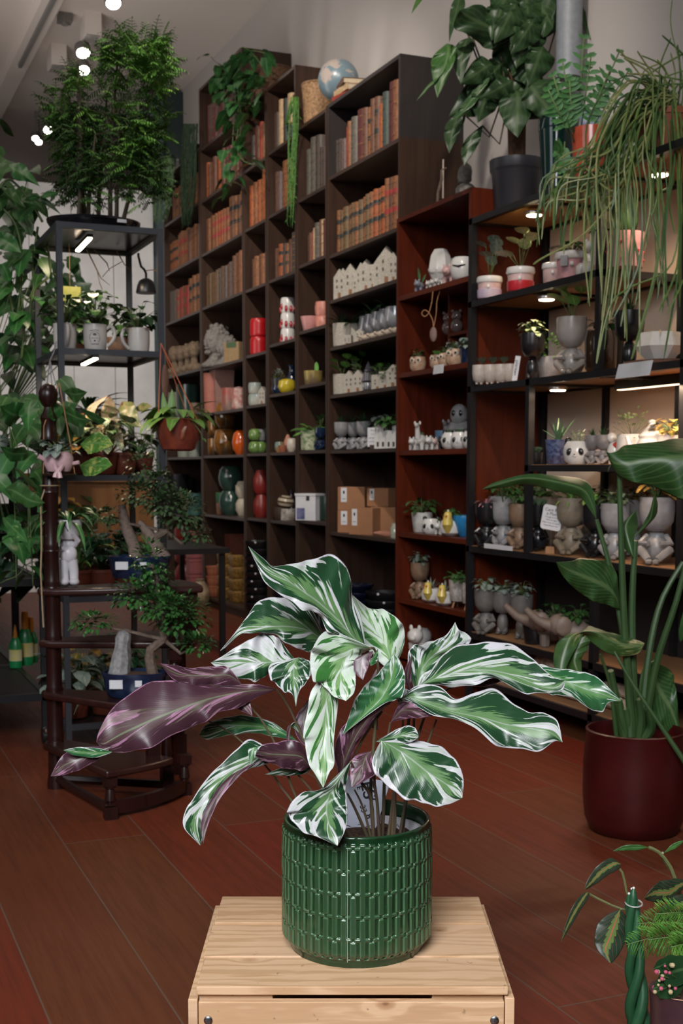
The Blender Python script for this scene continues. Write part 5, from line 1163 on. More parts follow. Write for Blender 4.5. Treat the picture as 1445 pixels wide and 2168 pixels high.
# level 3 (z1.475)
potted('speckled cylinder planter, leftmost on the house planter shelf',put('A',3,723,.08),.05,.115,SPK,'round',LB,.95,s=.8)
mini_house('white house planter beside the speckled cylinder',put('A',3,741,.07),.06,.13,plant=None,d=.05); mini_house('white house planter with bright leaves, second of the low row',put('A',3,760,.07),.065,.125,plant='round',d=.05)
t=thing('gnome_ornament','grey ornament with a tall pointed hat behind the wire cage','ornament',put('A',3,779,.10),DEF); MB().ball((0,0,.035),(.035,.035,.036),14).build('body',SIL,t); MB().lathe([(.040,.06),(.034,.08),(.014,.14),(.001,.17)],18).build('hat',mat('hat_grey',(.12,.11,.13),.6),t)
t=thing('wire_cage','small black wire cage lantern between the house planters','lantern',put('A',3,788,.05),DEF); mb=MB()
for q in range(6): mb.tube([(-.035+.014*q,-.03,0),(-.035+.014*q,-.03,.10)],.0016,4).tube([(-.035+.014*q,.03,0),(-.035+.014*q,.03,.10)],.0016,4)
for zz in (.002,.05,.10): mb.tube([(-.037,-.03,zz),(.037,-.03,zz),(.037,.03,zz),(-.037,.03,zz),(-.037,-.03,zz)],.002,4)
mb.build('wire_frame',BK,t)
for i,px in enumerate((802,818,834)): mini_house(['white low house planter right of the cage','white house planter with green plant, middle of three','white turret planter at the right end by the red bookcase'][i],put('A',3,px,.07),.07,[.08,.09,.12][i],plant=['round','bush','bush'][i],flat=i<2,d=.05)
for i,(px,kd,fm) in enumerate(((752,'round',LB),(770,'spray',LG),(798,'bush',LG),(815,'bush',LG))): potted(f'dark pot of {["broad bright","strappy","leafy","bushy"][i]} greenery at the back of the house planter shelf',put('A',3,px,.20),.042,.10,BLKP,kd,fm,s=1.2)
# level 2 (z1.16)
for i,px in enumerate((722,747,769)): legpot(f'grey figure planter with succulent head, {["left","middle","right"][i]} of three beside the sign card',put('A',2,px,.12),.165,GYF,'aloe',fm=LD,group='grey figure planters')
t=thing('sign_card','white handwritten card in a dark holder between grey figures and castle','sign',put('A',2,790,.05),DEF); MB().box(-.034,.034,-.001,.001,.012,.115).build('card',CARD,t,0); MB().box(-.018,.018,-.010,.010,0,.022).build('holder',mat('holder_brown',(.04,.02,.015),.5),t,0)
for k,tx in enumerate(('Planten','in pot','met gezicht','en beentjes')): textobj(tx,'writing',t,(0,-.0015,.100-.020*k),(PI/2,0,0),.011,INK,ext=.0002)
t=thing('castle_planter','white ceramic castle planter with towers and green plants','planter',put('A',2,822,.08),DEF); mb=MB()
for x,w_,h_ in ((-.055,.03,.10),(-.022,.035,.12),(.012,.04,.095),(.048,.03,.135)): mb.box(x-w_/2,x+w_/2,-.03,.03,0,h_)
for x in (-.055,-.022,.048): 
    for q in (-1,1): mb.box(x+q*.009-.004,x+q*.009+.004,-.03,-.022,.09,.13 if x!=.048 else .145)
mb.build('walls',WCER,t,0); mb=MB(); 
for x in (-.05,-.02,.012,.04): mb.box(x-.006,x+.006,-.0312,-.03,.01,.035)
mb.build('gates',mat('gate_dark',(.05,.04,.03),.6),t,0); succ(t,.045,.10,'bush',LG,1.2,'foliage')
potted('silvery green plant behind the castle planter',put('A',2,805,.20),.045,.13,WCER,'bush',LS,s=1.2); potted('dark fine-leaved plant behind the castle at the shelf end',put('A',2,835,.22),.04,.13,BLKP,'bush',LD,s=1.2)
# level 1 (z.69): boxes
CBX=mat('cardboard',(.30,.14,.065),.8,c2=(.26,.12,.055),ns=10)
def carton(label,P,w,d,h,rz=DEF,lab=True):
    t=thing('cardboard_box',label,'box',P,rz,'brown cardboard boxes'); MB().box(-w/2,w/2,-d/2,d/2,0,h).build('box_body',CBX,t,0)
    f=MB().box(-w/2+.001,-.001,-d/2+.001,d/2-.001,h,h+.002).box(.001,w/2-.001,-d/2+.001,d/2-.001,h,h+.002); f.build('lid_flaps',CBX,t,0)
    if lab:
        a=MB().box(-w*.38,-w*.16,-d/2-.0012,-d/2,h*.35,h*.98).build('box_label',CARD,t,0)
        MB().ball((-w*.27,-d/2-.0016,h*.78),(.006,.0006,.010),8).box(-w*.33,-w*.21,-d/2-.0018,-d/2-.0013,h*.48,h*.50).build('label_print',INK,t)
    return t
P0=put('A',1,752,.16,.11); carton('brown box with white label, lower left of the carton pile',P0,.17,.13,.125,-.75)
carton('brown box with white label stacked on top at left',P0+V((-.0,.0,.1285)),.165,.13,.13,-.80)
carton('brown box with open flap and white label, front centre',put('A',1,775,.075),.15,.12,.145,-.95)
P1=put('A',1,822,.20); carton('brown box at the right rear of the pile',P1,.16,.12,.15,-1.0,False); carton('top right brown box with a small white label',P1+V((0,.07,.1535)),.14,.12,.10,-1.0)
t=simple('round_jar','dark round jar lying on the open carton flap','jar',put('A',1,755,.31)+V((0,0,0)),[(.03,0),(.05,.02),(.05,.05),(.03,.07),(.025,.07),(.0001,.065)],mat('dark_brass',(.09,.06,.03),.35,metal=.5))
t=thing('terracotta_cone','small terracotta watering cone lying on the shelf','ornament',put('A',1,808,.04)+V((0,0,.018)),.2); mb=MB(); mb.X=Matrix.Rotation(-1.45,4,'Y'); mb.lathe([(.018,-.05),(.018,-.02),(.010,.03),(.0005,.06)],14); mb.X=None; mb.build('cone',mat('pink_terracotta',(.45,.20,.13),.7),t)
simple('glass_jar','small glass jar with pale contents by the red bookcase','jar',put('A',1,835,.05),[(.022,0),(.024,.004),(.024,.055),(.016,.065),(.018,.08),(.0001,.08)],mat('jar_glass',(.35,.36,.28),.1,coat=.5))
# level 0: stacked dark bowls and trays
NV=mat('navy_tray',(.006,.010,.030),.2,c2=(.004,.006,.016),coat=.3)
TRAYS=[(735,.10,.15,.06,0),(735,.10,.15,.06,1),(735,.10,.15,.06,2),(740,.10,.16,.07,3),(738,.10,.15,.06,4)]
def traystack(case,lev,px,n,w,h,m,labs,cat='bowl',nm='stacked_tray',sy=.7,xo=.14,grp=None,sticker=True):
    P=put(case,lev,px,xo,w)
    for k in range(n):
        t=thing(nm,labs[k],cat,P+V((0,0,k*(h*.86))),DEF,grp); MB().lathe([(w*.72,0),(w*.78,.003),(w*.97,h*.75),(w,h*.8),(w,h*.96),(w*.93,h*.96),(w*.74,h*.2),(.0001,h*.18)],30,sy=sy).build('tray_body',m[k%len(m)],t,50)
        if sticker: MB().ball((w*(.2-.3*(k%2)),-w*sy*1.0,h*.8),(.008,.002,.007),8).build('price_sticker',CARD,t)
OFF=mat('sand_glaze',(.30,.27,.18),.4)
traystack('A',0,745,7,.13,.052,[NV,NV,OFF,NV,NV,NV,NV],[f'navy glazed oval tray, {ordn(k)} from the bottom of the left stack' if k!=2 else 'sand coloured oval tray low in the navy stack' for k in range(7)],grp='navy bonsai trays')
traystack('A',0,815,6,.12,.055,[BLKP],[f'black glazed tray, {ordn(k)} from the bottom of the right stack' for k in range(6)],grp='black bonsai trays',xo=.20)
simple('glazed_bowl','large dark brown glazed bowl with pale base behind the top leaf','bowl',put('A',0,772,.10)+V((0,0,.0)),[(.05,0),(.06,.01),(.115,.07),(.12,.10),(.12,.16),(.112,.16),(.10,.08),(.0001,.03)],mat('bowl_brown',(.045,.035,.02),.25,c2=(.20,.15,.12),ns=3))
# ---- case C
B=put('C',0,652); B=V((XF+.10,7.085,3.0905))
WIC=mat('wicker',(.36,.21,.10),.7,c2=(.15,.08,.035),ns=70,bump=1.)
def basket(label,P,r,h,m,nm='woven_basket'):
    t=thing(nm,label,'basket',P,0); mb=MB(); n=36; lv=14; vs=[];fs=[]
    for j in range(lv*2+1):
        z=h*j/(lv*2); rr_=r*(.86+.14*j/(lv*2))
        for i in range(n*2):
            a=PI*i/n; k=(.0035*(1 if (j//2+i//2)%2 else -1))*(1 if j%2 else .4); vs.append(((rr_+k)*cos(a),(rr_+k)*sin(a),z))
    for j in range(lv*2):
        for i in range(n*2): q=(i+1)%(n*2); fs.append((j*n*2+i,j*n*2+q,(j+1)*n*2+q,(j+1)*n*2+i))
    mb.add(vs,fs); mb.lathe([(r*1.02,h),(r*1.0,h+.006),(r*.92,h+.002),(r*.84,.01),(.0001,.008)],40); mb.tube([(r*cos(a*.2),r*sin(a*.2),h) for a in range(33)],.006,6); mb.build('weave',m,t); return t
basket('light woven seagrass basket on the narrow case left of the globe',B,.098,.235,WIC)
cp=potted('pink bowl pot on its own left of the pink pair',put('C',4,656,.10),.058,.085,mat('pink_glaze',(.50,.23,.22),.35,c2=(.46,.21,.20)),'none' if False else 'bush',LG,.7,s=.01)
for k in (0,1): simple('pink_pot',['lower salmon pink pot of the stacked pair','upper salmon pink pot of the stacked pair'][k],'pot',put('C',4,683,.10)+V((0,0,.082*k)),[(.040,0),(.044,.005),(.048,.04),(.044,.078),(.040,.081),(.036,.081),(.034,.01),(.0001,.008)] if k==0 else [(.042,0),(.047,.02),(.048,.05),(.043,.082),(.038,.082),(.036,.01),(.0001,.008)],mat('salmon_glaze',(.52,.20,.15),.4),group='stacked salmon pots')
t=potted('two-tone mustard and brown pot holding one paddle cactus',put('C',3,663,.10),.058,.085,mat('mustard_glaze',(.33,.26,.05),.3,c2=(.12,.075,.05),ns=7),'bush',LG,.9,s=.03); MB().leaf((.02,0,.07),(0,0,1),(0,1,0),.07,.028,.0,.2,'round',6).build('paddle',LB,t)
potted('patterned green and white pot with arching fern',put('C',2,654,.09),.055,.12,mat('pattern_green',(.05,.13,.03),.4,c2=(.48,.48,.34),ns=45),'fern',LB,.92,s=.85)
t=legpot('navy planter with a little figure dangling its legs beside the fern',put('C',2,678,.08),.14,BLUG,'round',fm=LG,sit=True)
t=thing('gift_box','white box printed with a blue plant picture','box',put('C',1,656,.10),-.9); MB().box(-.07,.07,-.055,.055,0,.16).build('box_body',CARD,t,0); MB().box(-.062,-.005,-.0565,-.055,.006,.075).build('printed_picture',mat('print_blue',(.05,.07,.14),.5,c2=(.16,.16,.30),ns=30),t,0); MB().box(.005,.028,-.0566,-.055,.12,.16).build('ribbon_tag',INK,t,0); MB().box(-.074,.074,-.059,.059,.15,.163).build('lid',CARD,t,0)
simple('dark_canister','dark green canister at the right end beside the white box','jar',put('C',1,690,.12),[(.035,0),(.04,.01),(.04,.14),(.036,.15),(.0001,.15)],mat('canister_green',(.015,.035,.025),.3))
for k in range(2): simple('glossy_pot',['glossy black pot at floor level, right of the pair','glossy black pot at floor level, left of the pair'][k],'pot',put('C',0,[675,650][k],.14),potprof(.075,.20-.03*k,.85),mat('gloss_black',(.008,.009,.012),.12,coat=.4))
# ---- case D
for k in range(3):
    t=thing('striped_mug',f'white mug with red dripped glaze, {["bottom","middle","top"][k]} of a stack of three','mug',put('D',4,609,.10)+V((0,0,.098*k)),DEF,'stack of white and red mugs'); MB().lathe([(.036,0),(.044,.012),(.047,.05),(.044,.09),(.040,.097),(.034,.097),(.033,.01),(.0001,.008)],28).build('cup',WCER,t)
    mb=MB(); 
    for q in range(9): a=q*.7; mb.ball((.044*cos(a),.044*sin(a),.030+.01*sin(q*2.3)),(.011,.011,.022),8)
    mb.build('red_glaze',mat('red_glaze',(.38,.02,.03),.2),t)
t=simple('round_teapot','small navy round pot with silver lid','pot',put('D',3,588,.09),[(.02,0),(.04,.01),(.048,.035),(.04,.07),(.02,.08),(.0001,.085)],BLUG)
t=simple('apple_pot','shiny yellow apple-shaped pot','pot',put('D',3,607,.07),[(.02,0),(.045,.012),(.058,.045),(.052,.08),(.03,.092),(.02,.084),(.0001,.08)],mat('yellow_glaze',(.55,.42,.03),.15,coat=.4)); MB().ball((0,0,.09),(.008,.008,.010),8).build('stalk',BROWNST,t)
potted('low dried brown plant behind the yellow apple pot',put('D',3,590,.20),.05,.10,BLKP,'fluff',LS,s=.7); simple('blue_vase','dim navy round vase at the back above the apple pot','vase',put('D',3,618,.24),[(.03,0),(.05,.03),(.055,.07),(.03,.12),(.022,.17),(.03,.19),(.0001,.19)],BLUG)
simple('glazed_cup','small teal and amber glazed cup','pot',put('D',2,585,.08),[(.02,0),(.03,.02),(.032,.05),(.026,.068),(.022,.068),(.0001,.06)],mat('teal_amber',(.10,.22,.20),.2,c2=(.35,.14,.03),ns=14)); simple('terracotta_pot','tiny terracotta pot between cup and cone','pot',put('D',2,599,.06),potprof(.028,.045,.8,.06),TERRA)
t=simple('terracotta_cone','leaning terracotta cone beside the white egg pot','ornament',put('D',2,609,.12),[(.03,0),(.034,.03),(.022,.08),(.008,.115),(.0001,.12)],mat('pink_terracotta',(.45,.20,.13),.7)); simple('egg_pot','white egg-shaped pot with green rim at the divider','pot',put('D',2,617,.07),[(.018,0),(.03,.02),(.034,.05),(.028,.08),(.02,.088),(.0001,.085)],mat('egg_white',(.55,.48,.40),.3))
simple('birch_pot','white birch-bark square pot under the tilted striped jar','pot',put('D',1,607,.09),[(.052,0),(.055,.005),(.055,.075),(.050,.075),(.048,.02),(.0001,.02)],mat('birch',(.50,.48,.44),.6,c2=(.20,.16,.13),ns=30),n=8,sx=1.1); simple('brown_pot','brown square pot left of the birch pot','pot',put('D',1,592,.14),potprof(.05,.085,.92),mat('brown_glaze',(.05,.03,.02),.4),n=8)
t=thing('striped_jar','round jar with brown and cream stripes, tilted on the birch pot','jar',put('D',1,603,.09)+V((0,0,.080)),DEF); mb=MB(); mb.X=Matrix.Rotation(.15,4,'Y')
for k,(r0,z0,r1,z1) in enumerate(((.03,0,.048,.015),(.048,.015,.055,.032),(.055,.032,.055,.045),(.055,.045,.048,.062),(.048,.062,.034,.072),(.034,.072,.030,.078))): mb.lathe([(r0,z0),(r1,z1)],26,mi=k%2)
mb.X=None; mb.build('jar_body',[mat('stripe_brown',(.08,.05,.02),.3),mat('stripe_cream',(.45,.38,.28),.3)],t)
simple('small_bottle','dark slim bottle with white cap beside the striped jar','bottle',put('D',1,617,.18),[(.022,0),(.025,.01),(.025,.12),(.010,.15),(.010,.175),(.013,.176),(.013,.195),(.0001,.196)],mat('bottle_dark',(.03,.02,.03),.2,coat=.4))
traystack('D',0,598,5,.07,.075,[NV],[f'dark pot, {ordn(k)} from bottom behind the top calathea leaf' for k in range(5)],grp='stacked dark pots')
# ---- case E
for k in range(2): simple('ribbed_pot',['lower bright red ribbed pot of a stacked pair','upper bright red ribbed pot of a stacked pair'][k],'pot',put('E',4,548,.10)+V((0,0,.123*k)),[(.052,0),(.058,.006)]+[(.060+.0012*(q%2),.012+.0055*q) for q in range(17)]+[(.058,.112),(.052,.122),(.0001,.122)],mat('bright_red',(.40,.008,.012),.3),group='stacked red pots')
TEAL=mat('pale_teal_glaze',(.15,.24,.25),.3,c2=(.42,.40,.34),ns=6)
for k,(px,z_) in enumerate(((527,0),(544,0),(530,.078))): simple('teal_pot',['pale teal pot with cream rim, bottom left of three','pale teal pot with cream rim, bottom right of three','pale teal pot with cream rim resting on top'][k],'pot',put('E',3,px,.09)+V((0,0,z_)),[(.036,0),(.043,.01),(.045,.05),(.042,.07),(.040,.076),(.034,.076),(.0001,.07)],TEAL,group='pale teal pots')
mini_house('cream birdhouse ornament beside the pale teal pots',put('E',3,557,.08),.05,.125,d=.05,name='birdhouse')
for k,(px,z_,m_) in enumerate(((533,0,'green'),(551,0,'green'),(534,.085,'green'),(553,.088,'grey'))): simple('apple_pot' if m_=='green' else 'grey_pot',['glossy green apple pot, lower left','glossy green apple pot, lower right','glossy green apple pot on top at left','grey ribbed pot resting on the green apples'][k],'pot',put('E',2,px,.09)+V((0,0,z_)),[(.02,0),(.04,.01),(.047,.035),(.042,.068),(.028,.08),(.020,.074),(.0001,.07)] if m_=='green' else potprof(.036,.075,.92),mat('apple_green',(.10,.20,.04),.15,c2=(.16,.26,.08),coat=.4) if m_=='green' else GYF,group='apple pots')
potted('small bright sprig at the back above the apple pots',put('E',2,557,.20),.03,.12,BLKP,'round',LB,s=.8)
for k in range(2): simple('tall_red_pot',['lower dim red vase in the shadowed cell','upper dim red vase in the shadowed cell'][k],'vase',put('E',1,553,.14)+V((0,0,.163*k)),[(.04,0),(.055,.03),(.055,.10),(.035,.15),(.03,.162),(.0001,.162)],mat('dim_red',(.20,.02,.015),.35),group='dim red vases')
traystack('E',0,540,9,.095,.062,[BLKP],[f'black tray with pale sticker, {ordn(k)} from the floor, in the tall stack' for k in range(9)],grp='tall stack of black trays',xo=.10)
# ---- case F
def stonehead(label,P,s,rz=-1.2):
    t=thing('head_sculpture',label,'sculpture',P,rz,'carved stone heads'); mb=MB(); mb.lathe([(.36*s,0),(.38*s,.04*s),(.24*s,.14*s),(.17*s,.22*s),(.16*s,.34*s)],16); mb.ball((0,-.02*s,.58*s),(.24*s,.27*s,.33*s),18).ball((0,.06*s,.66*s),(.30*s,.28*s,.30*s),16)
    mb.ball((0,-.29*s,.54*s),(.045*s,.06*s,.10*s),8).ball((0,-.26*s,.42*s),(.09*s,.05*s,.03*s),8).ball((0,-.24*s,.33*s),(.09*s,.07*s,.06*s),8)
    for q in (-1,1): mb.ball((q*.10*s,-.24*s,.60*s),(.06*s,.03*s,.025*s),8).ball((q*.25*s,0,.54*s),(.03*s,.06*s,.09*s),8)
    for k in range(26): a=rnd(0,6.28); e=rnd(.1,1.2); mb.ball((.29*s*cos(a)*cos(e),.06*s+.27*s*sin(a)*cos(e),.66*s+.30*s*sin(e)),.055*s*rnd(.8,1.2),7)
    mb.v=[p+V((NZ.noise(p*40)*.004,NZ.noise(p*40+V((9,0,0)))*.004,NZ.noise(p*40+V((0,9,0)))*.003)) for p in mb.v]; mb.build('stone',STO,t); return t
stonehead('large carved grey stone head left of the brown carton',put('F',4,458,.12,.13),.33); stonehead('smaller carved stone head beside the big one',put('F',4,477,.10,.1),.24)
t=thing('printed_carton','small brown carton with green leaf print beside the stone heads','box',put('F',4,500,.10),-1.1); MB().box(-.075,.075,-.05,.05,0,.15).build('box_body',mat('kraft',(.30,.20,.10),.8),t,0); MB().box(-.05,.05,-.0512,-.05,.11,.148).build('leaf_print',mat('print_green',(.06,.11,.05),.7),t,0)
SAL=mat('clay_pink',(.40,.14,.10),.6); PNK=mat('blush_pink',(.34,.19,.16),.6)
simple('clay_pot','square clay pink pot, lower left in the cell under the stone heads','pot',put('F',3,452,.08),potprof(.065,.14,.95),SAL,n=4); 
simple('tall_planter','tall blush planter slab behind the red pots','planter',put('F',3,470,.16,.10),[(.085,0),(.09,.01),(.11,.36),(.10,.36),(.0001,.34)],PNK,n=4); simple('clay_pot','dim clay pot stack at the left rear','pot',put('F',3,448,.22),potprof(.06,.30,.92),SAL)
simple('red_cup_pot','red glazed round pot with grey foot','pot',put('F',3,488,.07),[(.05,0),(.062,.03),(.066,.07),(.066,.165),(.060,.165),(.0001,.15)],mat('red_grey_glaze',(.32,.06,.04),.35,c2=(.24,.17,.14),ns=5)); simple('banded_pot','red pot with white bands at the right divider','pot',put('F',3,506,.07),[(.045,0)]+[(.052+.003*(q%2),.01+.011*q) for q in range(14)]+[(.0001,.165)],mat('red_white_band',(.35,.07,.05),.4,c2=(.5,.42,.38),ns=30))
AMB=mat('amber_glaze',(.24,.10,.018),.14,c2=(.030,.018,.010),ns=9,coat=.5); ORG=mat('orange_gloss',(.55,.09,.01),.15,coat=.4)
for k,(px,xo,z_,r_,h_) in enumerate(((478,.12,0,.095,.20),(478,.12,.205,.085,.19),(452,.08,0,.045,.13),(452,.10,.135,.045,.13))): simple('glazed_pot',['large amber brown glazed pot, lower of the stack','large amber brown glazed pot, upper of the stack','small amber cylinder pot, lower left','small amber cylinder pot, upper left'][k],'pot',put('F',2,px,xo,r_+.01)+V((0,0,z_)),[(r_*.6,0),(r_*.9,h_*.2),(r_,h_*.5),(r_*.85,h_*.92),(r_*.6,h_),(r_*.55,h_),(.0001,h_*.9)] if k<2 else potprof(r_,h_,.95),AMB,group='amber glazed pots')
simple('orange_vase','bright glossy orange egg vase at the right divider','vase',put('F',2,509,.10),[(.03,0),(.055,.04),(.062,.09),(.05,.15),(.028,.175),(.0001,.175)],ORG)
DGN=mat('deep_green_glaze',(.018,.045,.035),.16,c2=(.028,.065,.05),ns=4,coat=.4)
for k in range(2): simple('green_vase',['large deep green vase, lower of the stacked two','large deep green vase, upper of the stacked two'][k],'vase',put('F',1,489,.13,.1)+V((0,0,.183*k)),[(.055,0),(.085,.04),(.095,.09),(.085,.15),(.065,.18),(.06,.18),(.0001,.16)],DGN,group='deep green vases')
for k in range(2): simple('cream_pot',['cream round pot lower, at the right divider','cream round pot upper, at the right divider'][k],'pot',put('F',1,513,.15)+V((0,0,.128*k)),[(.03,0),(.05,.04),(.05,.09),(.03,.125),(.0001,.125)],mat('cream_glaze',(.5,.44,.34),.3)); 
simple('small_planter','small brown pot below a green one, left of the green vases','pot',put('F',1,467,.08),potprof(.035,.09,.95),mat('brown_matte',(.20,.10,.06),.6)); simple('small_planter','small green pot on top of a brown one','pot',put('F',1,467,.08)+V((0,0,.091)),potprof(.036,.075,.95),mat('leaf_green_glaze',(.04,.14,.06),.3))
for r0 in range(2):
    for k in range(3): simple('terracotta_pot',f'terracotta pot, {["lower","middle","upper"][k]} one, {["left","right"][r0]} stack by the gold pots','pot',put('F',0,[441,456][r0],.07)+V((0,0,.075*k)),potprof(.045,.085,.8,.08),TERRA,group='stacked terracotta pots')
GLD=mat('gold_brocade',(.36,.20,.045),.3,c2=(.10,.05,.015),ns=70,metal=.3,bump=1.)
for r0 in range(2):
    for k in range(4): simple('gold_pot',f'embossed gold square planter, {ordn(k)} from the floor, {["left","right"][r0]} stack','planter',put('F',0,[477,502][r0],.09)+V((0,0,.088*k)),[(.058,0),(.064,.006),(.068,.05),(.072,.078),(.066,.086),(.060,.086),(.0001,.08)],GLD,n=4,group='stacked gold planters')
for k in range(3): simple('clay_tray',f'rust coloured tray behind the gold planters, {ordn(k)} from bottom','tray',put('F',0,500,.26)+V((0,0,.16*k)),potprof(.10,.155,.95),mat('rust_clay',(.22,.06,.035),.6),n=4,group='rust trays')
# ---- case G
def bust(label,P,s,rz=-1.0):
    t=thing('stone_bust',label,'sculpture',P,rz,'row of stone busts'); mb=MB(); mb.ball((0,0,.14*s),(.34*s,.20*s,.16*s),14).tube([(0,0,.2*s),(0,-.02*s,.46*s)],[.13*s,.10*s],10); mb.ball((0,-.03*s,.66*s),(.18*s,.21*s,.24*s),16).ball((0,.03*s,.74*s),(.21*s,.21*s,.20*s),14).ball((0,-.24*s,.64*s),(.03*s,.045*s,.06*s),8).ball((0,-.21*s,.54*s),(.05*s,.03*s,.02*s),8)
    for k in range(16): a=rnd(0,6.28); e=rnd(.2,1.3); mb.ball((.20*s*cos(a)*cos(e),.03*s+.2*s*sin(a)*cos(e),.74*s+.19*s*sin(e)),.045*s,6)
    mb.box(-.22*s,.22*s,-.14*s,.14*s,0,.05*s); mb.build('stone',mat('sandstone',(.24,.17,.11),.9,c2=(.13,.09,.06),ns=50,bump=.4),t)
for i,px in enumerate((371,385,399,412)): bust(f'sandstone bust with curly hair, {["leftmost","second","third","rightmost"][i]} of four',put('G',4,px,.09,.10),.26)
for i,(px,r_,h_,m_) in enumerate(((378,.09,.20,'grey_green'),(398,.10,.26,'dark'),(414,.05,.10,'brown'))): simple('dim_pot',['grey green cylinder pot behind the hanging cords','large dark pot in the shaded cell by the cords','small brown pot at the front of the shaded cell'][i],'pot',put('G',3,px,.14,r_),potprof(r_,h_,.9),{'grey_green':mat('sage_glaze',(.16,.17,.12),.5),'dark':DGN,'brown':BRF}[m_])
for i,(px,r_,h_) in enumerate(((390,.06,.16),(412,.055,.14),(402,.05,.11))): simple('pale_pot',['pale sage pot behind the hanging pot, left','pale sage pot behind the hanging pot, right','low pale pot between the sage pots'][i],'pot',put('G',2,px,.10+.05*i),potprof(r_,h_,.9),mat('pale_sage',(.28,.31,.26),.4))
for i,(px,r_,h_,m_) in enumerate(((412,.065,.175,'t'),(397,.06,.18,'b'),(376,.10,.33,'k'),(394,.08,.30,'k2'))): simple('cylinder_pot',['teal ribbed cylinder pot at the divider','brown and green cylinder pot beside the teal one','tall glossy black vase at the left','tall black vase behind the cylinder pots'][i],'pot',put('G',1,px,[.08,.09,.14,.24][i],r_),potprof(r_,h_,.95),{'t':mat('teal_glaze',(.04,.12,.11),.35),'b':mat('brown_green',(.13,.07,.045),.4,c2=(.05,.10,.05),ns=6),'k':BLF,'k2':BLF}[m_])
for k in range(4): simple('pink_box_pot',f'dusty pink square pot, {ordn(k)} from the floor','pot',put('G',0,413,.08)+V((0,0,.128*k)),[(.07,0),(.082,.004),(.082,.10),(.088,.102),(.088,.126),(.078,.126),(.0001,.12)],mat('dusty_pink',(.30,.085,.085),.55),n=4,group='stacked dusty pink pots')
for k in range(3): simple('red_jar',f'dark red round jar, {ordn(k)} from the floor behind the pink pots','jar',put('G',0,392,.12)+V((0,0,.173*k)),[(.06,0),(.09,.04),(.09,.12),(.06,.172),(.0001,.172)],mat('dark_red_glaze',(.16,.018,.014),.3),group='stacked dark red jars')
simple('cream_urn','cream urn with dark spots at the foot of the divider','vase',V((XF-.06,yAt(424,XF-.06,.001),.001)),[(.04,0),(.07,.05),(.075,.11),(.055,.17),(.03,.20),(.035,.215),(.0001,.215)],mat('urn_cream',(.42,.33,.21),.4,c2=(.12,.08,.05),ns=12))
# ================================================================ ON TOP OF THE CASES
P=V((XF+.08,0,3.1015)); P.y=yAt(716,P.x,3.1)
t=thing('globe','pale blue terrestrial globe standing on top of the widest bookcase','globe',P,.3)
m,nt,b=newmat('globe_map'); tc=nt.nodes.new('ShaderNodeTexCoord'); n_=NOISE(nt,tc.outputs['Object'],9,5,.55,.3); L(nt,MIX(nt,STEP(nt,n_,.52,.56),(.13,.19,.225),(.34,.29,.26)),b.inputs['Base Color']); b.inputs['Roughness'].default_value=.3
gr=43.5*mscale(P+V((0,0,.2))); MB().ball((0,0,gr+.035),gr,36,m=22).build('sphere',m,t)
MB().lathe([(.06,0),(.07,.004),(.06,.012),(.012,.02),(.010,.036)],24).build('stand',mat('brass',(.25,.17,.07),.35,metal=.8),t)
gz=gr+.035; mer=MB().tube([(0,(gr+.008)*sin(a*.13-1.5),gz-(gr+.008)*cos(a*.13-1.5)*1) for a in range(24)],.003,5); mer.build('meridian_ring',mat('brass',(.25,.17,.07),.35,metal=.8),t)
for k,(w_,h_,c_) in enumerate(((.20,.022,'red'),(.19,.035,'cream'),(.18,.030,'brown'))):
    Q=V((XF+.075,yAt(742,XF+.075,3.1),3.1012+[0,.0225,.058][k])); t=thing('flat_book',['red book lying lowest under the old books by the globe','thick cream paged book lying on the red one','brown book lying on top by the globe'][k],'book',Q,[.15,.0,-.2][k],'books lying by the globe'); MB().box(-.06,.07,-w_/2,w_/2,0,.003).box(-.06,.07,-w_/2,w_/2,h_-.003,h_).box(-.063,-.058,-w_/2,w_/2,0,h_).build('cover',LEA[c_],t,0); MB().box(-.057,.066,-w_/2+.004,w_/2-.004,.003,h_-.003).build('pages',PAGES,t,0)
Q=V((XF+.12,yAt(762,XF+.12,3.1),3.1012)); simple('blue_glass_float','dim blue glass ball behind the bookcase top right of the globe','ornament',Q,[(.02,0),(.05,.03),(.055,.07),(.03,.10),(.0001,.11)],mat('blue_glass',(.12,.18,.24),.15,coat=.3))
Q=V((XF+.15,8.06,3.4705)); t=basket('dark brown woven basket holding the big vine on the tall case',Q,.15,.22,mat('dark_wicker',(.13,.06,.03),.8,c2=(.06,.03,.015),ns=70,bump=1.),'dark_basket')
t=thing('pothos_vine','dark pothos with heart leaves trailing from the brown basket','plant',Q+V((0,0,.20)),0); IVp=Matrix.Translation(Q+V((0,0,.20))).inverted(); mb=MB()
def pD(x,y,X): return IVp@aX(x,y,X)
for k in range(120): 
    x,y=rnd(455,560),rnd(125,235)
    if (x-505)**2/58**2+(y-180)**2/62**2>1: continue
    q=pD(x,y,XF+rnd(-.10,.12)); mb.leaf(q,V((rnd(-1,-.1),rnd(-1,1),rnd(-.8,.4))),Z_,rnd(.07,.13),rnd(.06,.10),.5,.1,'heart',4)
for pts in (((520,150),(505,180),(505,260),(500,310),(515,340),(538,348)),((500,170),(496,240),(490,330),(485,370),(470,420)),((510,170),(508,280),(500,345),(488,395)),((560,150),(540,120),(515,100),(500,110)),((470,140),(455,130),(447,120)),((505,150),(525,110),(560,112))):
    vine(mb,[pD(x,y,XF-.05-.02*i) for i,(x,y) in enumerate(pts)],.07,.11,.085,k=26)
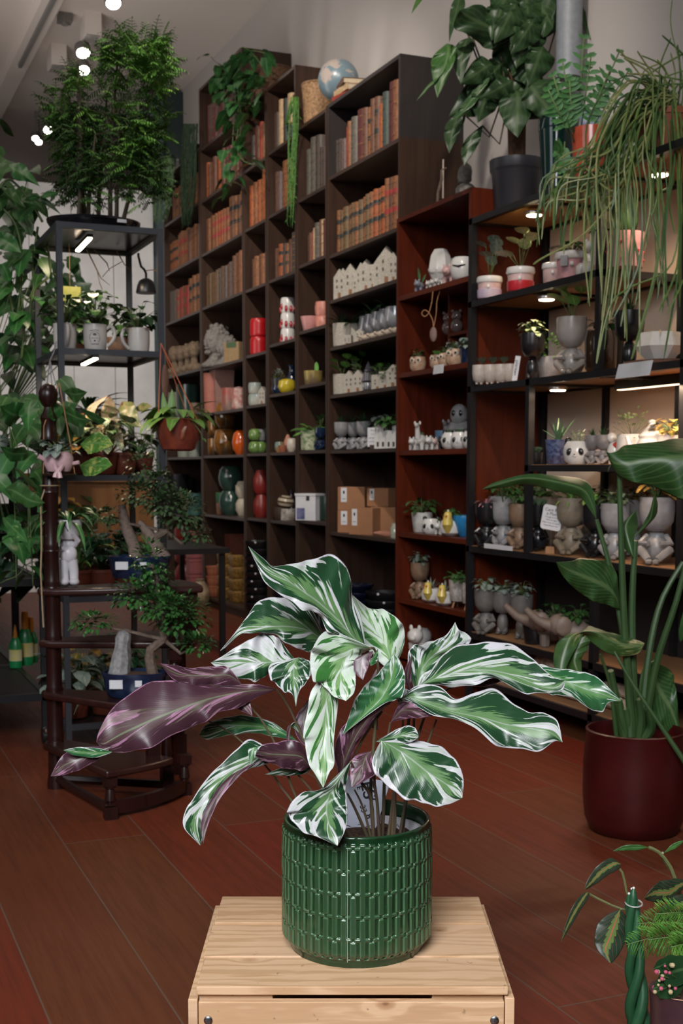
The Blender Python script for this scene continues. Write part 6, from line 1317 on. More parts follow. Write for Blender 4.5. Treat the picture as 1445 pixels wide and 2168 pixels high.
for x,y,l in ((482,235,.17),(497,215,.15),(520,240,.14),(475,318,.14),(505,300,.13),(488,345,.14),(515,290,.12),(528,265,.11),(470,380,.10),(485,400,.10),(500,330,.12)): mb.leaf(pD(x,y,XF-.10),V((-.4,rnd(-1,1),-.5)),Z_,l,l*.75,.4,.1,'heart',5)
mb.build('foliage',[leafmat('leaf_pothos_dark',(.014,.060,.018),(.03,.10,.025),(.06,.14,.05),(.14,.22,.08),vt=(.60,.66),r=.3),VINE],t,180)
# hanging mossy strand between basket case and next
Q=V((XF+.06,yAt(622,XF+.06,3.09),3.0905)); t=thing('trailing_moss_plant','bright green rope-like trailing plant hanging down the case front','plant',Q,0); IVp=Matrix.Translation(Q).inverted(); MB().lathe(potprof(.045,.07,.8,.04),20).build('pot',BLKP,t)
def strands(mb,x0,x1,y0,y1,X,n,m0=0,r=.0035,wob=4,bits=True,top=None):
    for k in range(n):
        x=rnd(x0,x1); ye=y1-rnd(0,(y1-y0)*.45)*rnd(0,1); pts=[]; xx=rnd(-1,1)*.6
        for j in range(9):
            u_=j/8; pts.append(IVp@aX(x+ (x-(x0+x1)/2)*(.25*sin(PI*u_)-.3*u_)+wob*sin(u_*9+k)*.3-8*u_,y0+(ye-y0)*u_,X+rnd(-.006,.006)+.0*k))
        if top is not None: pts[0]=V(top)
        mb.tube(pts,r,5,m0)
        if bits:
            P_=[V(q) for q in catmull([tuple(p_) for p_ in pts],40)]
            for q in P_[2::1]: mb.leaf(q,V((rnd(-1,1),rnd(-1,1),-.9)),V((1,0,0)),rnd(.018,.034),.008,.1,.2,'lance',2,m0+(1 if rnd(0,1)<.4 else 0))
mb=MB(); strands(mb,612,632,205,480,XF-.03,11); 
for k in range(14): mb.tube([(0,0,.06),(-.05,rnd(-.02,.02),.085),IVp@aX(rnd(612,632),215,XF-.03)],.0035,5)
mb.build('strands',[leafmat('moss_strand',(.045,.13,.018),(.07,.19,.03),None,r=.5),LG],t,180)
# dark trailing ferns on leftmost case top
Q=V((XF+.06,yAt(405,XF+.06,3.46),3.4605)); t=thing('trailing_fern','dark curtain of trailing fern strands left of the tallest case','plant',Q,0); IVp=Matrix.Translation(Q).inverted(); MB().lathe(potprof(.07,.12,.8,.04),20).build('pot',BLKP,t); mb=MB(); strands(mb,388,418,262,480,XF-.05,34,r=.004,bits=True)
for k in range(26): mb.tube([(0,0,.10),(-.05,rnd(-.1,.1),.16),IVp@aX(rnd(390,418),268,XF-.05)],.004,4)
mb.build('strands',[leafmat('strand_black_green',(.006,.020,.006),(.010,.03,.008),None,r=.7)]*2,t,180)
Q=V((XF-.12,yAt(347,XF-.12,3.3),2.9)); Q=V((XF+.10,10.20,3.4605)); t=thing('feathery_fern','greyish feathery fern at the left end of the case top','plant',Q,0); IVp=Matrix.Translation(Q).inverted(); MB().lathe(potprof(.07,.12,.8,.04),20).build('pot',BLKP,t); mb=MB(); strands(mb,326,368,335,470,XF-.12,30,r=.003); 
for k in range(20): mb.tube([(0,0,.1),(-.08,rnd(-.1,.1),.15),IVp@aX(rnd(335,365),345,XF-.12)],.003,4)
mb.build('strands',[leafmat('fern_greyish',(.05,.11,.04),(.09,.16,.07),None,r=.6),LS],t,180)
# ================================================================ RED CASE WARES
random.seed(31)
AW=WCER
def animal(label,P,s,m,rz=DEF,kind='pig',nm='animal_planter',plant=None,fm=None,group=None):
    t=thing(nm,label,'planter',P,rz,group); mb=MB()
    mb.ball((0,0,.42*s),(.26*s,.42*s,.24*s),16)
    for x in (-.14,.14):
        for y in (-.24,.24): mb.tube([(x*s,y*s,.3*s),(x*s,y*s,.02*s)],[.10*s,.075*s],8)
    if kind=='llama': mb.tube([(0,-.34*s,.5*s),(0,-.42*s,.85*s),(0,-.44*s,1.0*s)],[.13*s,.10*s,.10*s],10).ball((0,-.50*s,1.02*s),(.09*s,.17*s,.10*s),10); ear=1.12
    else: mb.ball((0,-.42*s,.50*s),(.20*s,.20*s,.19*s),14).ball((0,-.60*s,.46*s),(.09*s,.07*s,.07*s),10); ear=.70
    for q in (-1,1): mb.ball((q*.11*s,-.42*s,ear*s),(.05*s,.03*s,.08*s),8)
    mb.ball((0,.42*s,.55*s),(.05*s,.07*s,.05*s),6); mb.build('body',m,t)
    if plant: succ(t,.16*s,.6*s,plant,fm or LSU,1,'foliage')
    return t
def panda(label,P,s,rz=DEF,plant='rosette',fm=None,group=None):
    t=thing('panda_planter',label,'planter',P,rz,group); MB().lathe([(.30*s,0),(.46*s,.14*s),(.50*s,.38*s),(.46*s,.62*s),(.36*s,.78*s),(.30*s,.78*s),(.28*s,.66*s),(.0001,.64*s)],28).ball((0,-.46*s,.30*s),(.10*s,.07*s,.08*s),10).build('head',AW,t)
    for q in (-1,1): MB().ball((q*.20*s,-.452*s,.42*s),(.095*s,.05*s,.13*s),10,rot=(q*-.3,'Y')).build('eye_patch',BLF,t); MB().ball((q*.34*s,.0,.80*s),(.12*s,.07*s,.12*s),10).build('ear',BLF,t)
    MB().ball((0,-.525*s,.33*s),(.035*s,.02*s,.025*s),8).build('nose',BLF,t)
    if plant: succ(t,.28*s,.66*s,plant,fm or LSU,1,'foliage')
    return t
def chick(label,P,s,rz=DEF,plant=None,group=None,fm=None):
    t=thing('chick_planter',label,'planter',P,rz,group); MB().lathe([(.25*s,0),(.42*s,.14*s),(.46*s,.36*s),(.40*s,.58*s),(.33*s,.66*s),(.28*s,.66*s),(.0001,.56*s)],26,sy=1.15).build('egg_body',AW,t)
    YG=mat('chick_yellow',(.62,.47,.10),.25); MB().tube([(0,-.38*s,.18*s),(0,-.50*s,.50*s),(0,-.47*s,.80*s)],[.12*s,.22*s,.16*s],14).ball((0,-.46*s,.82*s),(.17*s,.17*s,.17*s),14).build('head',YG,t)
    MB().ball((0,-.66*s,.80*s),(.05*s,.08*s,.04*s),8).ball((-.12*s,-.58*s,.72*s),(.04*s,.03*s,.04*s),7).ball((.12*s,-.58*s,.72*s),(.04*s,.03*s,.04*s),7).build('beak',mat('beak_orange',(.6,.16,.04),.4),t); MB().ball((0,-.44*s,1.0*s),(.05*s,.05*s,.06*s),8).build('white_tuft',AW,t)
    if plant: succ(t,.30*s,.60*s,plant,fm or LG,1,'foliage')
    return t
def owl(label,P,s,rz=DEF,plant='rosette',fm=None):
    t=thing('owl_planter',label,'planter',P,rz,'owl planters'); OW=mat('owl_tan',(.36,.20,.12),.4,c2=(.50,.36,.25),ns=50); MB().lathe([(.25*s,0),(.42*s,.2*s),(.44*s,.5*s),(.38*s,.8*s),(.30*s,.8*s),(.0001,.7*s)],22).build('body',OW,t)
    mb=MB(); d=MB()
    for q in (-1,1): mb.ball((q*.17*s,-.36*s,.60*s),(.16*s,.08*s,.16*s),12); d.ball((q*.17*s,-.45*s,.60*s),(.06*s,.03*s,.06*s),8)
    mb.build('eye_rings',mat('eye_cream',(.6,.48,.36),.4),t); d.ball((0,-.44*s,.50*s),(.04*s,.05*s,.07*s),7).build('eyes_and_beak',BLF,t); succ(t,.3*s,.74*s,plant,fm or LG,1,'foliage'); return t
# level z1.91
t=animal('small grey dog planter with a thin sprig, left on the upper red shelf',put('R',5,888,.06),.085,mat('grey_blue_glaze',(.25,.25,.30),.25),plant=None); mb=MB().leaf((0,0,.05),(-.1,0,1),(0,1,0),.08,.014,.2,.2,'lance',4).leaf((.01,0,.05),(.4,0,1),(0,1,0),.05,.012,.2,.2,'lance',4); mb.build('sprig',LG,t,180)
for i,px in enumerate((908,917,926)): animal(f'tiny white puppy figure, {["left","middle","right"][i]} of three in front of the stacked white pot',put('R',5,px,.045,.04),.055,AW,nm='puppy_figure',group='tiny white puppies')
t=thing('faceted_planter','white angular helmet-like planter behind the white puppies','planter',put('R',5,931,.12),DEF); MB().lathe([(.03,0),(.035,.05),(.045,.06),(.062,.10),(.05,.17),(.032,.20),(.026,.20),(.0001,.19)],8).ball((0,-.04,.10),(.05,.02,.025),10).build('body',AW,t,25)
t=thing('faceted_planter','grey white angular planter at the back beside the pink egg','planter',put('R',5,948,.22),DEF); MB().lathe([(.05,0),(.065,.06),(.07,.13),(.05,.175),(.0001,.18)],8).build('body',mat('dim_white',(.42,.41,.42),.4),t,25)
t=animal('pale pink round piggy planter on the upper red shelf',put('R',5,952,.07),.12,mat('piggy_pink',(.58,.36,.34),.3)); 
t=simple('round_planter','white round planter with a dark moustache behind the black post','planter',put('R',5,978,.07),[(.03,0),(.05,.02),(.058,.06),(.05,.10),(.04,.11),(.0001,.10)],AW); MB().tube([(-.03,-.05,.07),(0,-.058,.062),(.03,-.05,.07)],[.003,.006,.003],6).build('moustache',BLF,t); simple('white_vase','tall white vase seen right of the black post','vase',put('R',5,1001,.20),[(.03,0),(.035,.02),(.03,.12),(.018,.15),(.018,.19),(.0001,.19)],AW)
q=put('R',5,914,.0); t=thing('cord_loop','loop of tan cord with an oval tag hanging from the red shelf','cord',V((RX-.006,q.y,1.886)),DEF)
MB().tube(catmull([(.01,0,0),(.005,0,-.05),(-.01,0,-.10),(-.03,0,-.115),(-.045,0,-.10),(-.03,0,-.085),(-.008,0,-.10),(.01,0,-.135),(.014,0,-.165)],28),.0022,5).tube(catmull([(.045,0,0),(.03,0,-.05),(.028,0,-.10),(.016,0,-.165)],14),.0022,5).build('cord',TW,t); MB().ball((.014,0,-.20),(.018,.006,.035),14).build('oval_tag',mat('clay_tag',(.20,.12,.10),.6),t)
# cubby glass bears
for i,px in enumerate((947,965)): 
    P=put('R',4,px,.17); P.z=1.7058; t=thing('glass_bear',['dim glass bear ornament in the cubby, left','dim glass bear ornament in the cubby, right'][i],'ornament',P,DEF,'glass bears'); MB().ball((0,0,.035),(.032,.028,.036),14).ball((0,-.002,.082),(.026,.024,.026),14).ball((-.02,0,.106),.009,8).ball((.02,0,.106),.009,8).ball((0,-.026,.076),.010,8).build('body',mat('smoky_glass',(.12,.085,.08),.12,coat=.5),t)
# level z1.53 owls
for i,(px,sz,pl,fm) in enumerate(((884,.095,'bush',LD),(925,.085,'rosette',LB),(944,.085,'bush',LG),(962,.10,'bush',LS))): owl(f'tan owl planter with {["dark leafy","bright rosette","green bushy","silvery"][i]} plant, {ordn(i)} from left',put('R',4,px,.07),sz,plant=pl,fm=fm)
P=put('R',4,930,.0); o=MB().box(-.05,.05,-.001,.001,-.036,.006).build('price_card',CARD,None,0); o.location=V((RX-.004,P.y,1.532)); o.rotation_euler=(-.12,0,-PI/2); tag(o,'white price card on the edge of the owl shelf','card')
potted('blue and white pot with silvery plant behind the black post',put('R',4,990,.10),.04,.08,BLUG,'bush',LS)
# level z1.145
animal('white pig figure planter at the left end of the panda shelf',put('R',3,876,.07),.085,AW,plant=None); animal('white long-necked llama planter behind the pig',put('R',3,890,.12),.12,AW,kind='llama',plant='rosette',fm=LSU)
animal('white lamb planter left of the black one',put('R',3,912,.07),.09,AW,plant='rosette'); animal('pinkish white piglet figure between lamb and black animal',put('R',3,923,.10),.08,mat('pink_white',(.55,.42,.38),.3)); animal('black round animal planter beside the pandas',put('R',3,938,.08),.085,BLF,plant='rosette')
for i,px in enumerate((955,975,999)): panda(f'white panda head planter, {["left","middle","right"][i]} of three on the panda shelf',put('R',3,px,.07),.10)
t=thing('grey_figure_pot','grey figure with round head and oval dark eyes behind the pandas','ornament',put('R',3,972,.22),DEF); MB().ball((0,0,.075),(.075,.05,.08),14).ball((0,-.01,.17),(.045,.042,.055),16).build('body',GYF,t); MB().ball((-.018,-.048,.178),(.010,.008,.015),8).ball((.018,-.048,.178),(.010,.008,.015),8).build('eyes',BLF,t)
simple('blue_pot','pale blue pot at the back left of the grey figure','pot',put('R',3,936,.24),potprof(.04,.10,.9),mat('pale_blue_glaze',(.14,.25,.38),.3)); animal('small dim grey llama figure behind the pandas',put('R',3,950,.26),.13,GYF,kind='llama')
# level z.735
potted('white round pot with blue rim and leafy stem',put('R',2,893,.09),.055,.10,mat('white_blue_rim',(.55,.54,.52),.25),'bush',LG); panda('white panda planter lying low on the chick and lamb shelf',put('R',2,912,.06),.095,plant=None)
animal('white lamb figure with fluffy green plant behind',put('R',2,930,.07),.085,AW,plant='fluff',fm=LG); chick('white egg chick planter with yellow scarf-like head, tilted',put('R',2,955,.06),.12,plant='bush'); simple('blue_bowl','bright blue glazed bowl behind the egg chick','bowl',put('R',2,990,.12),[(.04,0),(.06,.03),(.075,.08),(.07,.10),(.0001,.09)],mat('bright_blue_glaze',(.02,.18,.40),.2,coat=.3)); simple('small_grey_pot','small grey pot at the right end by the red panel','pot',put('R',2,1001,.06),potprof(.035,.06),GYF)
# level z.40
legpot('brown figure planter with silvery leafed plant on its head',put('R',1,888,.09),.19,BRF,'bush',fm=LS); chick('yellow headed white chick planter, left of the pair',put('R',1,912,.06),.105,plant='aloe',group='yellow headed chicks',fm=LS); chick('yellow headed white chick planter, right of the pair',put('R',1,942,.055),.105,plant='aloe',fm=LS,group='yellow headed chicks')
for i,px in enumerate((972,998)):
    t=potted(f'pale woven-textured pot on wooden legs, {["left","right"][i]} of the black post',put('R',1,px,.08)+V((0,0,.03)),.052,.10,mat('basket_white',(.45,.42,.39),.6,c2=(.26,.23,.21),ns=60),'bush',LG,.85,s=.6,group='woven-textured pots'); mb=MB()
    for a in (0,2.1,4.2): MB().tube([(.03*cos(a),.03*sin(a),.004),(.045*cos(a),.045*sin(a),-.0295)],.005,6).build('leg',OAK,t)
    pass
# level z.12
animal('white cat-like planter low on the bottom red shelf',put('R',0,890,.09,.09),.20,AW)
# ================================================================ BLACK SHELF WARES
random.seed(77)
CERS=[mat('lilac_glaze',(.30,.18,.36),.35,c2=(.50,.42,.46),ns=5),mat('red_white_glaze',(.45,.02,.03),.3),mat('pink_cream',(.55,.38,.36),.4),mat('rose_pink',(.50,.25,.27),.4)]
def mugpot(label,P,r,h,m,kind,fm,s=1,band=None):
    t=thing('mug_planter',label,'planter',P,DEF,None); MB().lathe(potprof(r,h,.92),26).build('mug',m,t,50)
    MB().lathe([(r*1.03,h*.72),(r*1.10,h*.80),(r*1.06,h*.98),(r*.95,h*1.01),(r*.93,h*.9)],26).build('drip_rim',AW,t)
    if band: MB().lathe([(r*.95,h*.02),(r*1.02,h*.1),(r*1.03,h*.42),(r*.98,h*.44)],26).build('colour_band',band,t); 
    MB().ball((r*.2,-r*1.02,h*.5),(r*.14,r*.12,h*.10),8).build('face_nose',AW,t); mb=MB(); soil(mb,r*.85,h*.92); mb.build('soil',SOIL,t); succ(t,r,h*.9,kind,fm,s,'foliage'); return t
mugpot('lilac face mug with round-leaved plant behind the left black post',put('B',5,1035,.06),.052,.095,CERS[2],'round',LS,1.1,CERS[0]); mugpot('red and white mug with pale round-leaved plant',put('B',5,1101,.06),.055,.10,CERS[2],'round',leafmat('leaf_peperomia',(.12,.20,.07),(.22,.28,.12),(.30,.34,.18),(.42,.42,.26),vt=(.45,.60)),.95,CERS[1])
mugpot('small cream and pink mug beside the pink camera pot',put('B',5,1170,.06),.042,.08,CERS[2],'fluff',LPK,.01); t=mugpot('pink pot with a grey camera badge and small green sprig',put('B',5,1210,.07),.062,.105,CERS[3],'bush',LG,.55); MB().box(-.030,-.002,-.072,-.060,.045,.085).build('camera_badge',GYF,t,0)
for i,px in enumerate((1231,1243)): simple('white_pebble_dog',['small white round-backed dog figure left of the post','small white dog figure touching the post'][i],'ornament',put('B',5,px,.05,.03),[(.02,0),(.026,.012),(.024,.035),(.012,.048),(.0001,.05)],AW)
t=simple('white_pillar_planter','tall cream pillar planter with black cords behind the post','planter',put('B',5,1275,.14),[(.05,0),(.052,.01),(.052,.19),(.048,.20),(.042,.20),(.0001,.18)],mat('pillar_cream',(.55,.47,.38),.5)); MB().tube([(.054*cos(a*.3),.054*sin(a*.3),.17) for a in range(22)],.003,5).build('black_cord',BLF,t)
t=thing('white_cat_figure','white seated cat figure in front of the pillar planter','ornament',put('B',5,1247,.10,.03),DEF); MB().ball((0,0,.05),(.03,.03,.05),12).ball((0,-.012,.115),(.022,.022,.022),12).ball((-.012,-.01,.136),(.006,.004,.010),6).ball((.012,-.01,.136),(.006,.004,.010),6).build('body',AW,t)
t=potted('pink dotted pot with a small columnar cactus',put('B',5,1318,.10),.075,.13,CERS[3],'cactus',LD,.95); mb=MB(); 
for a in range(14): mb.ball((.0735*cos(a*.9+.3),.0735*sin(a*.9+.3),.03+.03*(a%3)),(.005,.005,.006),6)
mb.build('red_dots',mat('dot_red',(.45,.03,.05),.5),t)
# z 1.42
t=thing('tooth_planter','cream row planter of joined rounded cups with little feet and succulents','planter',put('B',4,1043,.06,.08),DEF); mb=MB()
for x in (-.06,-.012,.036,.078): mb.lathe([(.018,.008),(.030,.02),(.034,.05),(.033,.085),(.028,.085),(.0001,.075)],16,(x,0,0)); mb.ball((x-.01,-.012,.006),(.007,.007,.007),6).ball((x+.01,-.012,.006),(.007,.007,.007),6).ball((x,.015,.006),(.007,.007,.007),6)
mb.build('cups',mat('tooth_cream',(.46,.40,.35),.3),t); mb=MB()
for x in (-.05,.0,.05): rosette(mb,(x,0,.088),.045,8,.014,3,.6)
mb.build('foliage',[leafmat('leaf_darksucc',(.03,.05,.035),(.06,.08,.05),None),VINE],t,180)
t=thing('sign_card','narrow white vertical text card leaning by the black head pot','sign',put('B',4,1088,.03,.02),-1.0); MB().box(-.012,.012,0,.002,0,.105).build('card',CARD,t,0); t.rotation_euler=(-.08,.12,-1.0); textobj('planten','writing',t,(0,-.0005,.055),(PI/2,PI/2,0),.022,INK,ext=.0002)
legpot('black head planter filled with pale speckled foliage',put('B',4,1126,.08),.20,BLF,'bush',fm=LCR,sit=False); potted('bright yellow-green bushy plant behind the black head',put('B',4,1165,.18),.06,.10,GYF,'fluff',LB)
legpot('large silver grey seated figure planter with round green leaves',put('B',4,1208,.10),.24,mat('silver_sand',(.30,.27,.25),.3,c2=(.22,.19,.17),ns=8),'round',fm=LB)
simple('brown_glass_pot','dark brown glass pot with a label behind the post','pot',put('B',4,1270,.12),[(.05,0),(.06,.02),(.062,.13),(.055,.16),(.05,.16),(.0001,.14)],mat('dark_amber',(.03,.015,.008),.15,coat=.5)); potted('dark leafy plant behind the post on the middle shelf',put('B',4,1290,.22),.055,.14,BLKP,'bush',LD,s=1.3)
legpot('black seated figure planter with spiky aloe',put('B',4,1330,.10),.22,BLF,'aloe',fm=LD,sit=False)
t=thing('geometric_bowl','white faceted bowl with a pale spidery air plant','planter',put('B',4,1395,.12)+V((0,0,.022)),DEF); MB().lathe([(.05,0),(.095,.045),(.075,.095),(.066,.095),(.06,.05),(.0001,.03)],7).build('bowl',AW,t,10); mb=MB(); spray(mb,(0,0,.08),22,.11,.008,.9,1.2,'lance'); mb.build('air_plant',leafmat('leaf_airplant',(.35,.26,.16),(.45,.36,.22),None),t,180)
P=put('B',4,1380,.12); o=MB().lathe([(.14,0),(.15,.008),(.14,.02),(.0001,.021)],11,sy=.6).build('wood_slab',mat('bark_slab',(.15,.07,.04),.8,c2=(.07,.03,.02),ns=30,bump=.6),None,30); o.location=P; o.rotation_euler=(0,0,PI/2); tag(o,'reddish wood slab under the white faceted bowl','slab')
P=put('B',4,1346,.0); o=MB().box(-.10,.10,-.001,.001,-.05,.004).build('price_card',CARD,None,0); o.location=V((BX-.004,P.y,1.424)); o.rotation_euler=(-.25,0,-PI/2); tag(o,'long white price card on the shelf edge below the faceted bowl','card')
# z 1.07
potted('aloe in a navy patterned pot with a white saucer',put('B',3,1180,.10),.052,.10,mat('navy_dots',(.010,.018,.06),.3,c2=(.10,.13,.24),ns=80),'aloe',leafmat('leaf_aloe',(.06,.14,.07),(.10,.20,.10),None),.85); t=potted('tiny green succulent pot left of the navy pot',put('B',3,1133,.08),.03,.05,BLKP,'rosette',LSU)
panda('white panda planter with pale trailing plant on the upper right bay',put('B',3,1222,.07),.115,plant='fluff',fm=leafmat('leaf_pale_trail',(.20,.30,.14),(.32,.40,.22),None))
for i,px in enumerate((1253,1275)): legpot(f'grey reclining figure planter with dark spiky plant, {["left","right"][i]} one beside the panda',put('B',3,px,.09),.115,mat('figure_grey_dark',(.10,.10,.11),.4,c2=(.34,.30,.28),ns=9),'aloe',fm=LD)
t=thing('bird_figure','small red and white bird figure near the fluffy plant','ornament',put('B',3,1300,.12),DEF); MB().ball((0,0,.045),(.03,.03,.045),12).ball((-.01,-.01,.10),(.020,.020,.020),10).build('body',AW,t); MB().ball((.015,-.01,.07),(.024,.022,.016),10).build('red_wing',mat('bird_red',(.5,.04,.03),.4),t)
potted('white pot with fine pale green foliage cloud',put('B',3,1335,.12),.055,.11,AW,'fluff',leafmat('leaf_fine_pale',(.22,.34,.10),(.34,.44,.18),None),1.0); t=simple('white_teapot','white stacked teapot behind the large glossy leaf','teapot',put('B',3,1378,.10),[(.04,0),(.05,.02),(.055,.07),(.045,.09),(.05,.10),(.02,.13),(.012,.14),(.014,.155),(.0001,.16)],AW); MB().tube([(-.05,0,.05),(-.08,0,.07),(-.09,0,.10)],[.012,.009,.007],8).build('spout',AW,t); potted('pot with reddish green trailing sprigs at the right post',put('B',3,1420,.12),.05,.10,AW,'bush',LCO,1)
# z .71
for i,(px,s_,m_,kd,fm,lab) in enumerate(((1028,.20,BLF,'spray',LPK,'black seated figure planter with a pink spiky succulent'),(1064,.205,GYF,'round',LB,'grey seated figure planter with bright green round leaves'),(1100,.20,BRF,'bush',LG,'brown seated figure planter beside the second black post'),(1138,.20,BLF,'rosette',LSU,'glossy black seated planter with pale rosettes'),(1207,.235,SLF,'spray',LY,'large sand-brown seated figure planter, head resting on hand'),(1258,.21,BLF,'bush',LY,'black figure planter with yellow-green leaves behind the stalk'),(1300,.22,GYF,'bush',LCR,'grey figure planter among the stalks of the tall plant'),(1388,.25,GYF,'bush',LCO,'grey figure planter with reddish-brown leaves at the right end'))): legpot(lab,put('B',2,px,.10),s_,m_,kd,fm=fm)
for i,(px,fm) in enumerate(((1060,LG),(1088,LG),(1130,LSU),(1160,LG),(1240,LY),(1340,LCO))): legpot(f'figure planter standing in the back row, {ordn(i)} from left on the boarded shelf',put('B',2,px,.27),.23,[GYF,SLF,GYF,SLF,SLF,GYF][i],'bush',fm=fm,sit=False)
t=thing('care_sign','white tilted plant care card on a wire in a wood block','sign',put('B',2,1165,.045),-.85); MB().box(-.018,.018,-.012,.012,0,.028).build('wood_block',OAK,t,0); MB().tube([(0,0,.02),(0,0,.11)],.0015,5).build('wire',SCR,t)
cd=bpy.data.objects.new('card_holder',None); 
mb=MB(); mb.X=Matrix.Translation((.004,-.003,.145))@Matrix.Rotation(.16,4,'Y'); w_,h_=.042,.050
pts=[]; 
for cx_,cz_,a0 in ((w_-.012,h_-.012,0),(-w_+.012,h_-.012,1),(-w_+.012,-h_+.012,2),(w_-.012,-h_+.012,3)):
    for k in range(5): a=a0*PI/2+k*PI/8; pts.append((cx_+.012*cos(a),0,cz_+.012*sin(a)))
n_=len(pts); mb.add([(p[0],-.001,p[2]) for p in pts]+[(p[0],.001,p[2]) for p in pts],[tuple(range(n_)),tuple(range(2*n_-1,n_-1,-1))]+[((i+1)%n_,i,n_+i,n_+(i+1)%n_) for i in range(n_)]); mb.build('card',CARD,t,0)
for k,(tx,sz) in enumerate((('Care For',.018),('a Plant',.018),('Enough to drink',.0085),('Give me light',.0085),('Please water me weekly',.0075),('Keep talking to me',.0075))):
    z_=.030-.0155*k if k<2 else .012-.011*(k-1); textobj(tx,'writing',t,(.004+z_*.16,-.0046,.145+z_),(PI/2,.16,0),sz,INK,ext=.0002)
P=put('B',2,1055,.0); o=MB().box(-.12,.12,-.001,.001,-.004,.016).build('price_strip',CARD,None,0); o.location=V((BX-.003,P.y,.712)); o.rotation_euler=(0,0,-PI/2); tag(o,'thin white strip on the edge of the boarded shelf','card')
# z .32
for i,(px,s_,m_) in enumerate(((1024,.205,GYF),(1063,.20,GYF),(1103,.20,SLF))): legpot(f'grey figure planter with striped round leaves on the low shelf, {["left","middle","right"][i]} of three',put('B',1,px,.10),s_,mat('dark_stone_figure',(.14,.13,.12),.5,c2=(.10,.09,.085),ns=20),'bush',fm=LS,group='low shelf figure planters',sit=i==0)
simple('black_bowl','small glossy black pot at the right of the low shelf planters','pot',put('B',1,1132,.07),potprof(.055,.09,.8),BLF)
for i,px in enumerate((1175,1222)):
    P=put('B',1,px,.12,.12); t=thing('elephant_planter',f'brown-grey elephant planter with raised trunk, {["left","right"][i]} of two','planter',P,-2.0,'elephant planters'); s_=.17; mb=MB(); mb.ball((0,0,.45*s_),(.36*s_,.50*s_,.33*s_),16).ball((0,-.48*s_,.62*s_),(.26*s_,.24*s_,.26*s_),14).tube([(0,-.62*s_,.58*s_),(0,-.95*s_,.72*s_),(0,-1.25*s_,1.0*s_)],[.15*s_,.11*s_,.08*s_],10)
    for q in (-1,1): mb.ball((q*.30*s_,-.38*s_,.62*s_),(.07*s_,.20*s_,.24*s_),10)
    for x in (-.2,.2):
        for y in (-.28,.28): mb.tube([(x*s_,y*s_,.3*s_),(x*s_,y*s_,.01*s_)],[.14*s_,.12*s_],8)
    mb.build('body',mat('elephant_taupe',(.20,.15,.12),.5,c2=(.14,.105,.085),ns=20),t); succ(t,.045,.10,'bush',LG,1.1,'foliage')
# z .12 driftwood and stones
random.seed(8)
DW=mat('driftwood',(.60,.48,.36),.85,c2=(.34,.25,.18),ns=30,bump=.8); WS=mat('pink_stone',(.30,.24,.23),.9,c2=(.17,.135,.13),ns=25,bump=.5)
for i,(px,s_) in enumerate(((1050,.12),(1078,.13),(1108,.14))): simple('stone_block',f'pinkish grey stone block on the bottom board, {["left","middle","right"][i]}','stone',put('B',0,px,.10),[(s_*.5,0),(s_*.55,s_*.3),(s_*.5,s_*.9),(s_*.35,s_),(.0001,s_)],WS,n=6,group='stone blocks')
for i,(px,dz,l_) in enumerate(((1172,.098,.34),(1200,.050,.36),(1190,.0,.40),(1232,.0,.30),(1290,.0,.26),(1310,.055,.22))):
    P=put('B',0,px,[.08,.07,.10,.20,.13,.13][i],.10)+V((0,0,dz)); t=thing('driftwood_piece',f'pale driftwood bundle {["on top of the pile","in the middle of the pile","at the bottom of the pile","behind the pile","low behind the red planter","upper one behind the red planter"][i]}','driftwood',P,PI/2+.16*(i%3-1)); mb=MB(); pts=[(-l_/2,0,.026),(-l_*.2,.01,.030),(l_*.2,-.01,.028),(l_/2,.0,.026)]; mb.tube(catmull(pts,10),[.020,.025,.027,.025,.027,.026,.025,.026,.023,.018],9); mb.v=[p+V((0,NZ.noise(p*30)*.006,NZ.noise(p*30+V((5,5,5)))*.003)) for p in mb.v]; mb.build('wood',DW,t,30)
# ================================================================ PLANTS ON TOP OF THE BLACK SHELF (z 2.15)
random.seed(12)
ZT=2.1508
def topP(px,xo): X=BX+xo; return V((X,yAt(px,X,ZT),ZT))
P=topP(1092,.19); INVt=Matrix.Translation(P).inverted()
t=thing('philodendron','large dark philodendron climbing a pole in a black nursery pot','plant',P,0); sc=mscale(P+V((0,0,.15)))
r_=57*sc; MB().lathe([(r_*.78,0),(r_*.80,.004),(r_*.93,.19),(r_*.98,.20),(r_,.205),(r_*1.02,.245),(r_*.95,.245),(r_*.9,.22),(.0001,.22)],40).build('pot',mat('nursery_slate',(.020,.020,.026),.4,ns=10),t,50)
MB().lathe([(r_*.85,-.0),(r_*1.0,.004),(r_*1.02,.018),(r_*.9,.02),(.0001,.019)],36).build('saucer',BLKP,t,50)
mb=MB(); mb.lathe([(.035,.2),(.04,.5),(.036,.9),(.03,1.0)],10); mb.v=[p+V((NZ.noise(p*30)*.012,NZ.noise(p*30+V((4,4,4)))*.012,0)) for p in mb.v]; mb.build('moss_pole',mat('moss_pole',(.10,.045,.02),.9,c2=(.045,.02,.01),ns=60,bump=1.),t)
LPH=leafmat('leaf_philodendron',(.010,.030,.010),(.020,.052,.016),(.045,.08,.03),r=.42,vein=40); LPB=leafmat('leaf_philodendron_bright',(.022,.075,.015),(.035,.10,.02),(.07,.14,.04),r=.42,vein=40)
def hleaf(st,base,a,b_,m,inv,par,wave=.006,**k):
    global INV,cal
    A,B=INV,cal; INV,cal=inv,par; o=hero(st,base,a,b_,m,m,wave=wave,nv=22,nu=7,**k); INV,cal=A,B; return o
Dp=(P-C_).dot(FH); st_=lambda: None
hleaf([(972,22),(960,60,1000,40,1010,10),(1010,86,1040,60,1050,20),(1040,110,1080,80,1110,20),(1080,85,1110,75,1140,30)],(1150,60),Dp-.25,Dp,LPH,INVt,t,.015)
